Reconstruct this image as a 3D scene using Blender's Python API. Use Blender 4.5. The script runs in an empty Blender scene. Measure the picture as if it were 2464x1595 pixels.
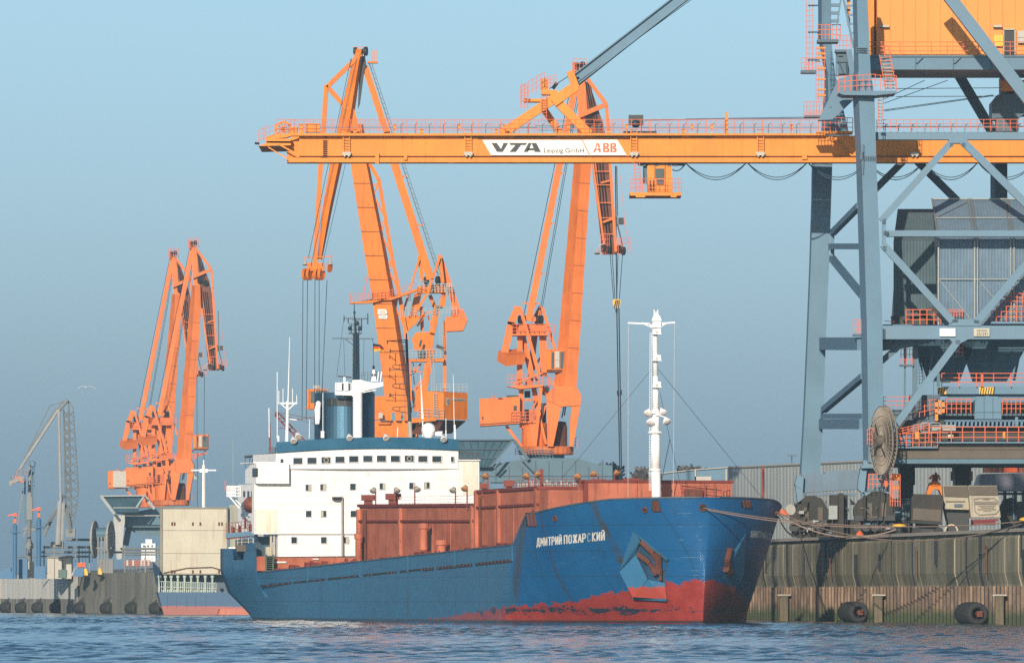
import bpy, math, random
import numpy as np
from mathutils import Vector, Matrix, Quaternion
random.seed(7)
sc = bpy.context.scene
COL = sc.collection
R = math.radians

# ---------------------------------------------------------------- camera, sky, sun, exposure
F, CX, HY, HC = 20000.0, 1232.0, 1430.0, 2.6      # focal length in photo pixels, principal column, horizon row, eye height
cam_d = bpy.data.cameras.new('camera')
cam = bpy.data.objects.new('camera', cam_d); COL.objects.link(cam)
cam.location = (0, 0, HC); cam.rotation_euler = (R(90), 0, 0)
cam_d.sensor_width = 36.0; cam_d.lens = F / 2464 * 36.0
cam_d.shift_y = (HY - 797.5) / 2464
cam_d.clip_start = 1.0; cam_d.clip_end = 30000
sc.camera = cam

SUN_AZ, SUN_EL = 11.0, 17.0                        # degrees left of straight behind the camera, and above the horizon
to_sun = Vector((-math.sin(R(SUN_AZ)) * math.cos(R(SUN_EL)), -math.cos(R(SUN_AZ)) * math.cos(R(SUN_EL)), math.sin(R(SUN_EL))))
sun_d = bpy.data.lights.new('sun', 'SUN'); sun_d.energy = 5.0; sun_d.angle = R(0.5); sun_d.color = (1.0, 0.85, 0.67)
sun = bpy.data.objects.new('sun', sun_d); COL.objects.link(sun)
sun.rotation_euler = (-to_sun).to_track_quat('-Z', 'Y').to_euler(); sun.location = (-60, 200, 150)

world = bpy.data.worlds.new('World'); sc.world = world; world.use_nodes = True
wt = world.node_tree; wt.nodes.clear()
wo = wt.nodes.new('ShaderNodeOutputWorld'); wb = wt.nodes.new('ShaderNodeBackground'); sky = wt.nodes.new('ShaderNodeTexSky')
sky.sky_type = 'NISHITA'; sky.sun_disc = False; sky.sun_elevation = R(SUN_EL); sky.sun_rotation = R(180 + SUN_AZ)
sky.air_density = 1.3; sky.dust_density = 1.5; sky.ozone_density = 3.0
wm = wt.nodes.new('ShaderNodeMix'); wm.data_type = 'RGBA'; wm.blend_type = 'MULTIPLY'; wm.inputs[0].default_value = 1.0
wtc = wt.nodes.new('ShaderNodeTexCoord'); wsep = wt.nodes.new('ShaderNodeSeparateXYZ'); wmr = wt.nodes.new('ShaderNodeMapRange'); wtint = wt.nodes.new('ShaderNodeMix'); wtint.data_type = 'RGBA'
wt.links.new(wtc.outputs['Generated'], wsep.inputs[0]); wt.links.new(wsep.outputs['Z'], wmr.inputs[0]); wmr.interpolation_type = 'SMOOTHSTEP'
wmr.inputs[1].default_value = 0.07; wmr.inputs[2].default_value = 0.22; wt.links.new(wmr.outputs[0], wtint.inputs[0])
wlow = wt.nodes.new('ShaderNodeMix'); wlow.data_type = 'RGBA'; wmr2 = wt.nodes.new('ShaderNodeMapRange'); wmr2.inputs[2].default_value = 0.072; wt.links.new(wsep.outputs['Z'], wmr2.inputs[0]); wt.links.new(wmr2.outputs[0], wlow.inputs[0])
wlow.inputs[6].default_value = (0.72, 1.18, 2.50, 1); wlow.inputs[7].default_value = (0.83, 1.115, 1.73, 1); wt.links.new(wlow.outputs[2], wtint.inputs[6])
wtint.inputs[7].default_value = (0.36, 0.49, 0.62, 1)      # cold band above the horizon, calmer overhead
wt.links.new(sky.outputs[0], wm.inputs[6]); wt.links.new(wtint.outputs[2], wm.inputs[7])
wt.links.new(wm.outputs[2], wb.inputs[0]); wb.inputs[1].default_value = 0.12
wt.links.new(wb.outputs[0], wo.inputs[0])
sc.view_settings.view_transform = 'Standard'; sc.view_settings.look = 'None'
sc.view_settings.exposure = 0.0; sc.view_settings.gamma = 1.0; sc.view_settings.use_curve_mapping = False
sc.cycles.use_denoising = False
sc.cycles.max_bounces = 6; sc.cycles.volume_bounces = 0; sc.cycles.diffuse_bounces = 2; sc.cycles.glossy_bounces = 3
sc.cycles.transparent_max_bounces = 8

# ---------------------------------------------------------------- helpers
def V(px, py, Y): return Vector(((px - CX) * Y / F, Y, HC + (HY - py) * Y / F))

class MB:
    """collects faces; build() links them as one mesh object"""
    def __init__(s, Y=800.0): s.v = []; s.f = []; s.Y = Y; s.g = []; s.gid = 0; s.depth = 0
    def begin(s): s.gid += 1; s.depth += 1
    def end(s): s.depth -= 1
    def add(s, vs, fs):
        n = len(s.v); s.v += [Vector(p) for p in vs]; s.f += [tuple(i + n for i in f) for f in fs]; s.g += [s.gid] * len(fs)
    def quad(s, *p): s.add(p, [tuple(range(len(p)))])
    def hexa(s, a, b):
        n = len(a)
        s.add(list(a) + list(b), [tuple(range(n))[::-1], tuple(range(n, 2 * n))] + [(i, (i + 1) % n, n + (i + 1) % n, n + i) for i in range(n)])
    def cbox(s, c, sz, M=None):
        c = Vector(c); x, y, z = [k / 2 for k in sz]
        a = [Vector(p) for p in ((-x, -y, -z), (x, -y, -z), (x, y, -z), (-x, y, -z))]; b = [p + Vector((0, 0, 2 * z)) for p in a]
        if M: a = [M @ p for p in a]; b = [M @ p for p in b]
        s.hexa([p + c for p in a], [p + c for p in b])
    def beam(s, a, b, w, d, w2=None, d2=None):
        a = Vector(a); b = Vector(b); t = (b - a).normalized(); ref = Vector((0, 1, 0))
        if abs(t.dot(ref)) > 0.9: ref = Vector((0, 0, 1))
        sd = t.cross(ref).normalized(); up = sd.cross(t).normalized()
        w2 = w if w2 is None else w2; d2 = d if d2 is None else d2
        ring = lambda p, w, d: [p + sd * w / 2 * i + up * d / 2 * j for i, j in ((-1, -1), (1, -1), (1, 1), (-1, 1))]
        s.hexa(ring(a, w, d), ring(b, w2, d2))
    def tube(s, a, b, r, r2=None, n=8):
        a = Vector(a); b = Vector(b); t = (b - a)
        if t.length < 1e-6: return
        t.normalize(); ref = Vector((0, 0, 1)) if abs(t.z) < 0.9 else Vector((1, 0, 0))
        sd = t.cross(ref).normalized(); up = sd.cross(t).normalized(); r2 = r if r2 is None else r2
        ring = lambda p, r: [p + (sd * math.cos(2 * math.pi * k / n) + up * math.sin(2 * math.pi * k / n)) * r for k in range(n)]
        s.hexa(ring(a, r), ring(b, r2))
    def line(s, pts, r, n=5):
        for a, b in zip(pts, pts[1:]): s.tube(a, b, r, n=n)
    def sphere(s, c, r, n=12, m=8, sx=1, sy=1, sz=1):
        c = Vector(c); vs = []; fs = []
        for j in range(m + 1):
            th = math.pi * j / m
            for i in range(n):
                ph = 2 * math.pi * i / n
                vs.append(c + Vector((math.sin(th) * math.cos(ph) * r * sx, math.sin(th) * math.sin(ph) * r * sy, math.cos(th) * r * sz)))
        for j in range(m):
            for i in range(n): fs.append((j * n + i, (j + 1) * n + i, (j + 1) * n + (i + 1) % n, j * n + (i + 1) % n))
        s.add(vs, fs)
    def lathe(s, c, ax, prof, n=20, closed=False):
        c = Vector(c); ax = Vector(ax).normalized(); ref = Vector((0, 0, 1)) if abs(ax.z) < 0.9 else Vector((1, 0, 0))
        sd = ax.cross(ref).normalized(); up = sd.cross(ax).normalized(); vs = []; fs = []
        for (r, h) in prof:
            for k in range(n):
                a = 2 * math.pi * k / n; vs.append(c + ax * h + (sd * math.cos(a) + up * math.sin(a)) * r)
        m = len(prof)
        for j in range(m if closed else m - 1):
            j2 = (j + 1) % m
            for k in range(n): fs.append((j * n + k, j * n + (k + 1) % n, j2 * n + (k + 1) % n, j2 * n + k))
        s.add(vs, fs)
    # --- the same in photo-pixel units on the plane at depth Y (all real metres once built)
    def bar(s, x1, y1, x2, y2, w, d=None, Y=None, Y2=None, w2=None, dy=0.0):
        Y = (s.Y if Y is None else Y) + dy; Y2 = Y if Y2 is None else Y2; k = Y / F
        s.beam(V(x1, y1, Y), V(x2, y2, Y2), w * k, (w if d is None else d) * k, None if w2 is None else w2 * k)
    def rod(s, x1, y1, x2, y2, r, Y=None, Y2=None, dy=0.0, n=6, r2=None):
        Y = (s.Y if Y is None else Y) + dy; Y2 = Y if Y2 is None else Y2
        s.tube(V(x1, y1, Y), V(x2, y2, Y2), r * Y / F, None if r2 is None else r2 * Y / F, n)
    def poly(s, pts, depth, Y=None, dy=0.0):
        Y = (s.Y if Y is None else Y) + dy; a = [V(x, y, Y) for x, y in pts]
        s.hexa(a, [p + Vector((0, depth, 0)) for p in a])
    def rect(s, x1, y1, x2, y2, depth, Y=None, dy=0.0): s.poly([(x1, y2), (x2, y2), (x2, y1), (x1, y1)], depth, Y, dy)
    def rails(s, x1, y1, x2, y2, h, sp=14, Y=None, Y2=None, r=1.25, nr=3, dy=0.0):
        """y = foot of the rail; h, sp in photo pixels"""
        Y = (s.Y if Y is None else Y) + dy; Y2 = Y if Y2 is None else Y2
        n = max(1, round(abs(x2 - x1) / sp)) if abs(x2 - x1) > 2 else 1
        for i in range(n + 1):
            t = i / n; x = x1 + (x2 - x1) * t; y = y1 + (y2 - y1) * t; yy = Y + (Y2 - Y) * t
            s.bar(x, y, x, y - h, r * 1.1, Y=yy)
        for j in range(nr):
            q = h * (j + 1) / nr; s.bar(x1, y1 - q, x2, y2 - q, r, Y=Y, Y2=Y2)
    def ladder(s, x1, y1, x2, y2, w, n, Y=None, r=1.2, dy=0.0, tilt=0):
        Y = (s.Y if Y is None else Y) + dy
        for o in (-w / 2, w / 2): s.bar(x1 + o, y1, x2 + o, y2, r, Y=Y)
        for i in range(n):
            t = (i + 0.5) / n; x = x1 + (x2 - x1) * t; y = y1 + (y2 - y1) * t
            s.bar(x - w / 2, y, x + w / 2, y + tilt, r * 0.9, Y=Y)
    def build(s, name, mat, parent=None, label=None, smooth=False, kind=None):
        if name in EACH and parent is not None and len(set(s.g)) > 1:      # one object per piece
            out = []
            for gi in sorted(set(s.g)):
                t = MB(s.Y); fs = [f for f, q in zip(s.f, s.g) if q == gi]; mp = {}
                for f in fs:
                    for i in f: mp.setdefault(i, len(mp))
                t.v = [s.v[i] for i in mp]; t.f = [tuple(mp[i] for i in f) for f in fs]; t.g = [0] * len(fs); out.append(t.build(name, mat, parent, label, smooth, kind))
            return out[0]
        me = bpy.data.meshes.new(name)
        if parent is not None:
            root = parent
            while root.parent: root = root.parent
            Mi = root.matrix_basis.inverted(); vs = [Mi @ p for p in s.v]
            o = bpy.data.objects.new(name, me); o.parent = parent
        else:
            mn = Vector((sum(p.x for p in s.v) / len(s.v), sum(p.y for p in s.v) / len(s.v), min(p.z for p in s.v)))
            vs = [p - mn for p in s.v]; o = bpy.data.objects.new(name, me); o.location = mn
        me.from_pydata([tuple(p) for p in vs], [], s.f); me.materials.append(mat)
        bm_fix(me)
        if smooth: me.polygons.foreach_set('use_smooth', [True] * len(me.polygons))
        COL.objects.link(o)
        if label: o['label'] = label
        if kind: o['kind'] = kind
        return o

EACH = set('''junction_box girder_bracket girder_ladder cross_tie small_platform yellow_ring drain_groove wall_ladder mast_light mast_floodlight lamp_arm whip_aerial tip_lamp tip_sheave head_sheave
tower_sheave portal_leg side_brace diagonal_brace portal_beam gusset_plate railing guard_rail service_cage hazard_plate orange_box orange_panel support_post festoon_cable hoist_rope stay_rope leg_board
strip_lamp bogie_panel wheel vent_louvre fairlead_roller cab_bracket jib_rope panel_joint facing_panel halyard stay_wire deck_locker recess_post bulkhead_sign winch_gear deck_gear bogie_link stay_wire
freeing_port_slot bulwark_cap motor_box balance_beam end_cap corner_post leg white_band red_pipe fire_monitor plate_seam anchor_pocket stem_weld pipe hatch_pipe frame_bar window side_rail switch_box stiffener arm_frame radar_base end_railing weld_seam pocket_rim crosstree ladder_frame tower_platform head_platform ramp_lug'''.split())
def _grouped(fn):
    def w(s, *a, **k):
        if s.depth == 0: s.gid += 1
        s.depth += 1
        try: return fn(s, *a, **k)
        finally: s.depth -= 1
    return w
for _n in 'quad hexa cbox beam tube line sphere lathe bar rod poly rect rails ladder'.split(): setattr(MB, _n, _grouped(getattr(MB, _n)))

import bmesh
def bm_fix(me):
    b = bmesh.new(); b.from_mesh(me); bmesh.ops.recalc_face_normals(b, faces=b.faces); b.to_mesh(me); b.free()

def thing(name, label, cat, loc, rz=0.0, group=None):
    o = bpy.data.objects.new(name, None); o.empty_display_size = 0.5; COL.objects.link(o)
    M = Matrix.Translation(Vector(loc)) @ Matrix.Rotation(rz, 4, 'Z'); o.matrix_basis = M
    o['label'] = label; o['category'] = cat
    if group: o['group'] = group
    return o
def tag(o, label, cat, group=None):
    o['label'] = label; o['category'] = cat
    if group: o['group'] = group
    return o
def copy_tree(o, parent=None):
    c = o.copy(); COL.objects.link(c)
    if parent is not None: c.parent = parent
    for ch in [x for x in bpy.data.objects if x.parent == o]: copy_tree(ch, c)
    return c

# ---------------------------------------------------------------- materials
class G:
    def __init__(s, name):
        s.m = bpy.data.materials.new(name); s.m.use_nodes = True; s.t = s.m.node_tree; s.b = s.t.nodes['Principled BSDF']
        s.co = s.t.nodes.new('ShaderNodeTexCoord').outputs['Object']
    def n(s, kind): return s.t.nodes.new(kind)
    def put(s, sock, v):
        if hasattr(v, 'is_output'): s.t.links.new(v, sock)
        else: sock.default_value = v
    def math(s, op, a, b=0.0, clamp=False):
        x = s.n('ShaderNodeMath'); x.operation = op; x.use_clamp = clamp; s.put(x.inputs[0], a); s.put(x.inputs[1], b); return x.outputs[0]
    def scale(s, sx, sy, sz, vec=None):
        x = s.n('ShaderNodeMapping'); s.put(x.inputs[0], vec or s.co); x.inputs['Scale'].default_value = (sx, sy, sz); return x.outputs[0]
    def noise(s, sc_, det=4.0, rough=0.6, vec=None):
        x = s.n('ShaderNodeTexNoise'); s.put(x.inputs['Vector'], vec or s.co); x.inputs['Scale'].default_value = sc_
        x.inputs['Detail'].default_value = det; x.inputs['Roughness'].default_value = rough; return x.outputs[0]
    def step(s, v, lo, hi, a=0.0, b=1.0):
        x = s.n('ShaderNodeMapRange'); x.interpolation_type = 'LINEAR'; s.put(x.inputs[0], v)
        for i, q in enumerate((lo, hi, a, b)): x.inputs[1 + i].default_value = q
        return x.outputs[0]
    def mix(s, f, a, b, mode='MIX'):
        x = s.n('ShaderNodeMix'); x.data_type = 'RGBA'; x.blend_type = mode
        s.put(x.inputs[0], f)
        for i, q in ((6, a), (7, b)): s.put(x.inputs[i], (*q, 1.0) if isinstance(q, tuple) and len(q) == 3 else q)
        return x.outputs[2]
    def sep(s, v=None):
        x = s.n('ShaderNodeSeparateXYZ'); s.put(x.inputs[0], v or s.co); return x.outputs
    def bump(s, h, st=0.3, dist=0.1):
        x = s.n('ShaderNodeBump'); x.inputs['Strength'].default_value = st; x.inputs['Distance'].default_value = dist
        s.put(x.inputs['Height'], h); s.put(s.b.inputs['Normal'], x.outputs[0])
    def done(s, col, rough=0.5, metal=0.0, spec=0.4):
        s.put(s.b.inputs['Base Color'], (*col, 1.0) if isinstance(col, tuple) else col); s.put(s.b.inputs['Roughness'], rough)
        s.b.inputs['Metallic'].default_value = metal; s.b.inputs['Specular IOR Level'].default_value = spec
        return s.m

def paint(name, col, rough=0.5, var=0.16, dirt=0.35, dirtcol=(0.10, 0.055, 0.03), rust=0.0, metal=0.0, scale=0.35):
    """weathered paint: faded patches, vertical run-off streaks, rust blooms"""
    g = G(name)
    n1 = g.noise(scale, 5.0); c = g.mix(g.step(n1, 0.3, 0.7), tuple(k * (1 - var) for k in col), tuple(min(1, k * (1 + var * 0.7) + 0.01) for k in col))
    st = g.noise(1.0, 4.0, 0.65, g.scale(2.2, 2.2, 0.16)); c = g.mix(g.step(st, 0.52, 0.74, 0, dirt), c, dirtcol)
    sp = g.noise(1.7, 6.0, 0.7); c = g.mix(g.step(sp, 0.68 - 0.14 * rust, 0.74 - 0.12 * rust, 0, min(1.0, 0.3 + rust)), c, (0.17, 0.06, 0.025)) if rust > 0 else c
    return g.done(c, g.step(n1, 0.2, 0.8, rough - 0.08, rough + 0.12), metal, 0.22 if col[0] > 3 * col[2] else 0.4)

def plain(name, col, rough=0.6, metal=0.0):
    g = G(name); n1 = g.noise(2.0, 3.0)
    return g.done(g.mix(n1, tuple(k * 0.75 for k in col), tuple(min(1, k * 1.2) for k in col)), rough, metal)

M = {}
M['orange'] = paint('orange crane paint', (0.70, 0.178, 0.004), 0.5, 0.16, 0.55, (0.30, 0.07, 0.02), 0.12)
M['gorange'] = paint('gantry orange paint', (0.75, 0.258, 0.034), 0.55, 0.12, 0.42, (0.35, 0.10, 0.03), 0.06)
M['house'] = paint('pale orange cladding', (0.78, 0.29, 0.062), 0.5, 0.06, 0.12, (0.4, 0.14, 0.04))
M['rail'] = paint('orange railing paint', (0.62, 0.125, 0.045), 0.5, 0.1, 0.2)
M['salmon'] = paint('faded salmon crane paint', (0.70, 0.178, 0.035), 0.55, 0.15, 0.5, (0.30, 0.09, 0.05), 0.12)
M['grey'] = paint('blue grey steel paint', (0.085, 0.185, 0.285), 0.5, 0.16, 0.45, (0.10, 0.13, 0.15), 0.05, scale=0.25)
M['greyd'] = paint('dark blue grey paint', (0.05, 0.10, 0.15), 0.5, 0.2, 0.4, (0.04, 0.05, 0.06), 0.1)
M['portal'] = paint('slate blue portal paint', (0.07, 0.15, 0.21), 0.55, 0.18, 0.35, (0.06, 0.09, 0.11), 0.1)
M['dark'] = plain('dark greasy steel and shade', (0.022, 0.025, 0.03), 0.55)  # also fills openings and the gap under the platform as painted shade
M['rope'] = plain('wire rope', (0.02, 0.03, 0.04), 0.6)
M['hawser'] = plain('worn mooring rope', (0.30, 0.21, 0.17), 0.9)
M['white'] = paint('white ship paint', (0.87, 0.885, 0.91), 0.45, 0.05, 0.22, (0.50, 0.38, 0.20), 0.06)
M['sign'] = plain('white sign', (0.80, 0.80, 0.77), 0.5)
M['ink'] = plain('sign black', (0.02, 0.03, 0.04), 0.5)
M['signred'] = plain('sign red', (0.78, 0.10, 0.03), 0.5)
M['yellow'] = plain('safety yellow', (0.80, 0.45, 0.03), 0.5)
M['sblue'] = paint('ship blue paint', (0.025, 0.13, 0.24), 0.35, 0.15, 0.2, (0.03, 0.06, 0.09))
M['red'] = paint('red oxide deck paint', (0.47, 0.145, 0.085), 0.6, 0.34, 0.65, (0.11, 0.04, 0.03), 0.42, scale=0.22)
M['redd'] = paint('dark red deck gear paint', (0.20, 0.04, 0.03), 0.6, 0.25, 0.4, (0.06, 0.02, 0.02), 0.2)
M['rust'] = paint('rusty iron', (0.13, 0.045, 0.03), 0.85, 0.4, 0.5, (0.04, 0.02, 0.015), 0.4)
M['lamp'] = plain('lamp housing', (0.42, 0.40, 0.36), 0.4)
M['alu'] = plain('galvanised steel', (0.22, 0.25, 0.26), 0.45, 0.2)
M['cream'] = paint('cream ramp paint', (0.50, 0.475, 0.385), 0.6, 0.10, 0.5, (0.30, 0.16, 0.07), 0.10)
M['bluecol'] = paint('bright blue paint', (0.04, 0.15, 0.30), 0.5, 0.1, 0.2)
M['reel'] = paint('beige reel paint', (0.26, 0.225, 0.185), 0.6, 0.15, 0.3)
M['brown'] = paint('dusty brown steel and shade', (0.105, 0.088, 0.07), 0.7, 0.25, 0.4)  # also carries the shade painted on the lettered truck's upper board
M['truck'] = paint('dusty white truck body', (0.38, 0.345, 0.27), 0.6, 0.2, 0.5, (0.12, 0.10, 0.08), 0.1)
M['bogie'] = paint('dusty dark bogie steel', (0.032, 0.031, 0.028), 0.8, 0.3, 0.4)
M['tyre'] = plain('black rubber', (0.03, 0.032, 0.034), 0.8)
gl = G('dark glass'); M['glass'] = gl.done(gl.mix(gl.noise(0.4, 2.0), (0.015, 0.025, 0.032), (0.06, 0.085, 0.10)), 0.08, 0.0, 0.6)
# ---------------------------------------------------------------- water
def build_water():
    rows = np.concatenate([np.array([-400., 60., 200., 270.]), np.arange(290, 640, 0.42), np.arange(640, 950, 0.75), np.arange(950, 1260, 2.0), np.array([1300., 1500., 2200., 3500., 6000.])])
    cols = np.concatenate([np.array([-1500., -700., -250., -130.]), np.arange(-84, 62, 0.36), np.array([90., 160., 400., 1500.])])
    X, Y = np.meshgrid(cols, rows); Z = np.zeros_like(X)
    rng = np.random.default_rng(3)
    for i in range(70):
        lam = 0.75 * (7.5 ** (i / 69.0)); k = 2 * math.pi / lam
        th = R(250) + rng.normal(0, 0.62); amp = 0.0056 * lam ** 0.85 * rng.uniform(0.5, 1.3) / (1 + (lam / 7.0) ** 2)
        ph = rng.uniform(0, 6.283); q = k * (X * math.cos(th) + Y * math.sin(th)) + ph
        Z += amp * (np.sin(q) + 0.22 * np.sin(2 * q))
    g = 0.8 + 0.32 * np.sin(X * 0.02 + Y * 0.006 + 2.0) * np.sin(Y * 0.03 + X * 0.011) + 0.3 * np.sin(X * 0.055 + 1.0 + 0.6 * np.sin(Y * 0.021)) * np.sin(Y * 0.013 + 0.4)
    fade = np.clip((1300 - Y) / 300, 0, 1) * np.clip((Y - 240) / 60, 0, 1) * np.clip((130 - np.abs(X)) / 40, 0, 1)
    Z *= fade * g
    nr, nc = X.shape
    me = bpy.data.meshes.new('water'); me.vertices.add(nr * nc)
    me.vertices.foreach_set('co', np.stack([X, Y, Z], -1).astype(np.float32).ravel())
    i = np.arange((nr - 1) * (nc - 1)); r = i // (nc - 1); c = i % (nc - 1); a = r * nc + c
    lv = np.stack([a, a + 1, a + nc + 1, a + nc], -1).astype(np.int32).ravel()
    me.loops.add(lv.size); me.loops.foreach_set('vertex_index', lv)
    me.polygons.add(i.size); me.polygons.foreach_set('loop_start', (i * 4).astype(np.int32))
    me.polygons.foreach_set('use_smooth', np.ones(i.size, dtype=bool)); me.update(calc_edges=True)
    g = G('river water')
    nz = g.noise(1.0, 3.0, 0.6, g.scale(2.6, 2.6, 2.6)); g.bump(nz, 0.16, 0.05)
    col = g.mix(g.noise(0.02, 2.0), (0.012, 0.045, 0.065), (0.020, 0.055, 0.075))
    m = g.done(col, 0.12, 0.0, 0.5); g.b.inputs['IOR'].default_value = 1.33
    me.materials.append(m); o = bpy.data.objects.new('water', me); o['kind'] = 'structure'; COL.objects.link(o)
build_water()

# ---------------------------------------------------------------- land behind the quay line, and the quay wall
def QX(Y): return 127.1 - 0.12 * Y
QZ = 8.1
b = MB(); a0 = [(QX(540) + .3, 540, -4), (1450, 540, -4), (1450, 4000, -4), (QX(4000) + .3, 4000, -4)]
b.hexa([Vector(p) for p in a0], [Vector((p[0], p[1], QZ - 0.15)) for p in a0])
g = G('quay apron concrete'); n1 = g.noise(0.15, 6)
b.build('ground', g.done(g.mix(n1, (0.13, 0.12, 0.11), (0.24, 0.225, 0.20)), 0.85), kind='structure')

def build_quay():
    root = thing('quay_wall', 'tall stained concrete quay wall above brown sheet piling, right of the blue bow', 'quay wall', (QX(780), 780, 0))
    g = G('stained quay concrete'); s = g.noise(1.0, 6, 0.75, g.scale(0.7, 0.4, 0.035)); s2 = g.noise(1.0, 5, 0.7, g.scale(1.6, 1.3, 0.05)); n1 = g.noise(0.25, 4)
    c = g.mix(g.step(s, 0.36, 0.62), (0.12, 0.112, 0.075), (0.38, 0.345, 0.245)); c = g.mix(g.step(s2, 0.60, 0.74, 0, 0.6), c, (0.60, 0.54, 0.43))
    c = g.mix(g.step(n1, 0.5, 0.75, 0, 0.6), c, (0.10, 0.12, 0.06)); c = g.mix(g.step(s2, 0.42, 0.30, 0, 0.75), c, (0.025, 0.027, 0.022)); s3 = g.noise(1.0, 4, 0.6, g.scale(0.3, 0.2, 0.03)); c = g.mix(g.step(s3, 0.50, 0.66, 0, 0.6), c, (0.07, 0.07, 0.055)); c = g.mix(g.step(s3, 0.44, 0.34, 0, 0.5), c, (0.42, 0.37, 0.27)); wallm = g.done(c, 0.9)
    b = MB(); prof = [(0.25, QZ - 0.2), (0.0, 7.4), (0.0, 4.5), (0.25, 3.5), (0.25, 3.3), (0.7, 3.3)]
    ys = list(np.arange(560, 1700, 6.2)); n = len(prof)
    for y0, y1 in zip(ys, ys[1:]):
        y1 -= 0.12; o = random.uniform(-0.05, 0.05)
        b.hexa([Vector((QX(y0) + p + o, y0, z)) for p, z in prof] + [Vector((QX(y0) + 0.9, y0, 3.3)), Vector((QX(y0) + 0.9, y0, QZ - .2))],
               [Vector((QX(y1) + p + o, y1, z)) for p, z in prof] + [Vector((QX(y1) + 0.9, y1, 3.3)), Vector((QX(y1) + 0.9, y1, QZ - .2))])
    b.build('concrete_face', wallm, root)
    b = MB()
    for k in range(34):
        y = 640 + k * 11 + random.uniform(-6, 6); w = random.choice((0.08, 0.1, 0.14, 0.26))
        zt_ = random.choice((7.7, 7.6, 6.4)); b.line([Vector((QX(y) - 0.05, y, zt_)), Vector((QX(y) - 0.05, y, 4.6)), Vector((QX(y) + 0.2, y, 3.4))] if k % 3 else [Vector((QX(y) - 0.03, y, zt_)), Vector((QX(y) - 0.03, y, random.uniform(4.7, 6)))], w, 5)
    b.build('drain_groove', M['dark'], root)
    b = MB(); b.hexa([Vector((QX(560) - .18, 560, QZ - .19)), Vector((QX(560) + .7, 560, QZ - .19)), Vector((QX(560) + .7, 560, QZ + .1)), Vector((QX(560) - .18, 560, QZ + .1))],
                     [Vector((QX(1700) - .18, 1700, QZ - .19)), Vector((QX(1700) + .7, 1700, QZ - .19)), Vector((QX(1700) + .7, 1700, QZ + .1)), Vector((QX(1700) - .18, 1700, QZ + .1))])
    b.build('coping', plain('coping concrete', (0.42, 0.37, 0.32), 0.8), root)
    g = G('sheet piling'); s = g.noise(1.0, 5, 0.7, g.scale(0.8, 0.8, 0.2)); z = g.sep()[2]; n1 = g.noise(0.7, 5)
    c = g.mix(g.step(s, 0.35, 0.65), (0.085, 0.055, 0.04), (0.34, 0.24, 0.165)); c = g.mix(g.step(g.noise(0.22, 5, .7), 0.42, 0.66, 0, 0.65), c, (0.075, 0.055, 0.048)); zz = g.math('ADD', z, g.math('MULTIPLY', n1, -1.6))
    c = g.mix(g.step(zz, 0.9, -0.1), c, (0.05, 0.065, 0.03)); pm = g.done(c, 0.85)
    b = MB(); pts = []
    for y in np.arange(600, 1100, 1.9):
        for dy, off in ((0, -0.1), (0.6, -0.1), (0.95, 0.45), (1.55, 0.45)): pts.append((y + dy, off))
    for (y0, o0), (y1, o1) in zip(pts, pts[1:]):
        b.quad(Vector((QX(y0) + o0, y0, -2)), Vector((QX(y1) + o1, y1, -2)), Vector((QX(y1) + o1, y1, 3.35)), Vector((QX(y0) + o0, y0, 3.35)))
    b.build('sheet_piling', pm, root)
    b = MB()
    for y in (716, 752, 801):
        b.cbox((QX(y) - 0.35, y, 5.6), (0.1, 0.35, 2.6))
    b.build('wall_ladder', M['rust'], root)
build_quay()

def on_quay_px(px):  # depth where the photo column px meets the quay edge
    return 127.1 / ((px - CX) / F + 0.12)
# cylindrical tyre fenders and their timber posts
fl = ['black tyre fender low on the quay wall, nearer the blue bow of the two', 'black tyre fender low on the quay wall, farther from the blue bow of the two']
for k, px in enumerate((2085, 2372)):
    Y = on_quay_px(px); X = QX(Y) - 1.25; b = MB(); ax = Vector((0.30, -0.95, 0)).normalized()
    c = Vector((X, Y, 0.95)); b.lathe(c - ax * 1.6, ax, [(0.35, 0.1), (0.95, 0.0), (1.02, 0.5), (1.0, 1.0), (1.04, 1.7), (1.02, 2.6), (0.95, 3.2), (0.82, 3.35), (0.52, 3.3), (0.48, 2.2), (0.40, 0.1)], 22)
    t = tag(b.build('tyre_fender', M['tyre'], None, smooth=True), fl[k], 'fender', 'tyre fenders on the quay')
    b = MB(); b.tube(c + ax * 1.2, c + ax * 2.3, 0.14, n=8); b.cbox(c + ax * 2.0, (0.5, 0.5, 0.5)); b.build('axle', M['rust'], t)
pl = ['timber post low on the quay, beside the bow shadow', 'pale topped timber post beside the tyre fender nearer the bow', 'pale topped timber post beside the tyre fender farther from the bow']
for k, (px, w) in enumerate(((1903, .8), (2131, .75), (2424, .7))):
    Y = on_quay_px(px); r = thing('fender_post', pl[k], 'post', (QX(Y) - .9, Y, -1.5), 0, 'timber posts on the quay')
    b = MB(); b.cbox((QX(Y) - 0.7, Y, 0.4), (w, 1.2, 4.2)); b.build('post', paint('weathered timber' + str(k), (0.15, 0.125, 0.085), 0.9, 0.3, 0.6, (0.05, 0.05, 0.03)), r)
    b = MB(); b.cbox((QX(Y) + 0.25, Y + 1.2, 0.5), (1.1, .8, 4.4)); b.build('recess_shade_box', M['rust'], r); b = MB(); b.cbox((QX(Y) - 0.7, Y, 2.56), (w + .5, 1.5, 0.14)); b.build('cap', plain('post cap' + str(k), (0.36, 0.34, 0.29)), r)  # added dark box stands in for the shadowed recess beside the post
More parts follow.
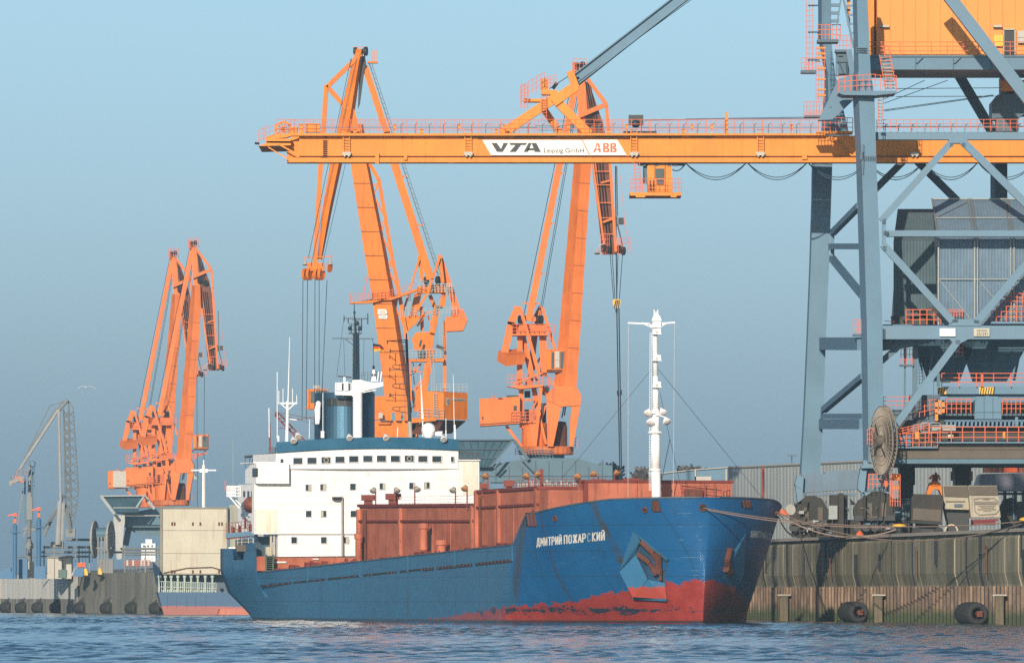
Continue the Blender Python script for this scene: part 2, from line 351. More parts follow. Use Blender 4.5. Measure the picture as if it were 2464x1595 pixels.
# yellow mushroom bollards
bl = ['yellow mushroom bollard on the quay edge, nearest the blue bow', 'yellow bollard on the quay under the ropes beside the light blue tripod', 'yellow bollard in front of the brown crates, where the upper ropes end']
bol = []
for k, (px, dz) in enumerate(((1917, 0), (2152, 0), (2458, 0))):
    Y = on_quay_px(px) ; X = QX(Y) + 0.45; Y2 = Y
    r = thing('bollard', bl[k], 'bollard', (X, Y2, QZ + .1), 0, 'yellow bollards along the quay edge')
    b = MB(); b.lathe((X, Y2, QZ + .1), (0, 0, 1), [(0.45, 0), (0.4, 0.15), (0.28, 0.25), (0.26, 0.6), (0.3, 0.66)], 14); b.build('stem', M['dark'], r, smooth=True)
    b = MB(); b.lathe((X, Y2, QZ + .72), (0, 0, 1), [(0.3, -.04), (0.62, 0.0), (0.66, 0.12), (0.5, 0.26), (0.0, 0.32)], 16); b.build('cap', M['yellow'], r, smooth=True)
    bol.append(Vector((X, Y2, QZ + 0.6)))
for k, px in enumerate((1997, 2056)):
    Y = on_quay_px(px); b = MB(); X = QX(Y) + .5
    b.tube((X, Y, QZ + .1), (X, Y, QZ + 1.3), 0.09); b.lathe((X, Y, QZ + .1), (0, 0, 1), [(0.4, 0), (0.38, 0.12), (0.12, 0.5)], 10)
    tag(b.build('quay_marker', M['rail'], None), ['small orange marker post on the quay edge, nearer the blue bow of the two', 'small orange marker post on the quay edge, nearer the light blue tripod of the two'][k], 'marker', 'orange markers on the quay edge')
Y = on_quay_px(2281); b = MB(); X = QX(Y) + .3
b.line([Vector((X + 0.55 * math.cos(t), Y, QZ + .1 + 0.6 * math.sin(t))) for t in np.linspace(0, math.pi, 9)], 0.07)
tag(b.build('ladder_hoop', plain('cream hoop', (0.6, 0.52, 0.36)), None), 'cream steel hoop arching over the quay edge', 'hoop')

# ---------------------------------------------------------------- haze
b = MB(); b.cbox((0, 2830, 36), (3200, 6560, 84))
hz = b.build('haze', bpy.data.materials.new('haze'), None, kind='stuff'); hm = hz.data.materials[0]; hm.use_nodes = True; ht = hm.node_tree; ht.nodes.clear()
ho = ht.nodes.new('ShaderNodeOutputMaterial'); hv = ht.nodes.new('ShaderNodeVolumePrincipled'); ht.links.new(hv.outputs[0], ho.inputs['Volume'])
hv.inputs['Color'].default_value = (0.52, 0.80, 1.0, 1); hv.inputs['Density'].default_value = 0.00011; hv.inputs['Anisotropy'].default_value = 0.0
# ---------------------------------------------------------------- the blue cargo ship
TH = R(18); AFT = Vector((-math.sin(TH), math.cos(TH), 0)); STB = Vector((-math.cos(TH), -math.sin(TH), 0)); S0 = Vector((17.4, 760, 0))
SH_RZ = math.atan2(AFT.y, AFT.x)
def SP(u, v, z): return S0 + AFT * u + STB * v + Vector((0, 0, z))       # u metres aft of the stem, v to starboard
def uv(p): d = p - S0; return d.dot(AFT), d.dot(STB)
def on_u(px, py, u):    # photo point on the ship's cross plane u
    k = (px - CX) / F; Y = (u + S0.x * AFT.x + S0.y * AFT.y) / (k * AFT.x + AFT.y); return V(px, py, Y)
def on_v(px, py, v):    # photo point on the ship's fore-and-aft plane v
    k = (px - CX) / F; Y = (v + S0.x * STB.x + S0.y * STB.y) / (k * STB.x + STB.y); return V(px, py, Y)
ZT = [(-3, 11.5), (3, 11.3), (15.6, 9.9), (18.6, 7.25), (104, 4.87), (104.6, 7.9), (109, 7.9), (109.3, 6.2), (113, 6.2), (113.4, 7.4), (120, 7.4)]
def ztop(u):
    for (a, za), (b_, zb) in zip(ZT, ZT[1:]):
        if u <= b_: return za + (zb - za) * max(0, (u - a) / (b_ - a))
    return ZT[-1][1]
def ustem(z): return -0.2 - 2.1 * max(0, z / 11) ** 1.4
def ustern(z): return 111.5 + min(6.5, max(0, z) * 2.3)
def hb(u, z):
    k = min(1, max(0, z / 10.5)) ** 0.9; L = 22 - 2 * k; t = min(1, max(0, (u - ustem(z)) / L)); q = 12.0 * (1 - (1 - t) ** (1.05 + 1.27 * k)) ** (1 - 0.38 * k)
    if u > 92: q *= 1 - 0.16 * min(1, (u - 92) / 22) * min(1, max(0, 1 - z / 5.0))
    return q
def inside(p):
    u, v = uv(p); return ustem(p.z) < u < ustern(p.z) and abs(v) < hb(u, p.z)
def hp(px, py, off=0.05):
    lo = 735.0
    while lo < 900 and not inside(V(px, py, lo)): lo += 0.5
    a, c = lo - 0.5, lo
    for _ in range(14):
        m = (a + c) / 2
        if inside(V(px, py, m)): c = m
        else: a = m
    return V(px, py, c - off)

ship = thing('cargo_ship', 'big blue cargo ship with white bridge house and red hatches, bow towards the viewer', 'ship', S0, SH_RZ)
def hull_material():
    g = G('ship hull paint'); x, y, z = g.sep(); n1 = g.noise(0.12, 5); n2 = g.noise(0.55, 6, 0.65); st = g.noise(1.0, 5, 0.65, g.scale(0.9, 0.9, 0.07)); fine = g.noise(2.2, 6, 0.7)
    fresh = g.math('ADD', x, g.math('MULTIPLY', n2, 3.0)); f = g.step(fresh, 20.5, 22.0)
    a = g.mix(g.step(n1, 0.3, 0.7), (0.007, 0.088, 0.25), (0.011, 0.118, 0.30)); c2 = g.mix(g.step(n1, 0.3, 0.7), (0.018, 0.108, 0.225), (0.030, 0.148, 0.285))
    c = g.mix(f, a, c2); c = g.mix(g.step(st, 0.56, 0.75, 0, 0.45), c, (0.02, 0.06, 0.10)); c = g.mix(g.step(fine, 0.70, 0.76, 0, 0.5), c, (0.10, 0.20, 0.27))
    # plate seams, frame lines and light scuffing
    for src, per, wd in ((x, 7.4, 0.0045), (z, 2.35, 0.012)):
        fr = g.math('FRACT', g.math('DIVIDE', g.math('ADD', src, 100.3), per)); ln = g.step(g.math('ABSOLUTE', g.math('SUBTRACT', fr, 0.5)), wd * 2.2, wd, 0, 0.42); c = g.mix(ln, c, (0.015, 0.045, 0.08))
    sc1 = g.noise(1.0, 6, 0.75, g.scale(0.35, 0.35, 1.6)); c = g.mix(g.step(sc1, 0.60, 0.70, 0, 0.35), c, (0.10, 0.22, 0.32)); st2 = g.noise(1.0, 5, 0.7, g.scale(1.7, 1.7, 0.11)); c = g.mix(g.step(st2, 0.62, 0.74, 0, 0.5), c, (0.07, 0.055, 0.04))
    # rust run-offs below the rollers
    for u0, w, sl in ((16.3, 1.1, 0.5), (4.6, 0.55, 0.0), (12.2, 0.25, 0.0), (27.0, 0.3, 0.0), (52.0, 0.25, 0.0)):
        d = g.math('ABSOLUTE', g.math('SUBTRACT', g.math('ADD', x, g.math('MULTIPLY', g.math('SUBTRACT', z, 9.0), sl)), u0)); m = g.step(d, w, w * 0.2, 0, 1.0)
        m = g.math('MULTIPLY', m, g.step(st, 0.35, 0.62, 0.0, 0.95)); c = g.mix(m, c, (0.055, 0.045, 0.02))
    # red boot topping, higher at the bow because the ship trims by the stern
    zr = g.step(x, 0.0, 12.0, 3.9, 2.0); zr2 = g.step(x, 12.0, 60.0, 0.0, 2.6); zl = g.math('SUBTRACT', zr, zr2)
    d = g.math('SUBTRACT', g.math('ADD', zl, g.math('MULTIPLY', g.math('SUBTRACT', g.noise(0.9, 5, 0.7), 0.5), 2.2)), z); mr = g.step(d, 0.0, 0.08)
    redc = g.mix(g.step(n2, 0.3, 0.7), (0.24, 0.028, 0.026), (0.36, 0.052, 0.04))
    bl = g.noise(1.0, 6, 0.75, g.scale(0.5, 0.5, 1.1)); zz = g.math('ABSOLUTE', g.math('SUBTRACT', z, 1.15)); bm_ = g.math('ADD', g.step(zz, 0.0, 1.0, 0.26, 0.0), bl)
    redc = g.mix(g.step(bm_, 0.71, 0.75), redc, (0.02, 0.035, 0.06)); c = g.mix(mr, c, redc)
    c = g.mix(g.step(z, 0.35, 0.1), c, (0.03, 0.03, 0.03))
    g.bump(g.math('ADD', g.noise(0.45, 2.0), g.math('MULTIPLY', fine, 0.06)), 0.35, 0.18)
    return g.done(c, g.step(n1, 0.3, 0.7, 0.27, 0.42), 0.0, 0.5)
def build_hull():
    us = [-2.3 + 26 * (i / 40) ** 1.9 for i in range(41)] + list(np.arange(26, 104, 4)) + [104, 104.6, 106, 108.9, 109.3, 111, 112.9, 113.4, 115, 116.5, 118]
    for q in (15.6, 18.6): us.append(q)
    us = sorted(us); ts = [0, .06, .12, .2, .28, .36, .45, .54, .63, .72, .81, .9, 1.0]; b = MB(); n = len(ts); idx = []
    for side in (1, -1):
        base = len(b.v); idx.append(base)
        for u0 in us:
            s_ = (u0 + 2.3) / 120.3; zt = ztop(u0)
            for t in ts:
                z = -0.9 + t * (zt + 0.9); u = ustem(z) + (ustern(z) - ustem(z)) * s_; h = hb(u, z)
                b.v.append(SP(u, side * (h if s_ > 1e-4 else 0), z))
        for i in range(len(us) - 1):
            for j in range(n - 1):
                q = (base + i * n + j, base + (i + 1) * n + j, base + (i + 1) * n + j + 1, base + i * n + j + 1); b.f.append(q if side > 0 else q[::-1])
    e = (len(us) - 1) * n
    for j in range(n - 1): b.f.append((idx[0] + e + j, idx[1] + e + j, idx[1] + e + j + 1, idx[0] + e + j + 1))
    o = b.build('hull', hull_material(), ship, smooth=True)
    d = MB()   # deck inside the bulwark
    for u0, u1, dz in ((-0.5, 15.6, 1.2), (18.6, 104, 1.0), (104.6, 117.5, 1.0)):
        k = list(np.linspace(u0, u1, 14))
        for p, q in zip(k, k[1:]):
            zp, zq = min(ztop(p), 6.9 if p > 104 else 99) - dz, min(ztop(q), 6.9 if q > 104 else 99) - dz; d.quad(SP(p, hb(p, zp) - .05, zp), SP(q, hb(q, zq) - .05, zq), SP(q, -hb(q, zq) + .05, zq), SP(p, -hb(p, zp) + .05, zp))
    d.quad(SP(15.6, 10.6, 8.7), SP(15.6, -10.6, 8.7), SP(15.6, -10.6, 5.9), SP(15.6, 10.6, 5.9)); d.build('deck', M['red'], ship)
    r = MB()   # rail cap along the bulwark
    pts = [q for q in us if q < 104]
    for side in (1, -1): r.line([SP(q, side * (hb(q, ztop(q)) + .0), ztop(q)) for q in pts], 0.09, 5)
    r.build('bulwark_cap', paint('worn cap paint', (0.05, 0.09, 0.13), 0.5, 0.3, 0.6, (0.2, 0.08, 0.04), 0.4), ship)
    return o
hull = build_hull()

# long slot of freeing ports under the bulwark, following the side plating
b = MB(); s_ = MB(); st = MB()
U = list(np.arange(19.5, 103.5, 1.1)); u_ok = lambda u: u < 46 or random.random() < .35
for i, (p, q) in enumerate(zip(U, U[1:])):
    if i % 11 == 10: continue
    if i % 11 == 0: b.depth = 0; b.begin()
    zp, zq = ztop(p) - 1.32, ztop(q) - 1.32
    b.quad(SP(p, 12.035, zp), SP(q, 12.035, zq), SP(q, 12.035, zq - (.3 if p < 46 else .2)), SP(p, 12.035, zp - (.3 if p < 46 else .2)))
    if u_ok(p): s_.quad(SP(p + .3, 12.05, zp - .06), SP(p + .55, 12.05, zp - .06), SP(p + .55, 12.05, zp - .18), SP(p + .3, 12.05, zp - .18))
b.build('freeing_port_slot', M['dark'], hull); s_.build('slot_bracket', M['red'], hull)
for u0 in (19.3, 37, 52, 68, 86): st.cbox(SP(u0, 12.04, ztop(u0) - .75), (0.3, 0.12, 1.5), Matrix.Rotation(SH_RZ, 3, 'Z'))
st.build('plate_seam', M['sblue'], hull)

# ---- painted name, letter strokes laid on the plating
GL = {'Д': [[(0, -.15), (0, .06), (.85, .06), (.85, -.15)], [(.12, .06), (.3, 1), (.68, 1), (.68, .06)]], 'М': [[(0, 0), (0, 1), (.42, .3), (.84, 1), (.84, 0)]], 'И': [[(0, 1), (0, 0), (.7, 1), (.7, 0)]],
      'Т': [[(0, 1), (.8, 1)], [(.4, 1), (.4, 0)]], 'Р': [[(0, 0), (0, 1), (.5, 1), (.7, .85), (.7, .6), (.5, .45), (0, .45)]], 'Й': [[(0, 1), (0, 0), (.7, 1), (.7, 0)], [(.15, 1.17), (.55, 1.17)]],
      'П': [[(0, 0), (0, 1), (.7, 1), (.7, 0)]], 'О': [[(.2, 0), (0, .2), (0, .8), (.2, 1), (.5, 1), (.7, .8), (.7, .2), (.5, 0), (.2, 0)]], 'Ж': [[(.45, 0), (.45, 1)], [(0, 0), (.33, .5), (0, 1)], [(.9, 0), (.57, .5), (.9, 1)], [(.33, .5), (.57, .5)]],
      'А': [[(0, 0), (.4, 1), (.8, 0)], [(.15, .33), (.65, .33)]], 'С': [[(.7, .82), (.5, 1), (.2, 1), (0, .8), (0, .2), (.2, 0), (.5, 0), (.7, .18)]], 'К': [[(0, 0), (0, 1)], [(.7, 1), (.05, .5), (.7, 0)]]}
def letters(mb, text, fn, wpx, hpx_, sw, adv=1.2):
    """fn(x, y): letter-line coordinates (px along, px up) -> world point"""
    x = 0.0
    for ch in text:
        if ch == ' ': x += wpx * 0.45; continue
        for pl in GL[ch]:
            for (ax, ay), (bx, by) in zip(pl, pl[1:]):
                A = Vector((x + ax * wpx, ay * hpx_)); B_ = Vector((x + bx * wpx, by * hpx_)); t = (B_ - A).normalized(); n = Vector((-t.y, t.x)) * sw / 2; e = t * sw * 0.3
                Q = [fn(*q) for q in (A - e - n, B_ + e - n, B_ + e + n, A - e + n)]
                if max(q.y for q in Q) - min(q.y for q in Q) < 6 and max(q.y for q in Q) < 890: mb.quad(*Q)
        x += wpx * adv * (1.0 if ch not in 'ЖМД' else 1.1)
    return x
NM = paint('worn white lettering', (0.72, 0.72, 0.68), 0.5, 0.1, 0.5, (0.35, 0.2, 0.08), 0.2)
b = MB()
def fs(x, y): t = x / 168.0; return hp(1292 + x, 1313.5 - 15.5 * t - y, 0.05)
e = letters(b, 'ДМИТРИЙ', fs, 7.2, 18.5, 2.6)
letters(b, 'ПОЖАР', lambda x, y: fs(x + 66, y), 9.0, 19, 2.9); letters(b, 'КИЙ', lambda x, y: fs(x + 134, y), 9.0, 19.5, 2.9)
b.build('ship_name', NM, hull, 'white painted ship name on the starboard bow')
b = MB(); letters(b, 'С', lambda x, y: fs(x + 122, y), 9.0, 19, 2.9); b.build('worn_letter', paint('blue overpaint', (0.26, 0.38, 0.50), 0.4, 0.3, 0.4), hull)
b = MB(); letters(b, 'ДМИТРИЙ ПОЖ', lambda x, y: hp(1807 + x, 1290 + x * 0.19 - y, 0.05), 4.6, 15, 1.6, 1.16); b.build('ship_name', NM, hull, 'white painted ship name on the shaded port bow')

# ---- bow fittings: anchor pockets, anchors, rollers, hawse holes, draught marks
def facet(mb, pts, off):   # a plated facet standing off the shell
    a = [hp(x, y, o) for (x, y), o in zip(pts, off)]; c = [hp(x, y, -0.5) for (x, y) in pts]; mb.hexa(a, c)
g = G('anchor pocket paint'); zz_ = g.math('ADD', g.sep()[2], g.math('MULTIPLY', g.noise(1.1, 5), -1.4)); blue_pl = g.done(g.mix(g.step(zz_, 2.62, 2.55), g.mix(g.noise(.6, 5), (0.03, 0.15, 0.32), (0.06, 0.20, 0.36)), (0.42, 0.07, 0.05)), 0.4)
b = MB()
facet(b, [(1490, 1375), (1530, 1334), (1558, 1393), (1523, 1437)], [0.45, 0.05, 0.8, 1.3]); 
facet(b, [(1523, 1279), (1541, 1300), (1528, 1333), (1490, 1373)], [1.0, 0.6, 0.05, 0.4])
facet(b, [(1523, 1436), (1559, 1394), (1600, 1402), (1604, 1441)], [1.3, 0.8, 0.1, 0.15])
b.build('anchor_pocket', blue_pl, hull)
b = MB(); facet(b, [(1541, 1300), (1606, 1348), (1600, 1402), (1558, 1392), (1530, 1333)], [0.03] * 5); b.build('pocket_recess', paint('pocket shade blue', (0.013, 0.065, 0.14), 0.6, 0.3, 0.6), hull)  # flat facet, recess shade put into its dark blue, plus grime streaks
b = MB(); facet(b, [(1521, 1281), (1524, 1277), (1608, 1344), (1604, 1349)], [0.45] * 4); facet(b, [(1521, 1437), (1604, 1440), (1604, 1446), (1524, 1442)], [0.5] * 4); b.build('pocket_rim', M['sblue'], hull)
an = MB()
for pts, w in (([(1542, 1302), (1571, 1330), (1582, 1352)], .25), ([(1534, 1332), (1563, 1354), (1578, 1382)], .25), ([(1584, 1332), (1584, 1376)], .36), ([(1570, 1372), (1592, 1376)], .32), ([(1588, 1340), (1590, 1394)], .16), ([(1582, 1352), (1578, 1330)], .3)):
    an.line([hp(x, y, 0.45) for x, y in pts], w, 7)
an.build('anchor', M['rust'], ship)
b = MB(); facet(b, [(1797, 1280), (1790, 1385), (1762, 1430), (1741, 1392), (1765, 1325)], [0.5, .55, .5, 0.3, 0.2]); b.build('anchor_pocket', blue_pl, hull)
b = MB(); b.line([hp(x, y, 0.4) for x, y in ((1757, 1318), (1750, 1345), (1752, 1378))], 0.3, 7); b.line([hp(x, y, 0.45) for x, y in ((1746, 1368), (1758, 1376))], 0.35, 7); b.build('anchor', M['rust'], ship)
b = MB(); c = MB()
for x, y, w, h in ((1277, 1250, 22, 34), (1577, 1217, 17, 28), (1795, 1212, 20, 16)):
    facet(c, [(x - w / 2, y + h / 2), (x + w / 2, y + h / 2), (x + w * .4, y - h / 2), (x - w * .6, y - h / 2)], [0.04] * 4)
    for o in (-.28, .1, .4): b.line([hp(x + o * w - 1, y - h * .42, 0.15), hp(x + o * w + 3, y + h * .45, 0.15)], 0.13, 6)
c.build('roller_recess', M['dark'], hull); b.build('fairlead_roller', M['rust'], hull)
for x, y, r in ((1336, 1247, 7), (1552, 1226, 6.5), (1691, 1221, 9), (1866, 1234, 6)):
    p = hp(x, y, 0.0); q = hp(x + 3, y, 0.0); w = hp(x, y + 3, 0.0); n = (q - p).cross(w - p).normalized(); n = n if n.y < 0 else -n
    b = MB(); k = p.y / F; b.lathe(p - n * .1, n, [(r * k * .6, 0), (r * k * .65, .22), (r * k, .26), (r * k * 1.1, .12), (r * k * 1.1, 0)], 14); f_ = b.build('hawse_hole', M['rust'], hull, smooth=True)
    b = MB(); b.lathe(p + n * .05, n, [(0.001, 0), (r * k * .62, 0)], 12); b.build('opening', M['dark'], f_)
b = MB()
for y, x0, x1 in ((1234, 1630, 1665), (1266, 1630, 1692), (1298, 1632, 1690), (1340, 1640, 1685), (1372, 1662, 1682), (1383, 1668, 1680)): facet(b, [(x0, y + 1.2), (x1, y + 1.6), (x1, y - .4), (x0, y - .6)], [0.05] * 4)
b.build('stem_weld', plain('scuffed stem paint', (0.07, 0.18, 0.31), 0.35), hull)

# ---- hatches
def sbox(mb, u0, u1, v0, v1, z0, z1, z0b=None, z1b=None):
    mb.hexa([SP(u0, v0, z0), SP(u1, v0, z0 if z0b is None else z0b), SP(u1, v1, z0 if z0b is None else z0b), SP(u0, v1, z0)], [SP(u0, v0, z1), SP(u1, v0, z1 if z1b is None else z1b), SP(u1, v1, z1 if z1b is None else z1b), SP(u0, v1, z1)])
HV = 9.0
for nm, u0, u1, za, zb, lab in (('cargo_hatch', 40.2, 78, 11.05, 11.35, 'long red aft hatch in front of the bridge'), ('cargo_hatch', 20.5, 39.4, 12.45, 12.3, 'high red forward hatch')):
    b = MB(); sbox(b, u0, u1, -HV, HV, 4.2, za, 4.0, zb); h = b.build(nm, M['red'], ship, lab)
    b = MB(); sbox(b, u0 - .15, u1 + .15, -HV - .2, HV + .2, za - .02, za + .28, zb - .02, zb + .28); sbox(b, u0 - .1, u1 + .1, HV, HV + .22, za - 1.5, za - 1.3, zb - 1.5, zb - 1.3); b.build('cover_edge', M['redd'], h)
    b = MB()
    for q in (u0 + 7.5, u0 + 13.2): sbox(b, q, q + .1, HV - .05, HV + .06, 4.6, za - 1.55)
    for q in (u0 + .1, u0 + (u1 - u0) * .62, u1 - .3): sbox(b, q, q + .45, HV - .05, HV + .3, 4.5, za + .05)
    b.build('stiffener', M['red'], h)
b = MB(); sbox(b, 17.8, 20.2, -HV - .2, 5.3, 6.0, 13.05); sbox(b, 17.9, 20.2, 5.35, HV, 6.0, 12.35); fh = b.build('forward_deckhouse', M['red'], ship)
b = MB(); sbox(b, 17.65, 20.35, -HV - .35, 5.45, 13.06, 13.3); sbox(b, 17.7, 18.2, 5.1, 5.5, 6, 13.0); b.build('roof_edge', M['redd'], fh)
b = MB(); c = MB()
p0, p1 = on_u(1645, 1200, 17.75), on_u(1690, 1176, 17.75)
b.poly([(1645, 1200), (1691, 1200), (1691, 1175), (1645, 1175)], 0.3, Y=p0.y - .1); b.build('vent_frame', M['redd'], fh)
for x in (1648, 1670): c.rect(x, 1178, x + 19, 1197, 0.2, Y=p0.y - .22)
c.build('vent_louvre', M['rust'], fh)
b = MB()
for y in (1168, 1183): b.rect(1640, y, 1732, y + 1.2, 0.1, Y=p0.y - .12)
for x in (1640, 1695, 1718): b.rect(x, 1163, x + 1.4, 1206, 0.1, Y=p0.y - .12)
b.rails(1735, 1212, 1750, 1206, 40, 7, Y=p0.y, r=1.3); b.build('wall_pipe', M['redd'], fh)

# gear on the hatch tops: boxes, vents, lamp posts, guard rails
def hz_top(u): return 12.4 if u < 40 else 11.3
for px, yb, yt, w, u in ((886, 1222, 1190, 34, 76), (946, 1222, 1187, 38, 70), (1165, 1190, 1163, 22, 37), (1225, 1190, 1155, 26, 33), (1440, 1163, 1152, 36, 19), (1520, 1163, 1150, 42, 19)):
    b = MB(); p = on_u(px, yb, u); k = p.y / F
    b.rect(px - w / 2, yt, px + w / 2, yt + (yb - yt) * .42, 2.2, Y=p.y); b.rect(px - w * .3, yt + (yb - yt) * .42, px + w * .3, yb + 3, 1.6, Y=p.y + .3); b.bar(px, yt, px, yt - 12 if u < 40 else yt, 2, Y=p.y + 1)
    b.build('hatch_vent', M['redd'], ship)
for px, yl, yb, u, w in ((904, 1175, 1222, 74, -1), (949, 1175, 1222, 69, 1), (998, 1172, 1222, 60, 1), (1096, 1174, 1222, 46, -1), (1124, 1170, 1222, 42, -1), (1174, 1140, 1190, 37, -1), (1288, 1136, 1180, 24, 1), (1272, 1140, 1180, 25, -1), (1396, 1141, 1164, 19, -1), (1428, 1135, 1164, 19, 0), (1478, 1133, 1164, 19, 1)):
    p = on_u(px, yb, u); Y = p.y; b = MB(Y); b.bar(px, yb + 4, px, yl, 3.4); b.bar(px, yl, px + w * 7, yl - 2, 2.5)
    o = b.build('lamp_post', M['redd'], ship); b = MB(Y)
    q = V(px + w * 6, yl + 4, Y - .2); b.lathe(q, (0.2 * w, -0.6, -0.75), [(0.08, -.35), (0.14, -.2), (0.36, .12), (0.34, .16), (0.0, .1)], 12)
    b.build('floodlight', paint('lamp paint', (0.50, 0.24, 0.10), 0.5) if u < 45 else M['lamp'], o, smooth=True)
b = MB(); p = on_u(1050, 1215, 58)
b.rails(963, 1218, 1140, 1214, 22, 15, Y=on_u(963, 1218, 66).y, Y2=on_u(1140, 1214, 42).y, r=1.2); b.build('guard_rail', M['white'], ship)
b = MB(); b.rails(1240, 1176, 1394, 1174, 22, 10, Y=800, r=1.3, nr=3); b.build('guard_rail', M['redd'], ship)
b = MB()
for x in np.arange(1246, 1390, 7.0): b.cbox(V(x, 1168 + random.uniform(-3, 3), 801), (0.22, .3, random.uniform(.3, .8)))
b.build('stowed_gear', M['lamp'], ship)

# deck gear along the starboard side of the hatch
gear = MB(); vents = []
for k in range(34):
    u = random.uniform(24, 102); z = ztop(u) - 1.0; w = random.uniform(.4, 1.4); h = random.uniform(.5, 1.5)
    sbox(gear, u, u + w * 1.5, 9.5, 9.5 + w, z, z + h)
for u in np.arange(22, 100, 3.2):
    z = ztop(u) - 1; gear.tube(SP(u, 11.2, z), SP(u, 11.2, z + 1.3), 0.06)
gear.tube(SP(22, 10.6, 7.1), SP(100, 10.6, 4.6), 0.16); gear.tube(SP(22, 10.2, 7.4), SP(100, 10.2, 5.0), 0.10)
gear.build('deck_gear', M['redd'], ship)
for px, yt, yb, w, u in ((862, 1283, 1345, 20, 80), (1019, 1258, 1322, 27, 57), (1062, 1298, 1330, 30, 53)):
    p = on_v(px, yb, 10.2); Y = p.y; k = Y / F; b = MB()
    b.lathe(V(px, yb, Y), (0, 0, 1), [(w * .36 * k, 0), (w * .36 * k, (yb - yt - 14) * k), (w * .5 * k, (yb - yt - 13) * k), (w * .5 * k, (yb - yt - 1) * k), (w * .3 * k, (yb - yt) * k), (0.01, (yb - yt + 1) * k)], 14)
    b.build('mushroom_vent', M['red'], ship, smooth=False)
b = MB(); b.bar(1298, 1236, 1310, 1236, 4, Y=784); b.bar(1305, 1330, 1303, 1128, 9, Y=784); b.bar(1303, 1195, 1316, 1193, 2, Y=784); b.rod(1303, 1205, 1272, 1240, 1, Y=784, Y2=775); b.build('king_post', M['redd'], ship)
Yk = on_u(1836, 1208, 16).y; b = MB(); b.bar(1836, 1260, 1836, 1122, 7, Y=Yk); b.rod(1836, 1130, 1838, 1180, 1, Y=Yk - .5); b.build('king_post', M['redd'], ship)
b = MB(); b.rect(876, 1226, 881, 1370, .4, Y=on_v(878, 1300, 9.25).y); b.rect(1152, 1196, 1157, 1330, .4, Y=on_v(1154, 1260, 9.25).y); b.rect(872, 1226, 876, 1370, .3, Y=on_v(875, 1300, 9.3).y); b.build('hatch_pipe', M['rust'], ship)

# ---- foremast
um = 13.0; Ym = 772.0; fm = MB(Ym)
for x0, y0, r0, x1, y1, r1 in ((1580, 1250, 11.8, 1578, 1130, 11.2), (1578, 1130, 11.2, 1577, 1042, 11.0), (1577, 1042, 10.6, 1577.5, 985, 9.4), (1577.5, 985, 8.6, 1577, 905, 6.8), (1577, 905, 6.4, 1575, 775, 6.0)):
    fm.rod(x0, y0, x1, y1, r0, n=14, r2=r1)
mast = fm.build('foremast', M['white'], ship, smooth=True); b = MB(Ym)
for y, w in ((1040, 36), (1130, 28), (1092, 22)): b.rod(1577, y - 2, 1577, y + 2, w / 2, n=16)
for y in (780, 796, 860, 924): b.rect(1573, y - 6, 1590, y + 6, .8, dy=-.7); b.rect(1570, y + 6, 1592, y + 8, 1.0, dy=-.8)
b.poly([(1568, 772), (1592, 772), (1588, 760), (1572, 760)], .8, dy=-.4); b.bar(1580, 760, 1580, 757, 10)
b.bar(1511, 777, 1562, 779, 3.4); b.bar(1562, 779, 1571, 786, 3); b.bar(1545, 777, 1569, 788, 2.5); b.bar(1592, 778, 1624, 776, 3.4); b.bar(1590, 786, 1604, 777, 2.5)
b.rod(1574, 762, 1574, 745, 1.3); b.rod(1583, 762, 1583, 745, 1.3); b.rod(1579, 770, 1579, 750, 2); b.build('crosstree', M['white'], mast)
b = MB(Ym - .6)
for x, y in ((1560, 991), (1566, 1013), (1603, 1011), (1594, 990)): b.lathe(V(x, y, Ym - .5), (-0.2 if x < 1577 else .3, -.6, -.7), [(0.1, -.4), (.16, -.25), (.42, .2), (.4, .24), (0, .18)], 12)
b.build('mast_floodlight', M['white'], mast, smooth=True); b = MB(Ym - .6); b.bar(1566, 992, 1577, 994, 2); b.bar(1577, 996, 1602, 1004, 2); b.bar(1577, 1000, 1600, 988, 1.5); b.build('lamp_arm', M['white'], mast)
b = MB(Ym - .8)
for y in (798, 862, 926): b.rect(1577, y - 2, 1584, y + 4, .2)
b.build('mast_light', M['lamp'], mast); b = MB(Ym)
b.ladder(1564, 1180, 1566, 800, 4, 60, r=0.7); b.build('mast_ladder', M['white'], mast)
b = MB(Ym)
b.rod(1512, 778, 1511, 1212, .55, n=4); b.rod(1623, 778, 1620, 1200, .55, n=4); b.build('halyard', plain('pale halyard', (0.6, 0.62, 0.62)), ship)
b = MB(Ym)
b.rod(1568, 888, 1395, 1100, .5, Y2=800, n=4); b.rod(1395, 1100, 1352, 1150, .5, Y=800, Y2=806, n=4); b.rod(1584, 888, 1840, 1205, .55, Y2=768, n=4); b.rod(1588, 945, 1612, 1056, .5, n=4); b.rod(1612, 1056, 1580, 1215, .8, n=4); b.rod(1612, 1056, 1640, 1180, .5, n=4); b.build('stay_wire', M['rope'], ship)
# ---------------------------------------------------------------- bridge house of the blue ship
def plate(mb, pts, u, depth):
    a = [on_u(x, y, u) for x, y in pts]; mb.hexa(a, [p + AFT * depth for p in a])
def prect(mb, x1, y1, x2, y2, u, depth): plate(mb, [(x1, y2), (x2, y2), (x2, y1), (x1, y1)], u, depth)
def splate(mb, pts, v, depth):
    a = [on_v(x, y, v) for x, y in pts]; mb.hexa(a, [p - STB * depth for p in a])
UF = 104.0
b = MB()
plate(b, [(669.5, 1339), (1150, 1334), (1150, 1283), (669.5, 1283)], UF + .25, 9)          # lower storey
plate(b, [(612, 1283), (1153, 1283), (1153, 1110), (1100, 1107), (1100, 1100), (668, 1100), (668, 1113), (612, 1113)], UF, .9)
sbox(b, UF + .8, UF + 13.5, -10, 8.6, 5.2, 17.2)
house = b.build('bridge_house', M['white'], ship)
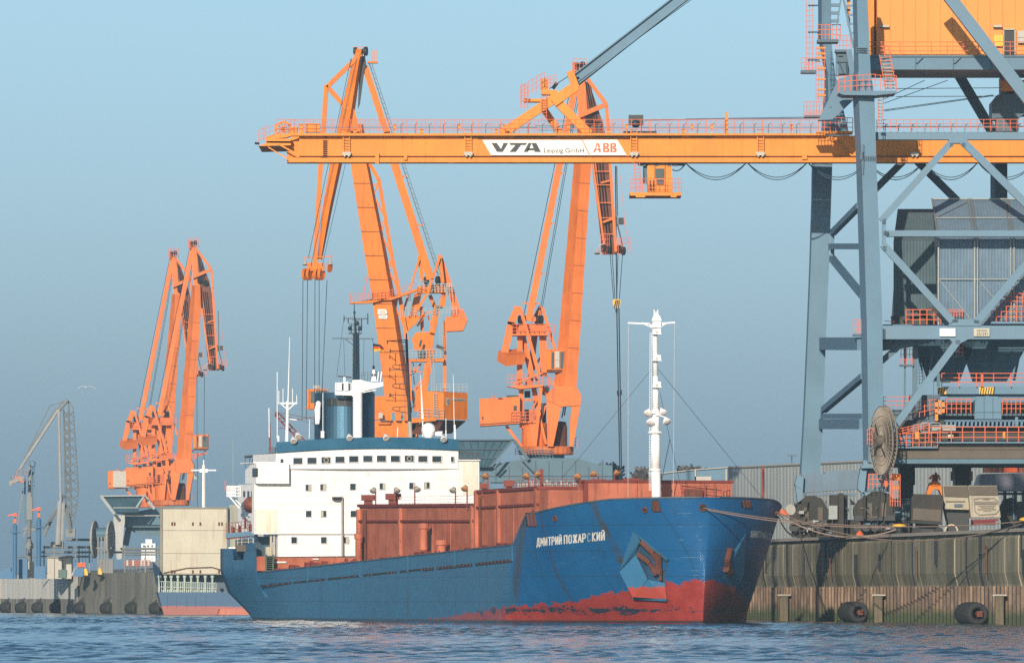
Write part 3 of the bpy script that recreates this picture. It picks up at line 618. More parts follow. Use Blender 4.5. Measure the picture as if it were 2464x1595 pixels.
# bridge front: gently bowed, with a cambered blue roof band
b = MB(); bb = MB(); N = 18; W0, W1 = 664.5, 1103
def brow(i): t = i / N; x = W0 + (W1 - W0) * t; c = 1 - (2 * t - 1) ** 2; return x, c
for i in range(N):
    (x0, c0), (x1, c1) = brow(i), brow(i + 1)
    f = lambda x, y, c, du=0.0: on_u(x, y, UF - .12 - .5 * c + du)
    base = lambda x: 1103 - 0 * x
    yb0, yb1 = 1089 - 6 * (i / N) - 7.5 * c0, 1089 - 6 * ((i + 1) / N) - 7.5 * c1
    b.hexa([f(x0, 1128, c0), f(x1, 1128, c1), f(x1, yb1 + 1, c1), f(x0, yb0 + 1, c0)], [f(x0, 1128, c0, 5), f(x1, 1128, c1, 5), f(x1, yb1, c1, 5), f(x0, yb0, c0, 5)])
    yt0, yt1 = 1064.5 - 8 * (i / N) - 8.5 * c0, 1064.5 - 8 * ((i + 1) / N) - 8.5 * c1
    bb.hexa([f(x0, yb0, c0, -.3), f(x1, yb1, c1, -.3), f(x1, yt1, c1, -.3), f(x0, yt0, c0, -.3)], [f(x0, yb0, c0, 6), f(x1, yb1, c1, 6), f(x1, yt1, c1, 6), f(x0, yt0, c0, 6)])
wh = b.build('wheelhouse', M['white'], ship, smooth=False); bb.build('roof_band', M['sblue'], ship)
def win(x, y, w, h, u, par, extra=False):
    b = MB(); prect(b, x - w / 2, y - h / 2, x + w / 2, y + h / 2, u - .07, .3); o = b.build('window', M['glass'], par)
    if h > 14.8 and random.random() < .55:
        c_ = MB(); s_w = random.choice((-1, 1)); prect(c_, *sorted((x + s_w * (w / 2 - 1), x + s_w * random.uniform(-1, 3)))[:1], y - h / 2 + 1, max(x + s_w * (w / 2 - 1), x + s_w * .5), y + h / 2 - 1, u - .09, .05); c_.build('curtain', M['cream'], o)
    f = MB(); t = 1.0
    prect(f, x - w / 2 - t, y - h / 2 - t, x + w / 2 + t, y - h / 2, u - .13, .2); prect(f, x - w / 2 - t, y + h / 2, x + w / 2 + t, y + h / 2 + t, u - .13, .2)
    prect(f, x - w / 2 - t, y - h / 2, x - w / 2, y + h / 2, u - .13, .2); prect(f, x + w / 2, y - h / 2, x + w / 2 + t, y + h / 2, u - .13, .2); f.build('frame', M['white'], o)
    if extra:
        r = MB(); k = on_u(x, y, u - .12); r.lathe(k, -AFT, [(.19, 0), (.27, 0), (.27, .05), (.19, .05)], 18, closed=True); r.build('clear_view_screen', M['lamp'], o)
for x, y, e in zip((523, 613, 703, 792, 880, 970, 1057, 1146, 1235, 1322, 1411), (767, 765, 762, 758, 755, 753, 752, 753, 752, 754, 755), (0, 0, 1, 0, 0, 0, 0, 0, 1, 0, 0)):
    px, py = 520 + x / 2.657, 820 + y / 2.657; t = (px - W0) / (W1 - W0); c = 1 - (2 * t - 1) ** 2; win(px, py, 22, 14.5, UF - .12 - .5 * c - .04, wh, e)
for x, y in ((421, 771), (1511, 756)):
    px, py = 520 + x / 2.657, 820 + y / 2.657; win(px, py, 7, 12, UF - .3, wh)
for y, xs in ((938, (590, 684, 875, 1063, 1253, 1348)), (1105, (592, 687, 878)), (1273, (499, 689, 832))):
    for i, x in enumerate(xs): win(520 + x / 2.657, 820 + (y - (i * 3 if y < 1000 else 0)) / 2.657, 13.5, 15, UF + (.25 if y > 1200 else 0), house)
b = MB(); b.tube(on_u(823, 1338, UF - .5), on_u(823, 1193, UF - .5), .09); b.build('drain_pipe', M['lamp'], house)
b = MB()
for y in (1152, 1172, 1212, 1232, 1255): prect(b, 614, y, 1150, y + .7, UF - .02, .1)
for x in (700, 772, 840, 905, 985, 1060): prect(b, x, 1116, x + .6, 1283, UF - .02, .1)
b.build('weld_seam', paint('weld seam white', (.70, .68, .62), .5, .05, .3, (.5, .38, .2), .1), house)  # weld seams in a duller white than the plating
b = MB(); prect(b, 803, 1195, 822, 1202, UF - .8, .6); b.build('deck_light', M['dark'], house)
b = MB(); p = on_u(884, 1141, UF); b.lathe(p, -AFT, [(.22, 0), (.26, .03), (.18, .06), (.2, .04)], 14); b.build('porthole_rim', paint('cream rim', (.7, .6, .45)), house)
b = MB()
for y in (1283.5, 1190.5): prect(b, 612, y, 1153, y + 1.2, UF - .04, .2)
prect(b, 612, 1110, 615, 1283, UF - .05, .2); prect(b, 1100, 1105.5, 1156, 1108, UF - .3, 5); prect(b, 610, 1111.5, 666, 1114, UF - .3, 5); b.build('ledge', M['white'], house)
# starboard side, aft of the front: bridge wing, side wall, boat, poop
b = MB(); splate(b, [(590, 1163), (617, 1163), (617, 1113), (607, 1113), (590, 1132)], 12.4, 3.5); wing = b.build('bridge_wing', M['white'], ship)
b = MB(); splate(b, [(607, 1147), (616, 1147), (616, 1126), (607, 1126)], 12.46, .2); b.build('window', M['glass'], wing)
b = MB(); splate(b, [(573, 1290), (640, 1288), (640, 1163), (573, 1166)], 8.9, 17.0); side = b.build('side_wall', M['white'], ship)
b = MB()
for x in (587, 597, 606): splate(b, [(x - 2, 1195), (x + 2, 1195), (x + 2, 1181), (x - 2, 1181)], 8.96, .2)
b.build('window', M['glass'], side)
b = MB()
p0 = on_v(606, 1214, 10.2); b.sphere(p0, .9, 14, 10, 1.0, 2.6, .98); ob = b.build('lifeboat', paint('brown lifeboat', (0.24, 0.075, 0.05), 0.5), ship, smooth=True)
b = MB(); p = on_v(590, 1090, 9); Y = p.y
b.poly([(588, 1100), (664, 1091), (664, 1088), (588, 1096)], 5, Y=Y); b.bar(590, 1098, 590, 1125, 1.6, Y=Y + .2); b.bar(601, 1098, 601, 1125, 1.4, Y=Y + 4); b.bar(640, 1092, 640, 1112, 2, Y=Y + .2); b.poly([(604, 1113), (608, 1113), (612, 1101), (609, 1100)], .5, Y=Y + 1); b.build('canopy', M['dark'], ship)
b = MB(); b.rect(646, 1075, 662, 1112, 3, Y=Y + 1); b.build('locker', M['greyd'], ship)
b = MB(); p = on_v(560, 1185, 12.0); Y = p.y
b.rect(546, 1169, 578, 1172, 2.5, Y=Y); b.rect(546, 1193, 578, 1195, 2.5, Y=Y); b.rect(547, 1172, 566, 1193, .2, Y=Y + .2); b.rails(546, 1195, 578, 1195, 26, 5, Y=Y, r=1.4)
b.bar(553, 1195, 576, 1222, 3, Y=Y); b.bar(560, 1195, 580, 1215, 2.4, Y=Y + 1); b.build('wing_platform', M['white'], ship)
b = MB(); b.rect(541, 1157, 544, 1181, .5, Y=Y); b.build('life_ring', M['rail'], ship)
b = MB(); p = on_v(575, 1290, 12.2); Y = p.y
b.poly([(543, 1294), (612, 1288), (612, 1277), (543, 1283)], 3, Y=Y); bal = b.build('poop_balcony', M['sblue'], ship); b = MB()
b.poly([(545, 1297), (600, 1291), (600, 1289), (545, 1294)], 2.5, Y=Y + .1); b.build('balcony_floor', M['redd'], bal)
b = MB(); b.rails(544, 1283, 610, 1277, 25, 7, Y=Y + .2, r=1.2); b.build('guard_rail', M['redd'], bal)
b = MB()
for x, w, h, m in ((556, 10, 14, 0), (572, 8, 16, 0), (598, 14, 20, 0)): b.rect(x, 1281 - h, x + w, 1281, 1, Y=Y + 1)
b.rod(590, 1272, 590, 1245, 3, Y=Y + 1); b.build('deck_locker', M['redd'], ship)
b = MB()
b.sphere(V(570, 1266, Y + .8), .3); b.build('life_raft', M['white'], ship, smooth=True)
# dark mooring deck opening, frames and winches below the balcony
b = MB(); q = on_v(590, 1310, 12.05); b.poly([(566, 1318), (606, 1316), (606, 1296), (566, 1298)], .3, Y=q.y + .1); b.build('mooring_opening', M['dark'], ship)
b = MB(); b.rect(569, 1311, 592, 1326, .3, Y=q.y - .2); b.build('rubbing_plate', M['brown'], ship)
b = MB()
for x in (572, 582, 598): b.bar(x, 1318, x, 1294, 2, Y=q.y - .1)
b.bar(568, 1305, 606, 1303, 1.5, Y=q.y - .1); b.build('frame_bar', M['alu'], ship)
b = MB(); prect(b, 619, 1290, 669, 1338, UF + 3, .3); b.build('recess_wall', M['greyd'], house); b = MB()
for x in (652, 660): b.tube(on_u(x, 1338, UF + .6), on_u(x, 1284, UF + .6), .12)
prect(b, 640, 1315, 650, 1338, UF + 1.5, .4); b.build('recess_post', M['cream'], house)
b = MB(); prect(b, 619, 1338, 645, 1373, UF - 1, .3); prect(b, 662, 1341, 860, 1372, UF - .3, .3); b.build('break_bulkhead', M['red'], ship)
b = MB(); prect(b, 640, 1337, 658, 1374, UF - 1.4, .25); o = b.build('deck_stair', M['dark'], ship); b = MB()
for x in (640, 657): b.tube(on_u(x, 1376, UF - 1.9), on_u(x + 1, 1334, UF - 1.5), .1)
for y in range(1341, 1374, 5): prect(b, 641, y, 657, y + 1.3, UF - 1.8, .3)
b.build('stair_tread', paint('green stair', (0.08, 0.13, 0.09)), o)
b = MB(); prect(b, 661, 1350, 689, 1354, UF - .5, .15); prect(b, 753, 1343, 767, 1346, UF - .5, .15); b.build('bulkhead_sign', M['sign'], ship)
b = MB()
for k in range(22):
    x = random.uniform(690, 860); w = random.uniform(3, 14); h = random.uniform(6, 22); prect(b, x, 1372 - (x - 690) * .06 - h, x + w, 1374 - (x - 690) * .06, UF - random.uniform(1.5, 6), .5)
b.build('winch_gear', M['redd'], ship)
# low railing right of the house
b = MB(); b.rails(1103, 1106, 1156, 1106, 17, 9, Y=on_u(1130, 1100, UF).y, r=1.1); b.rods = 0; b.bar(1103, 1088, 1156, 1091, 3, Y=on_u(1130, 1100, UF).y); b.build('guard_rail', M['dark'], house)
b = MB(); prect(b, 1113, 1108, 1150, 1190, UF - .06, .1); b.build('corner_panel', paint('stained white panel', (0.78, 0.75, 0.66), 0.5, 0.1, 0.35, (0.5, 0.33, 0.15), 0.15), house)
b = MB(); prect(b, 613, 1225, 668, 1280, UF - .05, .1); b.build('stained_panel', paint('rust stained white', (0.82, 0.79, 0.70), 0.5, 0.06, 0.5, (0.6, 0.42, 0.18), 0.12), house)

# ---- funnel and its white mast
p = on_u(829, 1050, 110); Yf = p.y; k = Yf / F; b = MB()
zc0 = V(0, 1062, Yf).z; zc1 = V(0, 944, Yf).z; ca = V(829, 1050, Yf + 3.0); n = 56; ring = []
def fun(z, s): return [Vector((ca.x + s * 73 * k * math.copysign(abs(math.cos(t)) ** 1.0, math.cos(t)), ca.y + s * 3.6 * math.copysign(abs(math.sin(t)) ** 1.0, math.sin(t)), z)) for t in [2 * math.pi * i / n for i in range(n)]]
b.hexa(fun(zc0, 1.0), fun(zc1, 1.0)); b.poly([(870, 945), (900, 947), (896, 937), (872, 938)], 3, Y=Yf + 1)
fun_ = b.build('funnel', paint('glossy funnel blue', (0.045, 0.115, 0.185), 0.42, 0.1, 0.2, (0.02, 0.05, 0.07), metal=0.7), ship, smooth=False)
def on_fun(px, py, r): c_ = (px - 829) / 73; s_ = math.sqrt(max(0, 1 - c_ * c_)); z_ = V(0, py, Yf).z; return Vector((ca.x + 73 * k * c_ * r, ca.y - 3.6 * s_ * r, z_))
b = MB(Yf); b.begin()
for x in range(787, 845, 6): b.hexa([on_fun(x, 977, 1.012), on_fun(x + 6, 977, 1.012), on_fun(x + 6, 958, 1.012), on_fun(x, 958, 1.012)], [on_fun(x, 977, .98), on_fun(x + 6, 977, .98), on_fun(x + 6, 958, .98), on_fun(x, 958, .98)])
lou = b.build('louvre', M['dark'], fun_); b = MB(Yf)
for x in (800, 816, 831): b.hexa([on_fun(x, 976, 1.03), on_fun(x + 2, 976, 1.03), on_fun(x + 2, 959, 1.03), on_fun(x, 959, 1.03)], [on_fun(x, 976, 1.0), on_fun(x + 2, 976, 1.0), on_fun(x + 2, 959, 1.0), on_fun(x, 959, 1.0)])
b.build('louvre_bar', M['greyd'], lou)
b = MB(Yf); b.lathe(V(766, 1020, Yf - .4), (0, 0, 1), [(.1, 0), (.2, .6), (.22, 1.6), (.3, 2.2), (.1, 2.4)], 10); b.poly([(759, 1020), (763, 1020), (767, 985), (770, 970), (762, 968), (757, 985)], .4, dy=-.5); b.build('ventilator', M['white'], fun_, smooth=False)
mp = MB(Yf - 2.2); mp.rod(860.5, 1062, 860.5, 916, 11.5, n=16); mp.rect(848, 914, 872, 944, .9, dy=-.4)
fmst = mp.build('mast_column', M['white'], ship); b = MB(Yf - 2.4)
b.poly([(806, 950), (845, 951), (862, 962), (870, 962), (870, 938), (806, 941)], 1.6); b.poly([(868, 943), (922, 929), (922, 919), (900, 921), (868, 915)], 1.4); b.bar(868, 945, 905, 938, 2)
b.rails(807, 941, 845, 941, 20, 9, r=1.3); b.build('mast_platform', M['white'], fmst); b = MB(Yf - 2.6)
b.rect(810, 922, 822, 940, .6); b.rect(826, 918, 838, 940, .6); b.rod(829, 918, 829, 907, 3); b.poly([(893, 918), (906, 918), (901, 888), (897, 888)], .7)
for x in (910, 917): b.bar(x - 2, 918, x + 1, 894, 2.2)
b.build('radar_base', M['white'], fmst); b = MB(Yf - 2.6); b.bar(813, 905, 846, 908, 3.2, d=3); b.rod(899, 888, 899, 880, 3.2); b.rect(822, 922, 827, 939, .5); b.rect(838, 922, 842, 939, .5)
b.rect(894, 899, 898, 904, .1, dy=-.2); b.rect(900, 899, 904, 904, .1, dy=-.2); b.build('radar_scanner', M['dark'], fmst)
b = MB(Yf - 1.5); b.rails(870, 919, 914, 916, 22, 8, r=1.1); b.build('guard_rail', M['greyd'], fmst)
b = MB(Yf - 1.8); b.rod(859, 1062, 859, 940, .5)
for x in (851.5, 862.5, 856): b.rod(x, 920, x - (x - 856) * .15, 802, 3.2, n=8, r2=2.8)
b.rod(856, 802, 854, 765, 3.2, r2=2.4); b.rod(853, 766, 852, 728, 2, r2=.7); b.rect(839, 800, 870, 803, 1.2); b.rails(840, 800, 869, 800, 22, 6, r=1.2)
b.bar(799, 814, 899, 815, 2.2); b.bar(831, 816, 850, 830, 2.2); b.bar(827, 766, 885, 767, 2.6); b.sphere(V(853, 752, Yf - 1.8), .14)
for x, y0, y1 in ((828, 773, 760), (838, 777, 766), (870, 777, 766), (885, 780, 754), (845, 800, 780), (864, 800, 784), (870, 796, 778)): b.rod(x, y0, x, y1, 1.4)
for y in range(770, 915, 12): b.bar(847, y, 866, y, 1.6)
for x, y in ((842, 790), (866, 790), (859, 777)): b.sphere(V(x, y, Yf - 2), .22)
b.build('signal_mast', paint('mast navy', (0.008, 0.03, 0.055), 0.4), ship)
fy = Yf - 1.6; b = MB()
fl = []; n = 10
for j, (y0, y1, mname) in enumerate(((0, .34, 'ink'), (.34, .67, 'signred'), (.67, 1, 'yellow'))):
    b = MB()
    for i in range(n):
        f = lambda t, s: V(898 + 25 * t, 826 + s * (20 - 9 * t) + 8 * t * t * 1.3 + 1.2 * math.sin(t * 7), fy + .18 * math.sin(t * 8))
        b.quad(f(i / n, y0), f((i + 1) / n, y0), f((i + 1) / n, y1), f(i / n, y1))
    fl.append((b, mname))
flag = thing('flag', 'small black, red and gold flag flying from a halyard above the bridge', 'flag', V(898, 846, fy))
for b, m in fl: b.build('flag_stripe', M[m], flag)
b = MB(fy); b.rod(898, 826, 899, 918, .5, n=4); b.rod(898, 826, 896, 815, .5, n=4); b.rod(827, 770, 810, 906, .4, n=4); b.rod(827, 815, 830, 905, .4, n=4); b.rod(876, 816, 874, 905, .4, n=4); b.build('halyard', M['rope'], ship)
# dark signal mast with brackets
Ys = on_u(985, 1050, 108).y; b = MB(Ys); b.rod(988, 1062, 986, 1014, 5.2, n=10); b.build('mast_foot', M['lamp'], ship)
b = MB(Ys); b.rod(986, 1014, 978, 816, 4.6, n=10, r2=3.2); b.rod(978, 818, 978, 802, 2)
for y, x in ((823, 932), (844, 939), (889, 938), (950, 939)): b.rod(980, y + 1, x, y - (3 if y < 830 else 0), 1.0, n=5); b.rod(x, y - 4, x, y + 5, 1.4)
for y in (877, 923, 978):
    b.line([V(979, y, Ys), V(948, y + 1, Ys), V(944, y + 5, Ys), V(947, y + 9, Ys), V(980, y + 15, Ys)], .04, 5); b.rod(962, y, 962, y + 12, .9)
for y in (858, 905, 950): b.rod(952, y - 8, 952, y + 18, .9); b.rod(952, y + 10, 939, y, .9); b.rod(938, y - 4, 938, y + 6, 1.2)
b.rod(978, 818, 934, 820, 1.0); b.rod(986, 984, 1000, 975, 1); b.rod(984, 904, 998, 898, 1); b.rod(997, 925, 995, 904, 1.2); b.ladder(975, 1010, 972, 830, 4, 26, r=.8); b.build('signal_pole', M['ink'], ship)
# aerials, satellite dome, floodlights, aft mast, derrick
b = MB(); Ya = on_u(1050, 1050, 106).y
b.rod(1017, 1008, 1013, 925, 3.4, Y=Ya, r2=1.0); b.rod(1013, 925, 1012, 900, .8, Y=Ya); b.rod(1017, 1012, 1017, 1050, 1.6, Y=Ya); b.rod(1095, 1058, 1094, 1022, 2.8, Y=Ya); b.rod(1093, 1022, 1090, 880, 1.0, Y=Ya, r2=.5)
b.rod(1073, 1054, 1073, 1006, .8, Y=Ya); b.rod(1073, 1050, 1073, 1035, 1.6, Y=Ya); b.rod(956, 1052, 957, 1028, 1.2, Y=Ya); b.rod(777, 1050, 777, 945, .9, Y=Ya); b.rod(667, 1055, 667, 895, 1.0, Y=Ya); b.rod(648, 1052, 647, 982, 1.2, Y=Ya); b.rod(744, 1055, 745, 1010, .9, Y=Ya); b.rod(670, 1048, 670, 1062, 2.5, Y=Ya)
b.rect(772, 1037, 780, 1053, .5, Y=Ya); b.build('whip_aerial', M['white'], ship)
b = MB(); k = Ya / F; b.lathe(V(1031, 1053, Ya), (0, 0, 1), [(9 * k, -.3), (9 * k, 0), (15 * k, .3)] + [(17.2 * k * math.cos(t), (19 + 17.5 * math.sin(t)) * k) for t in np.linspace(-.5, math.pi / 2, 9)], 24); b.build('satellite_dome', M['white'], ship, smooth=True)
b = MB(); b.lathe(V(1048, 1044, Ya - .5), (.9, -.3, 0), [(.22, 0), (.3, .3), (.3, .75), (.2, .8)], 12); b.build('searchlight', M['white'], ship)
for x, y in ((841, 1052), (929, 1052), (1067, 1055), (706, 1059), (717, 1048)):
    p = on_u(x, y, 103); b = MB(); b.lathe(p, (.15, -.75, -.5), [(.1, -.55), (.2, -.35), (.24, -.05), (.33, .12), (.33, .2), (.28, .2)], 12); o = b.build('roof_floodlight', M['white'], ship, smooth=True)
    b = MB(); b.lathe(p + Vector((.02, -.13, -.09)), (.15, -.75, -.5), [(.001, 0), (.26, .01)], 12); b.build('lens', M['lamp'], o)
b = MB(); Yb = on_u(693, 1000, 112).y
b.rod(690, 1062, 692, 965, 4, Y=Yb, r2=3); b.rod(693, 965, 697, 812, 1.6, Y=Yb, r2=.7); b.bar(670, 970, 715, 970, 3.5, Y=Yb); b.bar(672, 968, 692, 985, 2, Y=Yb); b.bar(712, 968, 694, 985, 2, Y=Yb)
for x, y in ((671, 940), (681, 935), (704, 935), (714, 950)): b.rod(x, 970, x, y, .9, Y=Yb)
b.bar(697, 1008, 714, 1010, 2, Y=Yb); b.build('aerial_mast', M['white'], ship)
b = MB(); b.bar(661, 998, 727, 1066, 4, Y=Yb + 1); b.bar(672, 995, 742, 1068, 3, Y=Yb + 2)
for t in np.linspace(0, 1, 9): b.bar(661 + 66 * t, 998 + 68 * t, 672 + 68 * t, 995 + 70 * t, 2, Y=Yb + 1.5)
b.rod(662, 996, 670, 996, 6, Y=Yb + 1); b.bar(650, 1085, 649, 1020, 4, Y=Yb); b.bar(649, 1020, 647, 1000, 2, Y=Yb); b.bar(672, 1030, 700, 1030, 2, Y=Yb); b.rod(668, 992, 758, 1008, .6, Y=Yb + 1); b.rod(668, 996, 758, 1020, .6, Y=Yb + 1); b.rod(700, 1010, 758, 1003, .6, Y=Yb + 1); b.build('derrick', M['redd'], ship)
# ---------------------------------------------------------------- the gantry unloader with its long orange boom
YN, YG, YR = 788.0, 803.0, 822.0
gan = thing('gantry_crane', 'huge blue grey gantry unloader with long orange boom reaching over the ship', 'crane', V(2100, 1292, YN))
def legpath(name, secs, Y, dep, mat, lf=0.28, back=.7):
    """secs: (y, x_left, x_right) — a box column with its narrow face turned to the left"""
    b = MB(); rings = []
    for y, xl, xr in secs:
        xm = xl + (xr - xl) * lf; rings.append([V(xl, y, Y + dep * .9), V(xm, y, Y), V(xr, y, Y + .15), V(xr, y, Y + dep) + Vector((0, 0, 0)), V(xl + (xr - xl) * back * .3, y, Y + dep + .3)])
    for p, q in zip(rings, rings[1:]): b.hexa(p, q)
    return b.build(name, mat, gan)
M['leg'] = paint('gantry leg paint', (0.10, 0.205, 0.305), 0.5, 0.14, 0.42, (0.13, 0.17, 0.19), 0.03, scale=0.18)
leg1 = legpath('leg', [(-40, 2051, 2086), (172, 2055, 2095), (180, 2052, 2096), (232, 2052, 2104), (395, 2060, 2109), (770, 2071, 2123), (1000, 2075, 2126), (1112, 2077, 2121)], YN, 2.4, M['leg'])
b = MB(YN - .25); b.rect(2060, 115, 2086, 117, .2); b.rect(2060, 120, 2086, 122, .2); b.rect(2060, 125, 2086, 127, .2); b.rect(2076, 348, 2079, 405, .2); b.rect(2070, 366, 2078, 385, .3); b.rect(2076, 405, 2078, 420, .2)
for x in range(2080, 2108, 4): b.rect(x, 375, x + 1.4, 386, .1)
b.build('bolted_joint', M['greyd'], leg1)
leg2 = legpath('leg', [(388, 1953, 2003), (480, 1952, 2000), (640, 1947, 1995), (820, 1940, 1987), (1000, 1932, 1981), (1140, 1924, 1974)], YR, 2.4, M['leg'], lf=.08)
legpath('leg', [(386, 2383, 2424), (600, 2383, 2424), (820, 2384, 2425)], YR, 2.4, M['greyd'])
legpath('mast_column', [(-40, 1968, 2000), (95, 1969, 2000), (180, 1985, 2010), (330, 1975, 2045)], YG + 6, 2.5, M['grey'])
b = MB(YN + 5); b.poly([(1969, 290), (2004, 288), (2056, 238), (2056, 180), (2018, 190)], 2.0); b.rod(1999, 258, 1999, 258.5, 4); b.bar(2026, -20, 2054, 116, 5); b.bar(2042, 120, 2052, 180, 14); b.rect(2012, 120, 2045, 182, 1.2, dy=1.5); b.build('boom_hinge_bracket', M['grey'], gan)
b = MB(YN + 5)
for y in range(-8, 110, 22): b.bar(2030 + y * .2, y + 2, 2054, y, 4)
for y in range(-10, 62, 19): b.rect(1999, y, 2022 - y * .06, y + 7, .6)
b.bar(2026, -20, 2014, 62, 4); b.build('ladder_frame', M['grey'], gan)
b = MB(YN + 6); b.rect(2014, 130, 2050, 150, 1); b.rect(2018, 152, 2036, 178, 1); b.rod(2022, 135, 2022, 136, 8); b.rod(2018, 148, 2030, 178, 2); b.rod(2040, 140, 2038, 180, 2); b.build('hinge_gear', M['greyd'], gan)
b = MB(YN + 6); b.rect(2038, 0, 2046, 62, .4); b.build('orange_panel', M['gorange'], gan)
# ladder cages and little platforms left of the mast
b = MB(YN + 6)
for x in (1941, 1948, 1956): b.bar(x, -20, x - 1, 176, 1.2)
for y in range(0, 176, 13): b.bar(1939, y, 1958, y - 1, 1.3)
b.rails(1928, 176, 1963, 176, 36, 9); 
for x in (1964, 1971, 1978, 1984): b.bar(x, 112, x - 1, 248, 1.3)
for y in range(116, 246, 11): b.bar(1963, y, 1985, y, 1.4)
b.rails(1968, 96, 2022, 96, 36, 9, r=1.7); b.rails(2012, 122, 2046, 122, 36, 9); b.rails(1934, 279, 1980, 277, 33, 8); b.rails(1936, 283, 1980, 278, 10, 30); b.build('ladder_cage', M['rail'], gan)
b = MB(YN + 5.8)
for y in (114, 128, 138, 163, 189, 214, 228): b.rect(1966, y, 1987, y + 4, .5)
b.build('yellow_ring', M['gorange'], gan)
b = MB(YN + 5.5); b.rect(1928, 169, 1963, 176, 2); b.rect(1968, 95, 2018, 102, 3); b.rect(2010, 120, 2044, 126, 2); b.rect(1945, 12, 1970, 14, 1); b.rect(1945, 76, 1970, 78, 1); b.rect(1944, 142, 1972, 145, 1); b.rect(1936, 278, 1975, 282, 2); b.build('small_platform', M['greyd'], gan)
# platform round the near leg, stairs
b = MB(YN - 1.5); b.poly([(2018, 224), (2028, 219), (2158, 219), (2156, 225), (2108, 230), (2030, 229)], 5); b.build('leg_platform', M['grey'], gan)
b = MB(YN - 1.6); b.rails(2018, 222, 2106, 217, 38, 14, r=1.6); b.rails(2106, 217, 2157, 219, 36, 13, r=1.4); b.build('railing', M['rail'], gan)
b = MB(YN - .5); b.bar(2116, 132, 2131, 218, 2.2); b.bar(2137, 112, 2157, 212, 2); b.bar(2120, 100, 2131, 140, 1.6); b.bar(2112, 240, 2116, 315, 1.8); b.bar(2127, 228, 2120, 312, 1.8)
for y in range(132, 218, 9): b.bar(2117 + (y - 132) * .18, y - 20, 2142 + (y - 132) * .17, y - 22, 1.2)
b.build('stair_rail', M['rail'], gan)
b = MB(YN - .3)
for y in range(138, 216, 8): b.rect(2118 + (y - 132) * .18, y, 2140 + (y - 132) * .18, y + 2.5, 1)
for y in range(232, 312, 8): b.rect(2113, y, 2124, y + 2, .6)
b.build('stair_tread', M['alu'], gan)
# machinery house on its deck
b = MB(); b.rect(2111, -70, 2700, 134, 12, Y=799); mh = b.build('machinery_house', M['house'], gan); b = MB(); b.rect(2086, -70, 2103.5, 133, 9, Y=801.5); b.build('house_side', M['gorange'], gan)
b = MB(798.93)
for x in range(2142, 2620, 30): b.rect(x, -70, x + 1, 134, .15)
b.build('panel_seam', paint('panel seam paint', (0.62, 0.24, 0.06)), mh)  # panel seams in a darker orange than the cladding
b = MB(798.7); b.rect(2416, 73, 2441, 132, .5); d = b.build('doorway', M['dark'], mh); b = MB(798.5); b.rect(2414, 71, 2416.5, 132, .4); b.rect(2441, 71, 2444, 132, .4); b.rect(2414, 70, 2444, 72.5, .4); b.build('frame', M['cream'], d)
b = MB(798.5); b.rect(2392, 85, 2415, 112, .3); b.build('yellow_notice', M['yellow'], mh); b = MB(798.4); b.rect(2449, 75, 2480, 104, .3); b.rect(2449, 89, 2480, 90.5, .3, dy=-.1); b.build('grey_panel', M['lamp'], mh)
b = MB(798.3); b.rect(2118, 61, 2139, 66, .6); b.rect(2390, 61, 2411, 66, .6); b.build('strip_lamp', M['lamp'], mh)
b = MB(795.8); b.rails(2090, 134, 2620, 133, 32, 39, r=1.5); b.build('railing', M['rail'], gan)
b = MB(795.6); b.rect(2089, 137, 2640, 168, 13); dk = b.build('house_deck_beam', M['grey'], gan); b = MB(795.4); b.rect(2088, 133.5, 2640, 137.5, 13.4)
for x in range(2112, 2640, 91): b.poly([(x, 152), (x + 14, 139), (x + 18, 139), (x + 4, 153)], .5, dy=-.1); b.rect(x + 90, 138, x + 91.5, 168, .4)
b.build('deck_edge', M['portal'], dk)
b = MB(YN - 1); b.bar(2240, -62, 2500, 275, 27, d=30); b.bar(2253, -66, 2513, 271, 6, d=26, dy=-.1); b.build('diagonal_brace', M['leg'], gan)
b = MB(YR); b.bar(2289, 150, 2395, 330, 23); b.bar(2190, 372, 2100, 462, 17); b.bar(2205, 386, 2310, 490, 18); b.build('diagonal_brace', M['greyd'], gan)
b = MB(YG + 4); b.poly([(2387, 286), (2387, 245), (2400, 229), (2470, 210), (2620, 210), (2620, 270), (2464, 275), (2452, 284)], 5); b.rect(2398, 284, 2450, 316, 3); b.rect(2408, 186, 2440, 226, 3); b.build('hoist_trolley', M['greyd'], gan)
b = MB(YG + 3.5); b.rect(2408, 193, 2480, 220, 3); b.rod(2402, 234, 2402, 234.3, 3, dy=-.3); b.build('trolley_cover', M['gorange'], gan)
b = MB(YG + 2)
for x1, y1, x2, y2 in ((2120, 242, 2225, 194), (2125, 250, 2280, 194), (2155, 214, 2408, 212), (2155, 233, 2408, 232), (2122, 266, 2390, 229), (2128, 268, 2390, 231)): b.rod(x1, y1, x2, y2, .8, n=4)
b.build('hoist_rope', M['rope'], gan)

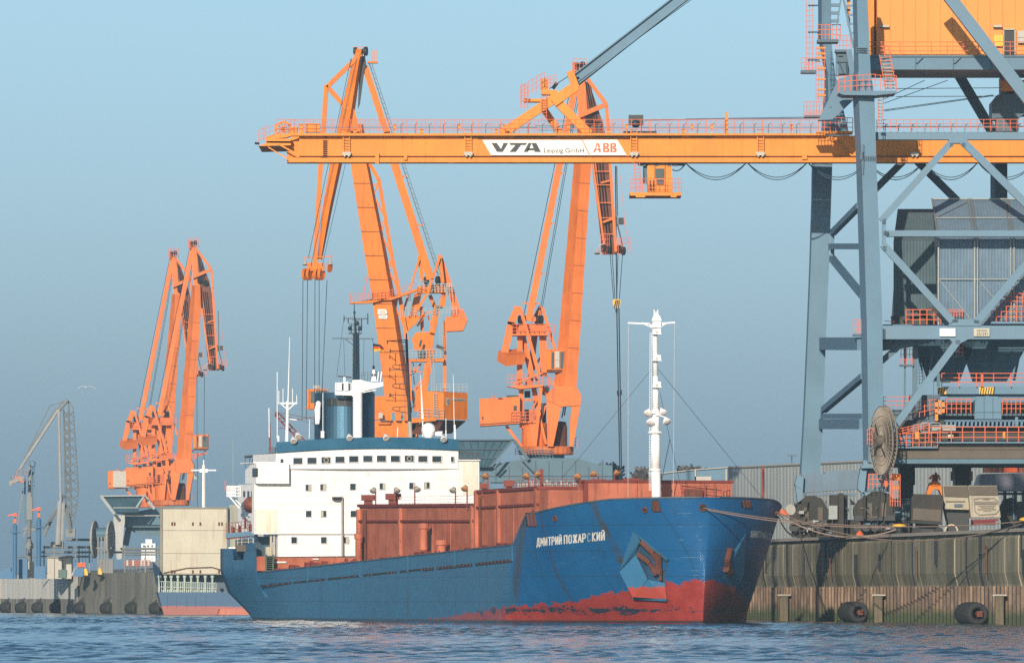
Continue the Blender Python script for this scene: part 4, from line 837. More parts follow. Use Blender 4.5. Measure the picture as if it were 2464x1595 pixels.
# the boom: two girders, walkway, railings, ladders, boards
b = MB(YG); b.poly([(720, 379), (2640, 379), (2640, 327), (720, 327)], 2.2); b.rect(690, 379.3, 2640, 391, 2.6, dy=-.2); b.poly([(690, 379), (720, 379), (720, 332), (690, 343)], 1.6, dy=.6); gir = b.build('boom_girder', M['gorange'], gan)
b = MB(YG + 9); b.rect(700, 328, 2640, 378, 2.2); b.rect(690, 378.3, 2640, 390, 2.4, dy=-.1); b.build('boom_girder', M['gorange'], gan)
b = MB(YG)
for x in range(760, 2600, 220): b.rect(x, 340, x + 14, 352, 11, dy=2.25)
b.build('cross_tie', M['gorange'], gan)
b = MB(YG - .9); b.poly([(640, 330), (655, 324), (700, 321), (1985, 321), (1985, 326), (700, 327), (690, 331), (640, 336)], 1.6); b.build('walkway', M['gorange'], gan); b = MB(YG - .3)
for x0, x1 in ((1108, 1160), (1242, 1338), (1430, 1500), (1510, 1640), (1660, 1720)): b.rect(x0, 327.3, x1, 330, .2)
b.build('cable_duct', M['ink'], gan)
b = MB(YG - .95); b.poly([(622, 352), (700, 350), (700, 345), (640, 344)], 11); b.rect(640, 334, 700, 340, 10.5); b.bar(645, 354, 690, 382, 2.6); b.bar(668, 346, 716, 372, 3.5); b.build('end_platform', M['gorange'], gir)
b = MB(YG - .25); b.rect(720, 375.5, 2640, 376.8, .3); b.rect(1150, 333, 1520, 333.8, .3)
for x in (782, 874, 968, 1062, 1240, 1612, 1700): b.rect(x, 328, x + 1, 333, .2)
for y in range(338, 374, 5): b.rect(777, y, 787, y + 2, .2)
b.rect(772, 378, 788, 380, .4); b.rect(745, 390, 760, 392, .4); b.rect(1078, 391, 1094, 393, .4); b.build('girder_seam', M['rust'], gir)
b = MB(YG - .5); b.rect(903, 369, 912, 394, .6); b.rect(972, 373, 980, 385, .4); b.rect(1930, 372, 1942, 384, .4); b.bar(2000, 330, 2050, 375, 3); b.bar(1994, 330, 2040, 372, 2.5); b.rect(1965, 316, 2052, 322, 2, dy=-.5); b.build('girder_bracket', M['gorange'], gir)
b = MB(YG - .9); b.rails(664, 321, 1970, 321, 33, 22.5, r=1.2); b.rails(1970, 318, 2052, 318, 34, 14, r=1.5); b.build('railing', M['rail'], gir)
b = MB(YG + 10); b.rails(696, 325, 1970, 325, 33, 45, r=1.0); b.build('railing', M['rail'], gir)
b = MB(YG + 9); b.rails(622, 350, 700, 322, 35, 14, Y=YG - .9, r=1.0); b.rails(622, 350, 640, 335, 33, 14, Y=YG + 8, r=1.0); b.build('end_railing', M['rail'], gir)
b = MB(YG + 4)
for x in range(965, 1965, 34): b.bar(x, 322, x, 301, 2); b.bar(x, 301, x + 6, 297, 2.4)
for x in range(2130, 2460, 32): b.bar(x, 316, x, 305, 2); b.bar(x, 303, x + 6, 298, 2.4)
b.bar(700, 307, 1980, 307, 1.6); b.bar(2110, 305, 2470, 305, 2.6); b.build('cable_support', M['greyd'], gir)
b = MB(YG + 4); b.rod(1650, 287, 1975, 282, .8, n=4); b.rod(1540, 290, 1975, 285, .7, n=4); b.build('trolley_rope', M['rope'], gir)
b = MB(YG - .6)
for x in (947, 1102, 1210, 1365, 1505, 1662, 1710, 1902): b.rect(x, 299, x + 6, 311, .4); b.rect(x + 2, 311, x + 4, 321, .2)
for x in (850, 1010, 1190, 1460, 1640): b.rect(x, 311, x + 8, 320, .5)
b.rect(1745, 270, 1752, 321, .5); b.build('junction_box', M['gorange'], gir)
b = MB(YG - .55)
for x in (833, 1126, 1525, 1830): b.ladder(x, 372, x, 310, 15, 9, r=1.5)
b.build('girder_ladder', M['gorange'], gir)
for x in (834, 1127, 1526, 1830, 2201):
    b = MB(YG - .8); b.rect(x - 10, 366, x + 10, 374, .7); b.rect(x - 7, 374, x - 3, 377, .3); b.rect(x + 3, 374, x + 7, 377, .3); o = b.build('girder_lamp', M['lamp'], gir)
b = MB(YG - .3); b.rod(2207, 338, 2207, 366, .8, n=4); b.build('lamp_wire', M['dark'], gir)
# sheave wheel and motor boxes at the boom tip
b = MB(YG + 1); c = V(682, 312, YG + .6); b.lathe(c, (0, 1, 0), [(.62, -.12), (.82, -.12), (.82, .12), (.62, .12)], 22, closed=True)
for t in np.linspace(0, math.pi, 6)[:-1]: d = Vector((math.cos(t), 0, math.sin(t))) * .72; b.tube(c - d, c + d, .05, n=5)
b.lathe(c, (0, 1, 0), [(.22, -.2), (.22, .2)], 10); b.build('boom_sheave', M['gorange'], gir)
b = MB(YG + .4); b.rect(719, 298, 729, 321, .8); b.rect(734, 297, 770, 318, 1.4); b.rect(694, 306, 716, 323, 1.2); b.build('motor_box', M['gorange'], gir)
b = MB(YG - .9); b.rod(613, 345, 624, 346, 3); b.build('tip_buffer', M['dark'], gir)
# boards: white parallelograms with their lettering
b = MB(YG - .16); b.poly([(1181.8, 374), (1417.4, 374), (1399.8, 337), (1160.4, 337)], .12); bd = b.build('advert_board', M['sign'], gir)
Z = lambda x, y: (1100 + x / 2.5683, 80 + y / 2.5683)
b = MB(YG - .22)
Z2 = lambda x, y: (1150 + x / 3.61, 320 + y / 3.61)
for pl in ([(118, 88), (163, 88), (200, 140), (186, 165), (165, 165)], [(200, 140), (222, 88), (262, 88), (215, 165), (186, 165)], [(272, 88), (426, 88), (416, 105), (283, 105)], [(327, 105), (374, 105), (328, 165), (275, 165)],
           [(440, 88), (466, 88), (434, 165), (398, 165)], [(466, 88), (507, 88), (547, 165), (494, 165)], [(438, 134), (482, 134), (490, 152), (426, 152)]):
    b.poly([Z2(*q) for q in pl], .05)
b.build('board_lettering', M['ink'], bd)
def text_mesh(txt, x0, y0, x1, cap_px, Y, name, mat, par, shear=0.0, bold=0.0):
    cu = bpy.data.curves.new(name, 'FONT'); cu.body = txt; cu.size = 1.0; cu.shear = shear; cu.offset = bold
    o = bpy.data.objects.new(name, cu); COL.objects.link(o); dg = bpy.context.evaluated_depsgraph_get(); me = bpy.data.meshes.new_from_object(o.evaluated_get(dg))
    bpy.data.objects.remove(o); xs = [v.co.x for v in me.vertices]; ys = [v.co.y for v in me.vertices]; w = max(xs) - min(xs); k = Y / F; sx = (x1 - x0) * k / w; sy = cap_px * k / 0.73; b = MB()
    b.v = [V(x0, y0, Y) + Vector(((v.co.x - min(xs)) * sx, 0, v.co.y * sy)) for v in me.vertices]; b.f = [tuple(p.vertices) for p in me.polygons]; bpy.data.meshes.remove(me)
    return b.build(name, mat, par)
text_mesh('Leipzig GmbH', 1309, 367.5, 1405, 11, YG - .20, 'board_lettering', M['ink'], bd)
b = MB(YG - .15); b.poly([(1420, 374), (1508, 374), (1485.5, 336.5), (1402, 336.5)], .12); bd2 = b.build('advert_board', M['sign'], gir)
b = MB(YG - .22)
for pl in ([(840, 735), (853, 735), (861, 710), (853, 710)], [(854, 705), (862, 705), (868, 680), (861, 680)], [(870, 680), (876, 680), (884, 705), (870, 705)], [(870, 710), (884, 710), (888, 735), (876, 735), (874, 724), (870, 724)], [(855, 722), (868, 722), (868, 716), (857, 716)]): b.poly([Z(*q) for q in pl], .05)
for o in (0, 45):
    for pl in ([(902, 735), (913, 735), (913, 680), (902, 680)], [(915, 680), (931, 680), (937, 686), (937, 700), (931, 706), (915, 706), (915, 698), (926, 698), (926, 688), (915, 688)], [(915, 709), (933, 709), (940, 715), (940, 729), (933, 735), (915, 735), (915, 727), (928, 727), (928, 717), (915, 717)]):
        b.poly([Z(x + o, y) for x, y in pl], .05)
b.build('board_lettering', M['signred'], bd2)
# A-frame on the boom and the blue stay
b = MB(YG + 2); b.bar(1205, 324, 1342, 232, 22, d=24); b.bar(1334, 238, 1418, 324, 21, d=24); b.bar(1300, 250, 1348, 322, 16, d=18, dy=3); b.bar(1330, 247, 1388, 206, 24, d=24, dy=-.3); b.bar(1386, 212, 1371, 172, 17, d=20, dy=-.3); b.rect(1303, 217, 1342, 228, 2, dy=-.4); b.rect(1302, 190, 1320, 226, 1.5); b.rect(1260, 238, 1320, 245, 2); b.build('boom_frame', M['gorange'], gan)
b = MB(YG + 1.2)
for x, y in ((1390, 199), (1236, 311), (1238, 300)): pass
b.rails(1254, 246, 1310, 212, 38, 9, r=1.1); b.rails(1310, 212, 1338, 204, 24, 8, r=1.1); b.rails(1253, 262, 1270, 262, 57, 8, r=1.2); b.ladder(1309, 288, 1309, 224, 12, 10, r=1.4); b.ladder(1262, 262, 1262, 206, 13, 8, r=1.0); b.build('railing', M['rail'], gan)
b = MB(YG + .8)
for x0, y0 in ((1236, 308), (1388, 310), (1268, 265)):
    for i in range(3):
        for j in range(3): b.rod(x0 + (i - 1) * 6 + j * 2, y0 + (j - 1) * 6, x0 + (i - 1) * 6 + j * 2, y0 + (j - 1) * 6 + .1, 1.1)
b.build('bolt_plate', M['rust'], gan)
b = MB(YG + 3.5)
kst = (2060 - 1384) / 142.0
b.bar(1378, 196, 2062, -334, 24, d=14); b.bar(1376, 184, 2058, -345, 3, d=24, dy=-.2); b.bar(1386, 207, 2068, -323, 3, d=24, dy=-.2); b.build('boom_stay', M['grey'], gan)
b = MB(YG + 3)
for o in (0, 5, 18): b.rod(1360 + o * .4, 232 - o * .9, 2062 + o, -322 + o, .9, n=4)
b.rod(1322, 214, 1380, 176, .9, n=4); b.rod(1340, 200, 1330, 214, 5); b.rod(1385, 186, 1385, 187, 9, n=12); b.build('stay_rope', M['rope'], gan)
# lamp housing on the walkway
b = MB(YG + 1); b.rect(1513, 277, 1548, 300, 1.4); b.sphere(V(1530, 298, YG + 1.2), .42); b.rect(1514, 280, 1524, 288, .3, dy=-.1); b.rect(1500, 316, 1580, 321, 1); b.build('camera_housing', M['ink'], gan)
# operator's cab hanging below the boom
b = MB(YG + .6); b.poly([(1559, 462), (1617, 462), (1617, 396), (1565, 395), (1557, 400)], 3.2); cab = b.build('operator_cab', M['gorange'], gan); b = MB(YG + .45); b.rect(1577, 406, 1598, 429, .3); b.rect(1580, 432, 1597, 444, .3); b.build('window', M['glass'], cab)
b = MB(YG + .5); b.rect(1575, 396, 1576, 462, .2); b.rect(1600, 396, 1601, 462, .2); b.rect(1563, 434, 1566, 458, .3, dy=-.1); b.rect(1571, 434, 1573, 458, .3, dy=-.1); b.build('door_seam', M['rust'], cab)
b = MB(YG - 1.2); b.rect(1516, 463, 1640, 471, 6); b.rect(1530, 471, 1552, 475, .8); b.rect(1614, 471, 1628, 475, .8); b.build('cab_platform', M['gorange'], cab)
b = MB(YG - 1.25); b.rails(1516, 463, 1560, 463, 33, 8, r=1.2); b.rails(1618, 463, 1640, 463, 33, 7, r=1.2); b.rails(1560, 463, 1618, 463, 33, 19, r=1.0); b.ladder(1536, 462, 1532, 386, 13, 9, r=1.6); b.rails(1516, 463, 1640, 463, 33, 30, Y=YG + 4.5, r=.9); b.build('railing', M['rail'], cab)
b = MB(YG + .5); b.rect(1536, 384, 1650, 396, 2.6); b.rect(1548, 396, 1560, 440, 2, dy=.6)
for x in (1550, 1580, 1610, 1625): b.rod(x, 386, x, 387, 6, n=8, dy=-.1); b.rect(x - 4, 394, x + 4, 400, .5)
b.bar(1640, 394, 1650, 391, 4); b.build('cab_trolley', M['greyd'], cab)
# festoon cables below the boom
b = MB(YG + 2.0)
nd = [1648, 1797, 1943, 2088, 2222, 2353, 2490]
for x0, x1 in zip(nd, nd[1:]):
    for sag in (36, 42):
        pts = [V(x0 + (x1 - x0) * t, 391 + sag * 4 * t * (1 - t), YG + 2.0 + (sag - 36) * .05) for t in np.linspace(0, 1, 13)]; b.line(pts, .045, 5)
b.line([V(1618 + 32 * t, 408 - 16 * t + 10 * 4 * t * (1 - t), YG + 1.5) for t in np.linspace(0, 1, 8)], .06, 5); b.build('festoon_cable', M['greyd'], gan)
# main frame: horizontal beams and diagonals on the near face
b = MB(YN + 2); b.poly([(2108, 336), (2283, 336), (2288, 345), (2322, 345), (2328, 336), (2640, 336), (2640, 318), (2108, 318)], 1.6); b.build('portal_beam', M['leg'], gan)
b = MB(YN + 1.6); b.rails(2110, 317, 2640, 315, 28, 16, r=1.3); b.build('railing', M['rail'], gan)
b = MB(YN); b.rect(2124, 554.5, 2640, 569, 1.4, dy=.3); b.rect(2123, 783.5, 2640, 816, 1.8, dy=.25); pb = b.build('portal_beam', M['leg'], gan)
b = MB(YN + .3); b.bar(2290, 342, 2120, 532, 16, d=18); b.bar(2316, 340, 2490, 512, 18, d=18); b.bar(2124, 588, 2292, 774, 17, d=18); b.bar(2350, 774, 2520, 576, 18, d=18); b.bar(2306, 818, 2150, 1030, 17, d=18); b.bar(2127, 526, 2127, 600, 9, d=14); b.build('diagonal_brace', M['leg'], gan)
b = MB(YN + .1); b.poly([(2280, 784), (2362, 784), (2346, 768), (2294, 768)], .5); b.poly([(2284, 816), (2330, 816), (2308, 828), (2298, 828)], .5); b.build('gusset_plate', M['leg'], gan)
b = MB(YN - .25)
for x0, y0, n, m in ((2124, 526, 3, 4), (2124, 592, 3, 4), (2126, 556, 4, 3), (2124, 790, 2, 7), (2286, 344, 3, 3), (2314, 344, 3, 3), (2292, 768, 4, 2), (2344, 770, 4, 2), (2300, 818, 3, 3)):
    for i in range(n):
        for j in range(m): b.rect(x0 + i * 3.4, y0 + j * 3.4, x0 + i * 3.4 + 1.7, y0 + j * 3.4 + 1.7, .3)
b.build('bolt_plate', M['greyd'], gan)
b = MB(YN + 1); b.bar(2004, 560, 2068, 495, 13, d=14, Y=YR, Y2=YN + 3); b.bar(2000, 593, 2075, 593, 14, Y=YR, Y2=YN + 3); b.bar(2002, 622, 2076, 712, 14, Y=YR, Y2=YN + 3); b.bar(2003, 555, 2003, 632, 9, d=10, Y=YR - .2); b.bar(1982, 986, 2078, 905, 14, Y=YR, Y2=YN + 3); b.bar(1980, 1001, 2080, 1001, 12, Y=YR, Y2=YN + 3); b.bar(1982, 1020, 2080, 1020, 24, Y=YR, Y2=YN + 3); b.bar(1986, 827, 2078, 827, 30, Y=YR, Y2=YN + 3); b.build('side_brace', M['grey'], gan)
b = MB(YN + 2); b.rails(2053, 803, 2072, 803, 34, 6, r=1.2); b.build('railing', M['rail'], gan)
b = MB(YN + 2); b.rect(2053, 803, 2072, 808, 1.5); b.build('small_platform', M['greyd'], gan)
# name boards on the beam
b = MB(YN - .05); b.rect(2261, 790, 2299, 809, .2); b.build('white_board', M['sign'], pb, 'blank white board on the grey beam'); b = MB(YN - .05); b.rect(2343, 790, 2381, 809, .2); nb = b.build('white_board', M['cream'], pb, 'cream board with black number')
text_mesh('35/391', 2350, 807, 2377, 8.5, YN - .09, 'board_lettering', M['ink'], nb)
b = MB(YN - .09); b.rect(2350, 794, 2376, 796, .03); b.build('board_lettering', M['brown'], nb)
# corrugated bunker housing
def corr(mb, x0, x1, yb, yt, Yb, Yt, per=7.5, xt0=None, xt1=None):
    xt0 = x0 if xt0 is None else xt0; xt1 = x1 if xt1 is None else xt1; n = max(2, int((x1 - x0) / per * 2)); pr = None
    for i in range(n + 1):
        t = i / n; o = .09 * (i % 2); a = V(x0 + (x1 - x0) * t, yb, Yb + o); c = V(xt0 + (xt1 - xt0) * t, yt, Yt + o)
        if pr: mb.quad(pr[0], a, c, pr[1])
        pr = (a, c)
M['corr'] = paint('corrugated cladding', (0.135, 0.215, 0.30), 0.62, 0.12, 0.35, (0.32, 0.33, 0.34), 0.03, scale=.5)
b = MB(); corr(b, 2257, 2640, 782, 576, YN + 3.6, YN + 3.6); corr(b, 2257, 2640, 577, 479, YN + 3.6, YN + 11.6, xt0=2242, xt1=2620); bun = b.build('bunker_housing', M['corr'], gan)
b = MB(); corr(b, 2150, 2262, 782, 580, YN + 16, YN + 16); corr(b, 2150, 2262, 581, 503, YN + 16, YN + 22, xt0=2160, xt1=2252); b.hexa([V(2257, 782, YN + 3.8), V(2257, 576, YN + 3.8), V(2244, 480, YN + 11.6)], [V(2259, 782, YN + 17), V(2259, 576, YN + 17), V(2248, 500, YN + 24)]); b.poly([(2150, 782), (2640, 782), (2640, 490), (2170, 510)], 6, Y=YN + 26); b.build('bunker_wing', paint('grey corrugated cladding', (0.085, 0.135, 0.165), 0.5, .15, .3, (.16, .17, .17), .03), bun)
b = MB(YN + 3.35)
for x, xt, w in ((2258, 2243, 4), (2345, 2330, 4), (2352, 2337, 3), (2432, 2416, 3), (2440, 2424, 3)): b.bar(x, 782, x, 576, w, d=5); b.bar(x, 577, xt, 479, w, d=5, Y=YN + 3.4, Y2=YN + 11.4)
for y in (672,): b.bar(2257, y, 2640, y, 2.5)
b.bar(2251, 524, 2630, 524, 2.2, Y=YN + 7.6); b.bar(2243, 479, 2630, 479, 3, Y=YN + 11.3); b.bar(2254, 520, 2325, 486, 2, Y=YN + 7.6, Y2=YN + 10.6); b.bar(2262, 676, 2335, 768, 1.6, dy=.1); b.bar(2356, 676, 2390, 716, 1.6, dy=.1); b.bar(2440, 676, 2480, 720, 1.6, dy=.1); b.build('housing_frame', M['alu'], bun)
b = MB(YN + 12.5); b.poly([(2146, 760), (2165, 758), (2178, 782), (2150, 782)], 3); b.poly([(2165, 764), (2240, 738), (2264, 742), (2264, 752), (2180, 775)], 2); b.poly([(2180, 782), (2262, 782), (2262, 756), (2190, 762)], 1.2); b.build('conveyor_head', M['dark'], gan)
b = MB(YN + 8); b.rails(2180, 781, 2264, 781, 36, 18, r=1.9, dy=-5); b.rails(2282, 764, 2316, 764, 19, 7, r=1.5, dy=-5.2); b.rails(2406, 733, 2640, 733, 27, 14, r=1.8, dy=-5.2); b.rails(2385, 774, 2640, 774, 37, 12, r=1.8, dy=-5.6); b.bar(2128, 772, 2152, 774, 1.4); b.build('railing', M['rail'], gan)
b = MB(YN + 2.2); b.rect(2383, 773.5, 2640, 779, 1); b.rect(2126, 780.5, 2300, 783, 3, dy=5); b.build('walkway', M['grey'], gan)
# below the beam: curved haunch, hoppers, posts
b = MB(YN + 4); b.poly([(2124, 816), (2260, 816), (2225, 826), (2190, 834), (2124, 842)], 3); b.poly([(2124, 876), (2124, 858), (2142, 842), (2170, 836), (2160, 846)], 2); b.build('haunch', M['portal'], gan)
def frus(mb, xt0, xt1, yt, xb0, xb1, yb, Y, d, db):
    mb.hexa([V(xt0, yt, Y), V(xt1, yt, Y), V(xt1, yt, Y + d), V(xt0, yt, Y + d)], [V(xb0, yb, Y + (d - db) / 2), V(xb1, yb, Y + (d - db) / 2), V(xb1, yb, Y + (d + db) / 2), V(xb0, yb, Y + (d + db) / 2)])
for x in ((2198, 2348, 2232, 2309), (2306, 2480, 2340, 2422)):
    b = MB(); frus(b, x[0], x[1], 817, x[2], x[3], 918, YN + 8, 12, 4); ho = b.build('hopper', paint('hopper blue ' + str(x[0]), (0.075, 0.15, 0.225), 0.5, 0.2, 0.45, (0.03, 0.045, 0.06), 0.1), gan); b = MB()
    for t in (.2, .38, .55, .72, .9): b.bar(x[0] + (x[2] - x[0]) * t, 817 + 101 * t, x[1] + (x[3] - x[1]) * t, 817 + 101 * t, 1.6, Y=YN + 7.9 + 4 * t)
    for t in (.2, .5, .8): b.bar(x[0] + (x[1] - x[0]) * t, 817, x[2] + (x[3] - x[2]) * t, 918, 1.4, Y=YN + 7.9, Y2=YN + 11.8)
    b.build('rib', M['portal'], ho)
b = MB(YN + 6); b.bar(2202, 820, 2202, 958, 12, d=12); b.bar(2178, 836, 2177, 990, 4.5); b.bar(2258, 820, 2258, 930, 8, dy=4); b.bar(2207, 846, 2228, 925, 4.5, dy=3); b.bar(2245, 835, 2236, 905, 4, dy=3); b.bar(2247, 914, 2246, 965, 2); b.ladder(2435, 915, 2452, 840, 7, 12, dy=6); b.ladder(2216, 925, 2214, 845, 8, 10, dy=4); b.bar(2440, 915, 2455, 840, 6, dy=8); b.build('support_post', M['portal'], gan)
b = MB(YN + 5.5); b.rails(2168, 878, 2196, 878, 38, 8, r=1.4); b.rails(2283, 857, 2317, 857, 30, 9, r=1.6); b.build('service_cage', M['rail'], gan)
b = MB(YN + 5.3); b.rect(2166, 877, 2198, 881, 1.5); b.rect(2288, 855, 2318, 859, 1.5); b.build('small_platform', M['greyd'], gan)
b = MB(YN + 4.5); b.rails(2266, 930, 2640, 930, 32, 43, r=2.0); b.rect(2360, 900, 2366, 930, .3); b.build('railing', M['rail'], gan)
b = MB(YN + 5); b.rect(2270, 930, 2640, 948, 9); b.poly([(2276, 966), (2276, 958), (2290, 947.5), (2345, 947.5), (2352, 958), (2352, 966)], .8, dy=.8); b.poly([(2395, 966), (2408, 947.5), (2640, 947.5), (2640, 966)], .8, dy=.8); b.build('conveyor_beam', M['grey'], gan)
b = MB(YN + 4.85); b.rect(2256, 932, 2277, 948, .1); b.rect(2356, 931.5, 2391, 948, .1); hzm = b.build('hazard_plate', M['yellow'], gan); b = MB(YN + 4.8)
for x0, n in ((2258, 3), (2359, 6)):
    for i in range(n): b.poly([(x0 + i * 6.2 - 1.5, 947.5), (x0 + i * 6.2 + 1.2, 947.5), (x0 + i * 6.2 + 4.2, 932.5), (x0 + i * 6.2 + 1.5, 932.5)], .04)
b.build('hazard_stripe', M['ink'], hzm)
b = MB(YN + 3); b.poly([(2345, 1008), (2410, 1008), (2409, 962), (2394, 955), (2376, 952), (2358, 955), (2346, 963)], 3); tk = b.build('blue_tank', M['grey'], gan); b = MB(YN + 2.9); b.rect(2344, 990, 2411, 992, .3); b.rect(2367, 954, 2368.5, 1008, .2); b.rect(2388, 956, 2389.5, 1008, .2); b.build('tank_seam', M['portal'], tk)
b = MB(YN + 2.2); b.rails(2278, 994, 2336, 994, 34, 11, r=1.8); b.rails(2412, 994, 2455, 994, 34, 10, r=1.8); b.rails(2126, 985, 2200, 984, 30, 14, r=1.3); b.rails(2187, 1008, 2250, 996, 36, 12, r=1.7); b.rails(2455, 994, 2640, 994, 34, 14, r=1.6); b.build('railing', M['rail'], gan)
b = MB(YN + 2); b.rect(2250, 963, 2257, 1012, .4); b.rect(2266, 963, 2273, 996, .4); b.rect(2250, 963, 2273, 967, .4); b.rect(2250, 979, 2273, 983, .4); b.rect(2250, 993, 2273, 996, .4); b.rect(2259, 967, 2263, 993, .3); b.build('orange_gate', M['gorange'], gan)
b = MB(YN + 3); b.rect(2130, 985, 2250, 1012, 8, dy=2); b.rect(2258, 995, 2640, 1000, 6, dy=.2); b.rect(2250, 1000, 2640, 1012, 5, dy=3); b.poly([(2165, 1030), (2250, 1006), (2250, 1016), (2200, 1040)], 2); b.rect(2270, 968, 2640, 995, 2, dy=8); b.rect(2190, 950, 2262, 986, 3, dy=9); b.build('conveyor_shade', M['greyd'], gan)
b = MB(YN + 1.8); b.rect(2273, 1010, 2640, 1014, 1.5); b.rect(2273, 1025, 2640, 1028, 1.5)
for x in range(2276, 2640, 10): b.poly([(x, 1025), (x + 4, 1025), (x + 6, 1013), (x, 1013)], 1)
b.bar(2446, 1003, 2446, 1028, 7); b.build('idler_row', M['grey'], gan)
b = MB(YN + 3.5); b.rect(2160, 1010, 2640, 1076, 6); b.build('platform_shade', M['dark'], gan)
b = MB(YN - .5); b.rails(2235, 1064, 2640, 1064, 37, 27, r=1.9); b.rails(2152, 1076, 2256, 1074, 33, 15, r=1.9); b.rails(2160, 1050, 2235, 1034, 18, 12, r=1.7, dy=1); b.rails(2087, 1070, 2104, 1068, 38, 6, r=1.5); b.build('railing', M['rail'], gan)
b = MB(YN - .6); b.rect(2413, 1039, 2419, 1054, .4); b.rect(2202, 1038, 2211, 1056, .4); b.build('orange_box', M['gorange'], gan)
b = MB(YN - .3); b.rect(2155, 1047, 2192, 1072, 1.5); bc = b.build('blue_cabinet', M['bluecol'], gan); b = MB(YN - .4); b.lathe(V(2173, 1055, YN - .35), (0, -1, 0), [(.1, 0), (.16, .02), (.09, .04)], 10); b.build('cabinet_emblem', M['sign'], bc)
b = MB(YN + .2); b.rect(2257, 1033, 2281, 1060, 1.2); b.build('brown_cabinet', M['brown'], gan); b = MB(YN - .1); b.rect(2281, 1045, 2294, 1054, .4); b.rect(2269, 1030, 2283, 1035, .4); b.build('junction_box', M['cream'], gan)
b = MB(YN + .5)
for x in (2216, 2237, 2262): b.bar(x, 1040, x, 1016, 2)
for y in (1017, 1039): b.bar(2215, y, 2263, y, 2)
b.rect(2240, 1022, 2300, 1036, .8, dy=1); b.build('roller_frame', M['alu'], gan)
b = MB(YN - .8); b.rect(2252, 1062.5, 2640, 1066, 9); b.rect(2150, 1074.5, 2256, 1078, 6); b.build('lower_walkway', M['grey'], gan)
b = MB(YN); b.rect(2124, 1066.5, 2640, 1081, 8, dy=.3); b.poly([(2140, 1103), (2640, 1103), (2640, 1082), (2150, 1082)], 25); b.build('sill_girder', M['brown'], gan); b = MB(YN - .4); b.poly([(2098, 1115), (2640, 1115), (2640, 1104), (2140, 1104), (2108, 1107)], 26); b.build('sill_flange', M['portal'], gan)
# cable reel
b = MB(); c = V(2125.5, 1060, YN - 3); nx = Vector((-.953, -.30, 0)).normalized(); RD = 82.5 * (YN - 3) / F; e1 = Vector((0, 0, 1)); e2 = nx.cross(e1)
for off in (-.22, .22):
    for i in range(44):
        t0, t1 = 2 * math.pi * i / 44, 2 * math.pi * (i + 1) / 44; b.tube(c + nx * off + (e1 * math.cos(t0) + e2 * math.sin(t0)) * RD, c + nx * off + (e1 * math.cos(t1) + e2 * math.sin(t1)) * RD, .07, n=4)
        if i % 1 == 0: b.beam(c + nx * off * .6 + (e1 * math.cos(t0) + e2 * math.sin(t0)) * .5, c + nx * off + (e1 * math.cos(t0) + e2 * math.sin(t0)) * RD, .12, .05)
    for rr in (.45, .72): b.line([c + nx * off + (e1 * math.cos(t) + e2 * math.sin(t)) * RD * rr for t in np.linspace(0, 6.2832, 33)], .04, 4)
reel = b.build('cable_reel', M['reel'], gan); b = MB(); b.lathe(c + nx * -.5, nx, [(.01, 0), (.55, 0), (.55, 1.0), (.3, 1.2), (.01, 1.25)], 14); b.lathe(c, nx, [(.9, -.18), (2.1, -.18), (2.1, .18), (.9, .18)], 26, closed=True); b.build('reel_hub', M['brown'], reel, smooth=False)
b = MB()
for t in (.7, 2.3, 3.9): b.tube(c + nx * .5, c + nx * .35 + (e1 * math.cos(t) + e2 * math.sin(t)) * RD * .62, .07)
b.build('reel_arm', M['dark'], reel); b = MB(); b.tube(c - e1 * RD * .98 + e2 * .2, V(2111, 1262, YN - 3), .06); b.build('reel_cable', M['dark'], gan)
# bogies and their balance beams
b = MB(YN + 6); b.poly([(1930, 1185), (2070, 1176), (2070, 1131), (2024, 1131), (1985, 1135), (1985, 1139), (1930, 1140)], 3); b.rect(1938, 1186, 2060, 1192, 2.5); b.build('balance_beam', paint('dusty beam paint', (0.10, 0.17, 0.25), .55, .2, .4), gan)
b = MB(YN + 5); b.poly([(1913, 1166), (1932, 1180), (1934, 1146), (1918, 1144)], 3); b.poly([(1914, 1168), (1932, 1180), (1928, 1212), (1920, 1212)], 2); b.poly([(2064, 1176), (2080, 1190), (2086, 1130), (2072, 1124), (2066, 1150)], 2, dy=-4); b.poly([(2072, 1184), (2090, 1184), (2088, 1202), (2078, 1202)], 1.5, dy=-4); b.rect(2077, 1107, 2120, 1124, 2.2, dy=-4.6); b.rect(2072, 1120, 2112, 1126, 2.6, dy=-4.8); b.build('end_cap', M['leg'], gan)
b = MB(YN + 2); b.rect(2070, 1126, 2140, 1182, 2.5); b.build('bogie_box', M['portal'], gan)
for k, (x0, x1, yt, yb, Y) in enumerate(((1902, 1994, 1193, 1250, YN + 5), (2055, 2158, 1182, 1240, YN))):
    b = MB(Y); w = x1 - x0; b.poly([(x0, yb), (x1, yb), (x1, yt + (yb - yt) * .6), (x1 - w * .18, yt + 6), (x1 - w * .35, yt), (x0 + w * .45, yt), (x0 + w * .12, yt + (yb - yt) * .35), (x0, yt + (yb - yt) * .7)], 2.4); bo = b.build('bogie', M['bogie'], gan); b = MB(Y - .1)
    for x in np.arange(x0 + 8, x1, 21): b.lathe(V(x, 1268, Y + .3), (0, 1, 0), [(.01, 0), (.42, 0), (.42, .9), (.01, .9)], 14)
    b.rect(x0 + 2, yb, x1 - 4, yb + 12, 1.8); b.build('wheel', M['dark'], bo); b = MB(Y - .2)
    for x in (x0 + 32, x0 + 66): b.rect(x, yb - 30, x + 12, yb + 2, .3)
    b.rect(x0 + 14, yb - 20, x0 + 36, yb - 16, .4); b.rect(x0 + 38, yb + 2, x0 + 62, yb + 6, .3); b.build('bogie_panel', M['brown'], bo)
random.seed(21)
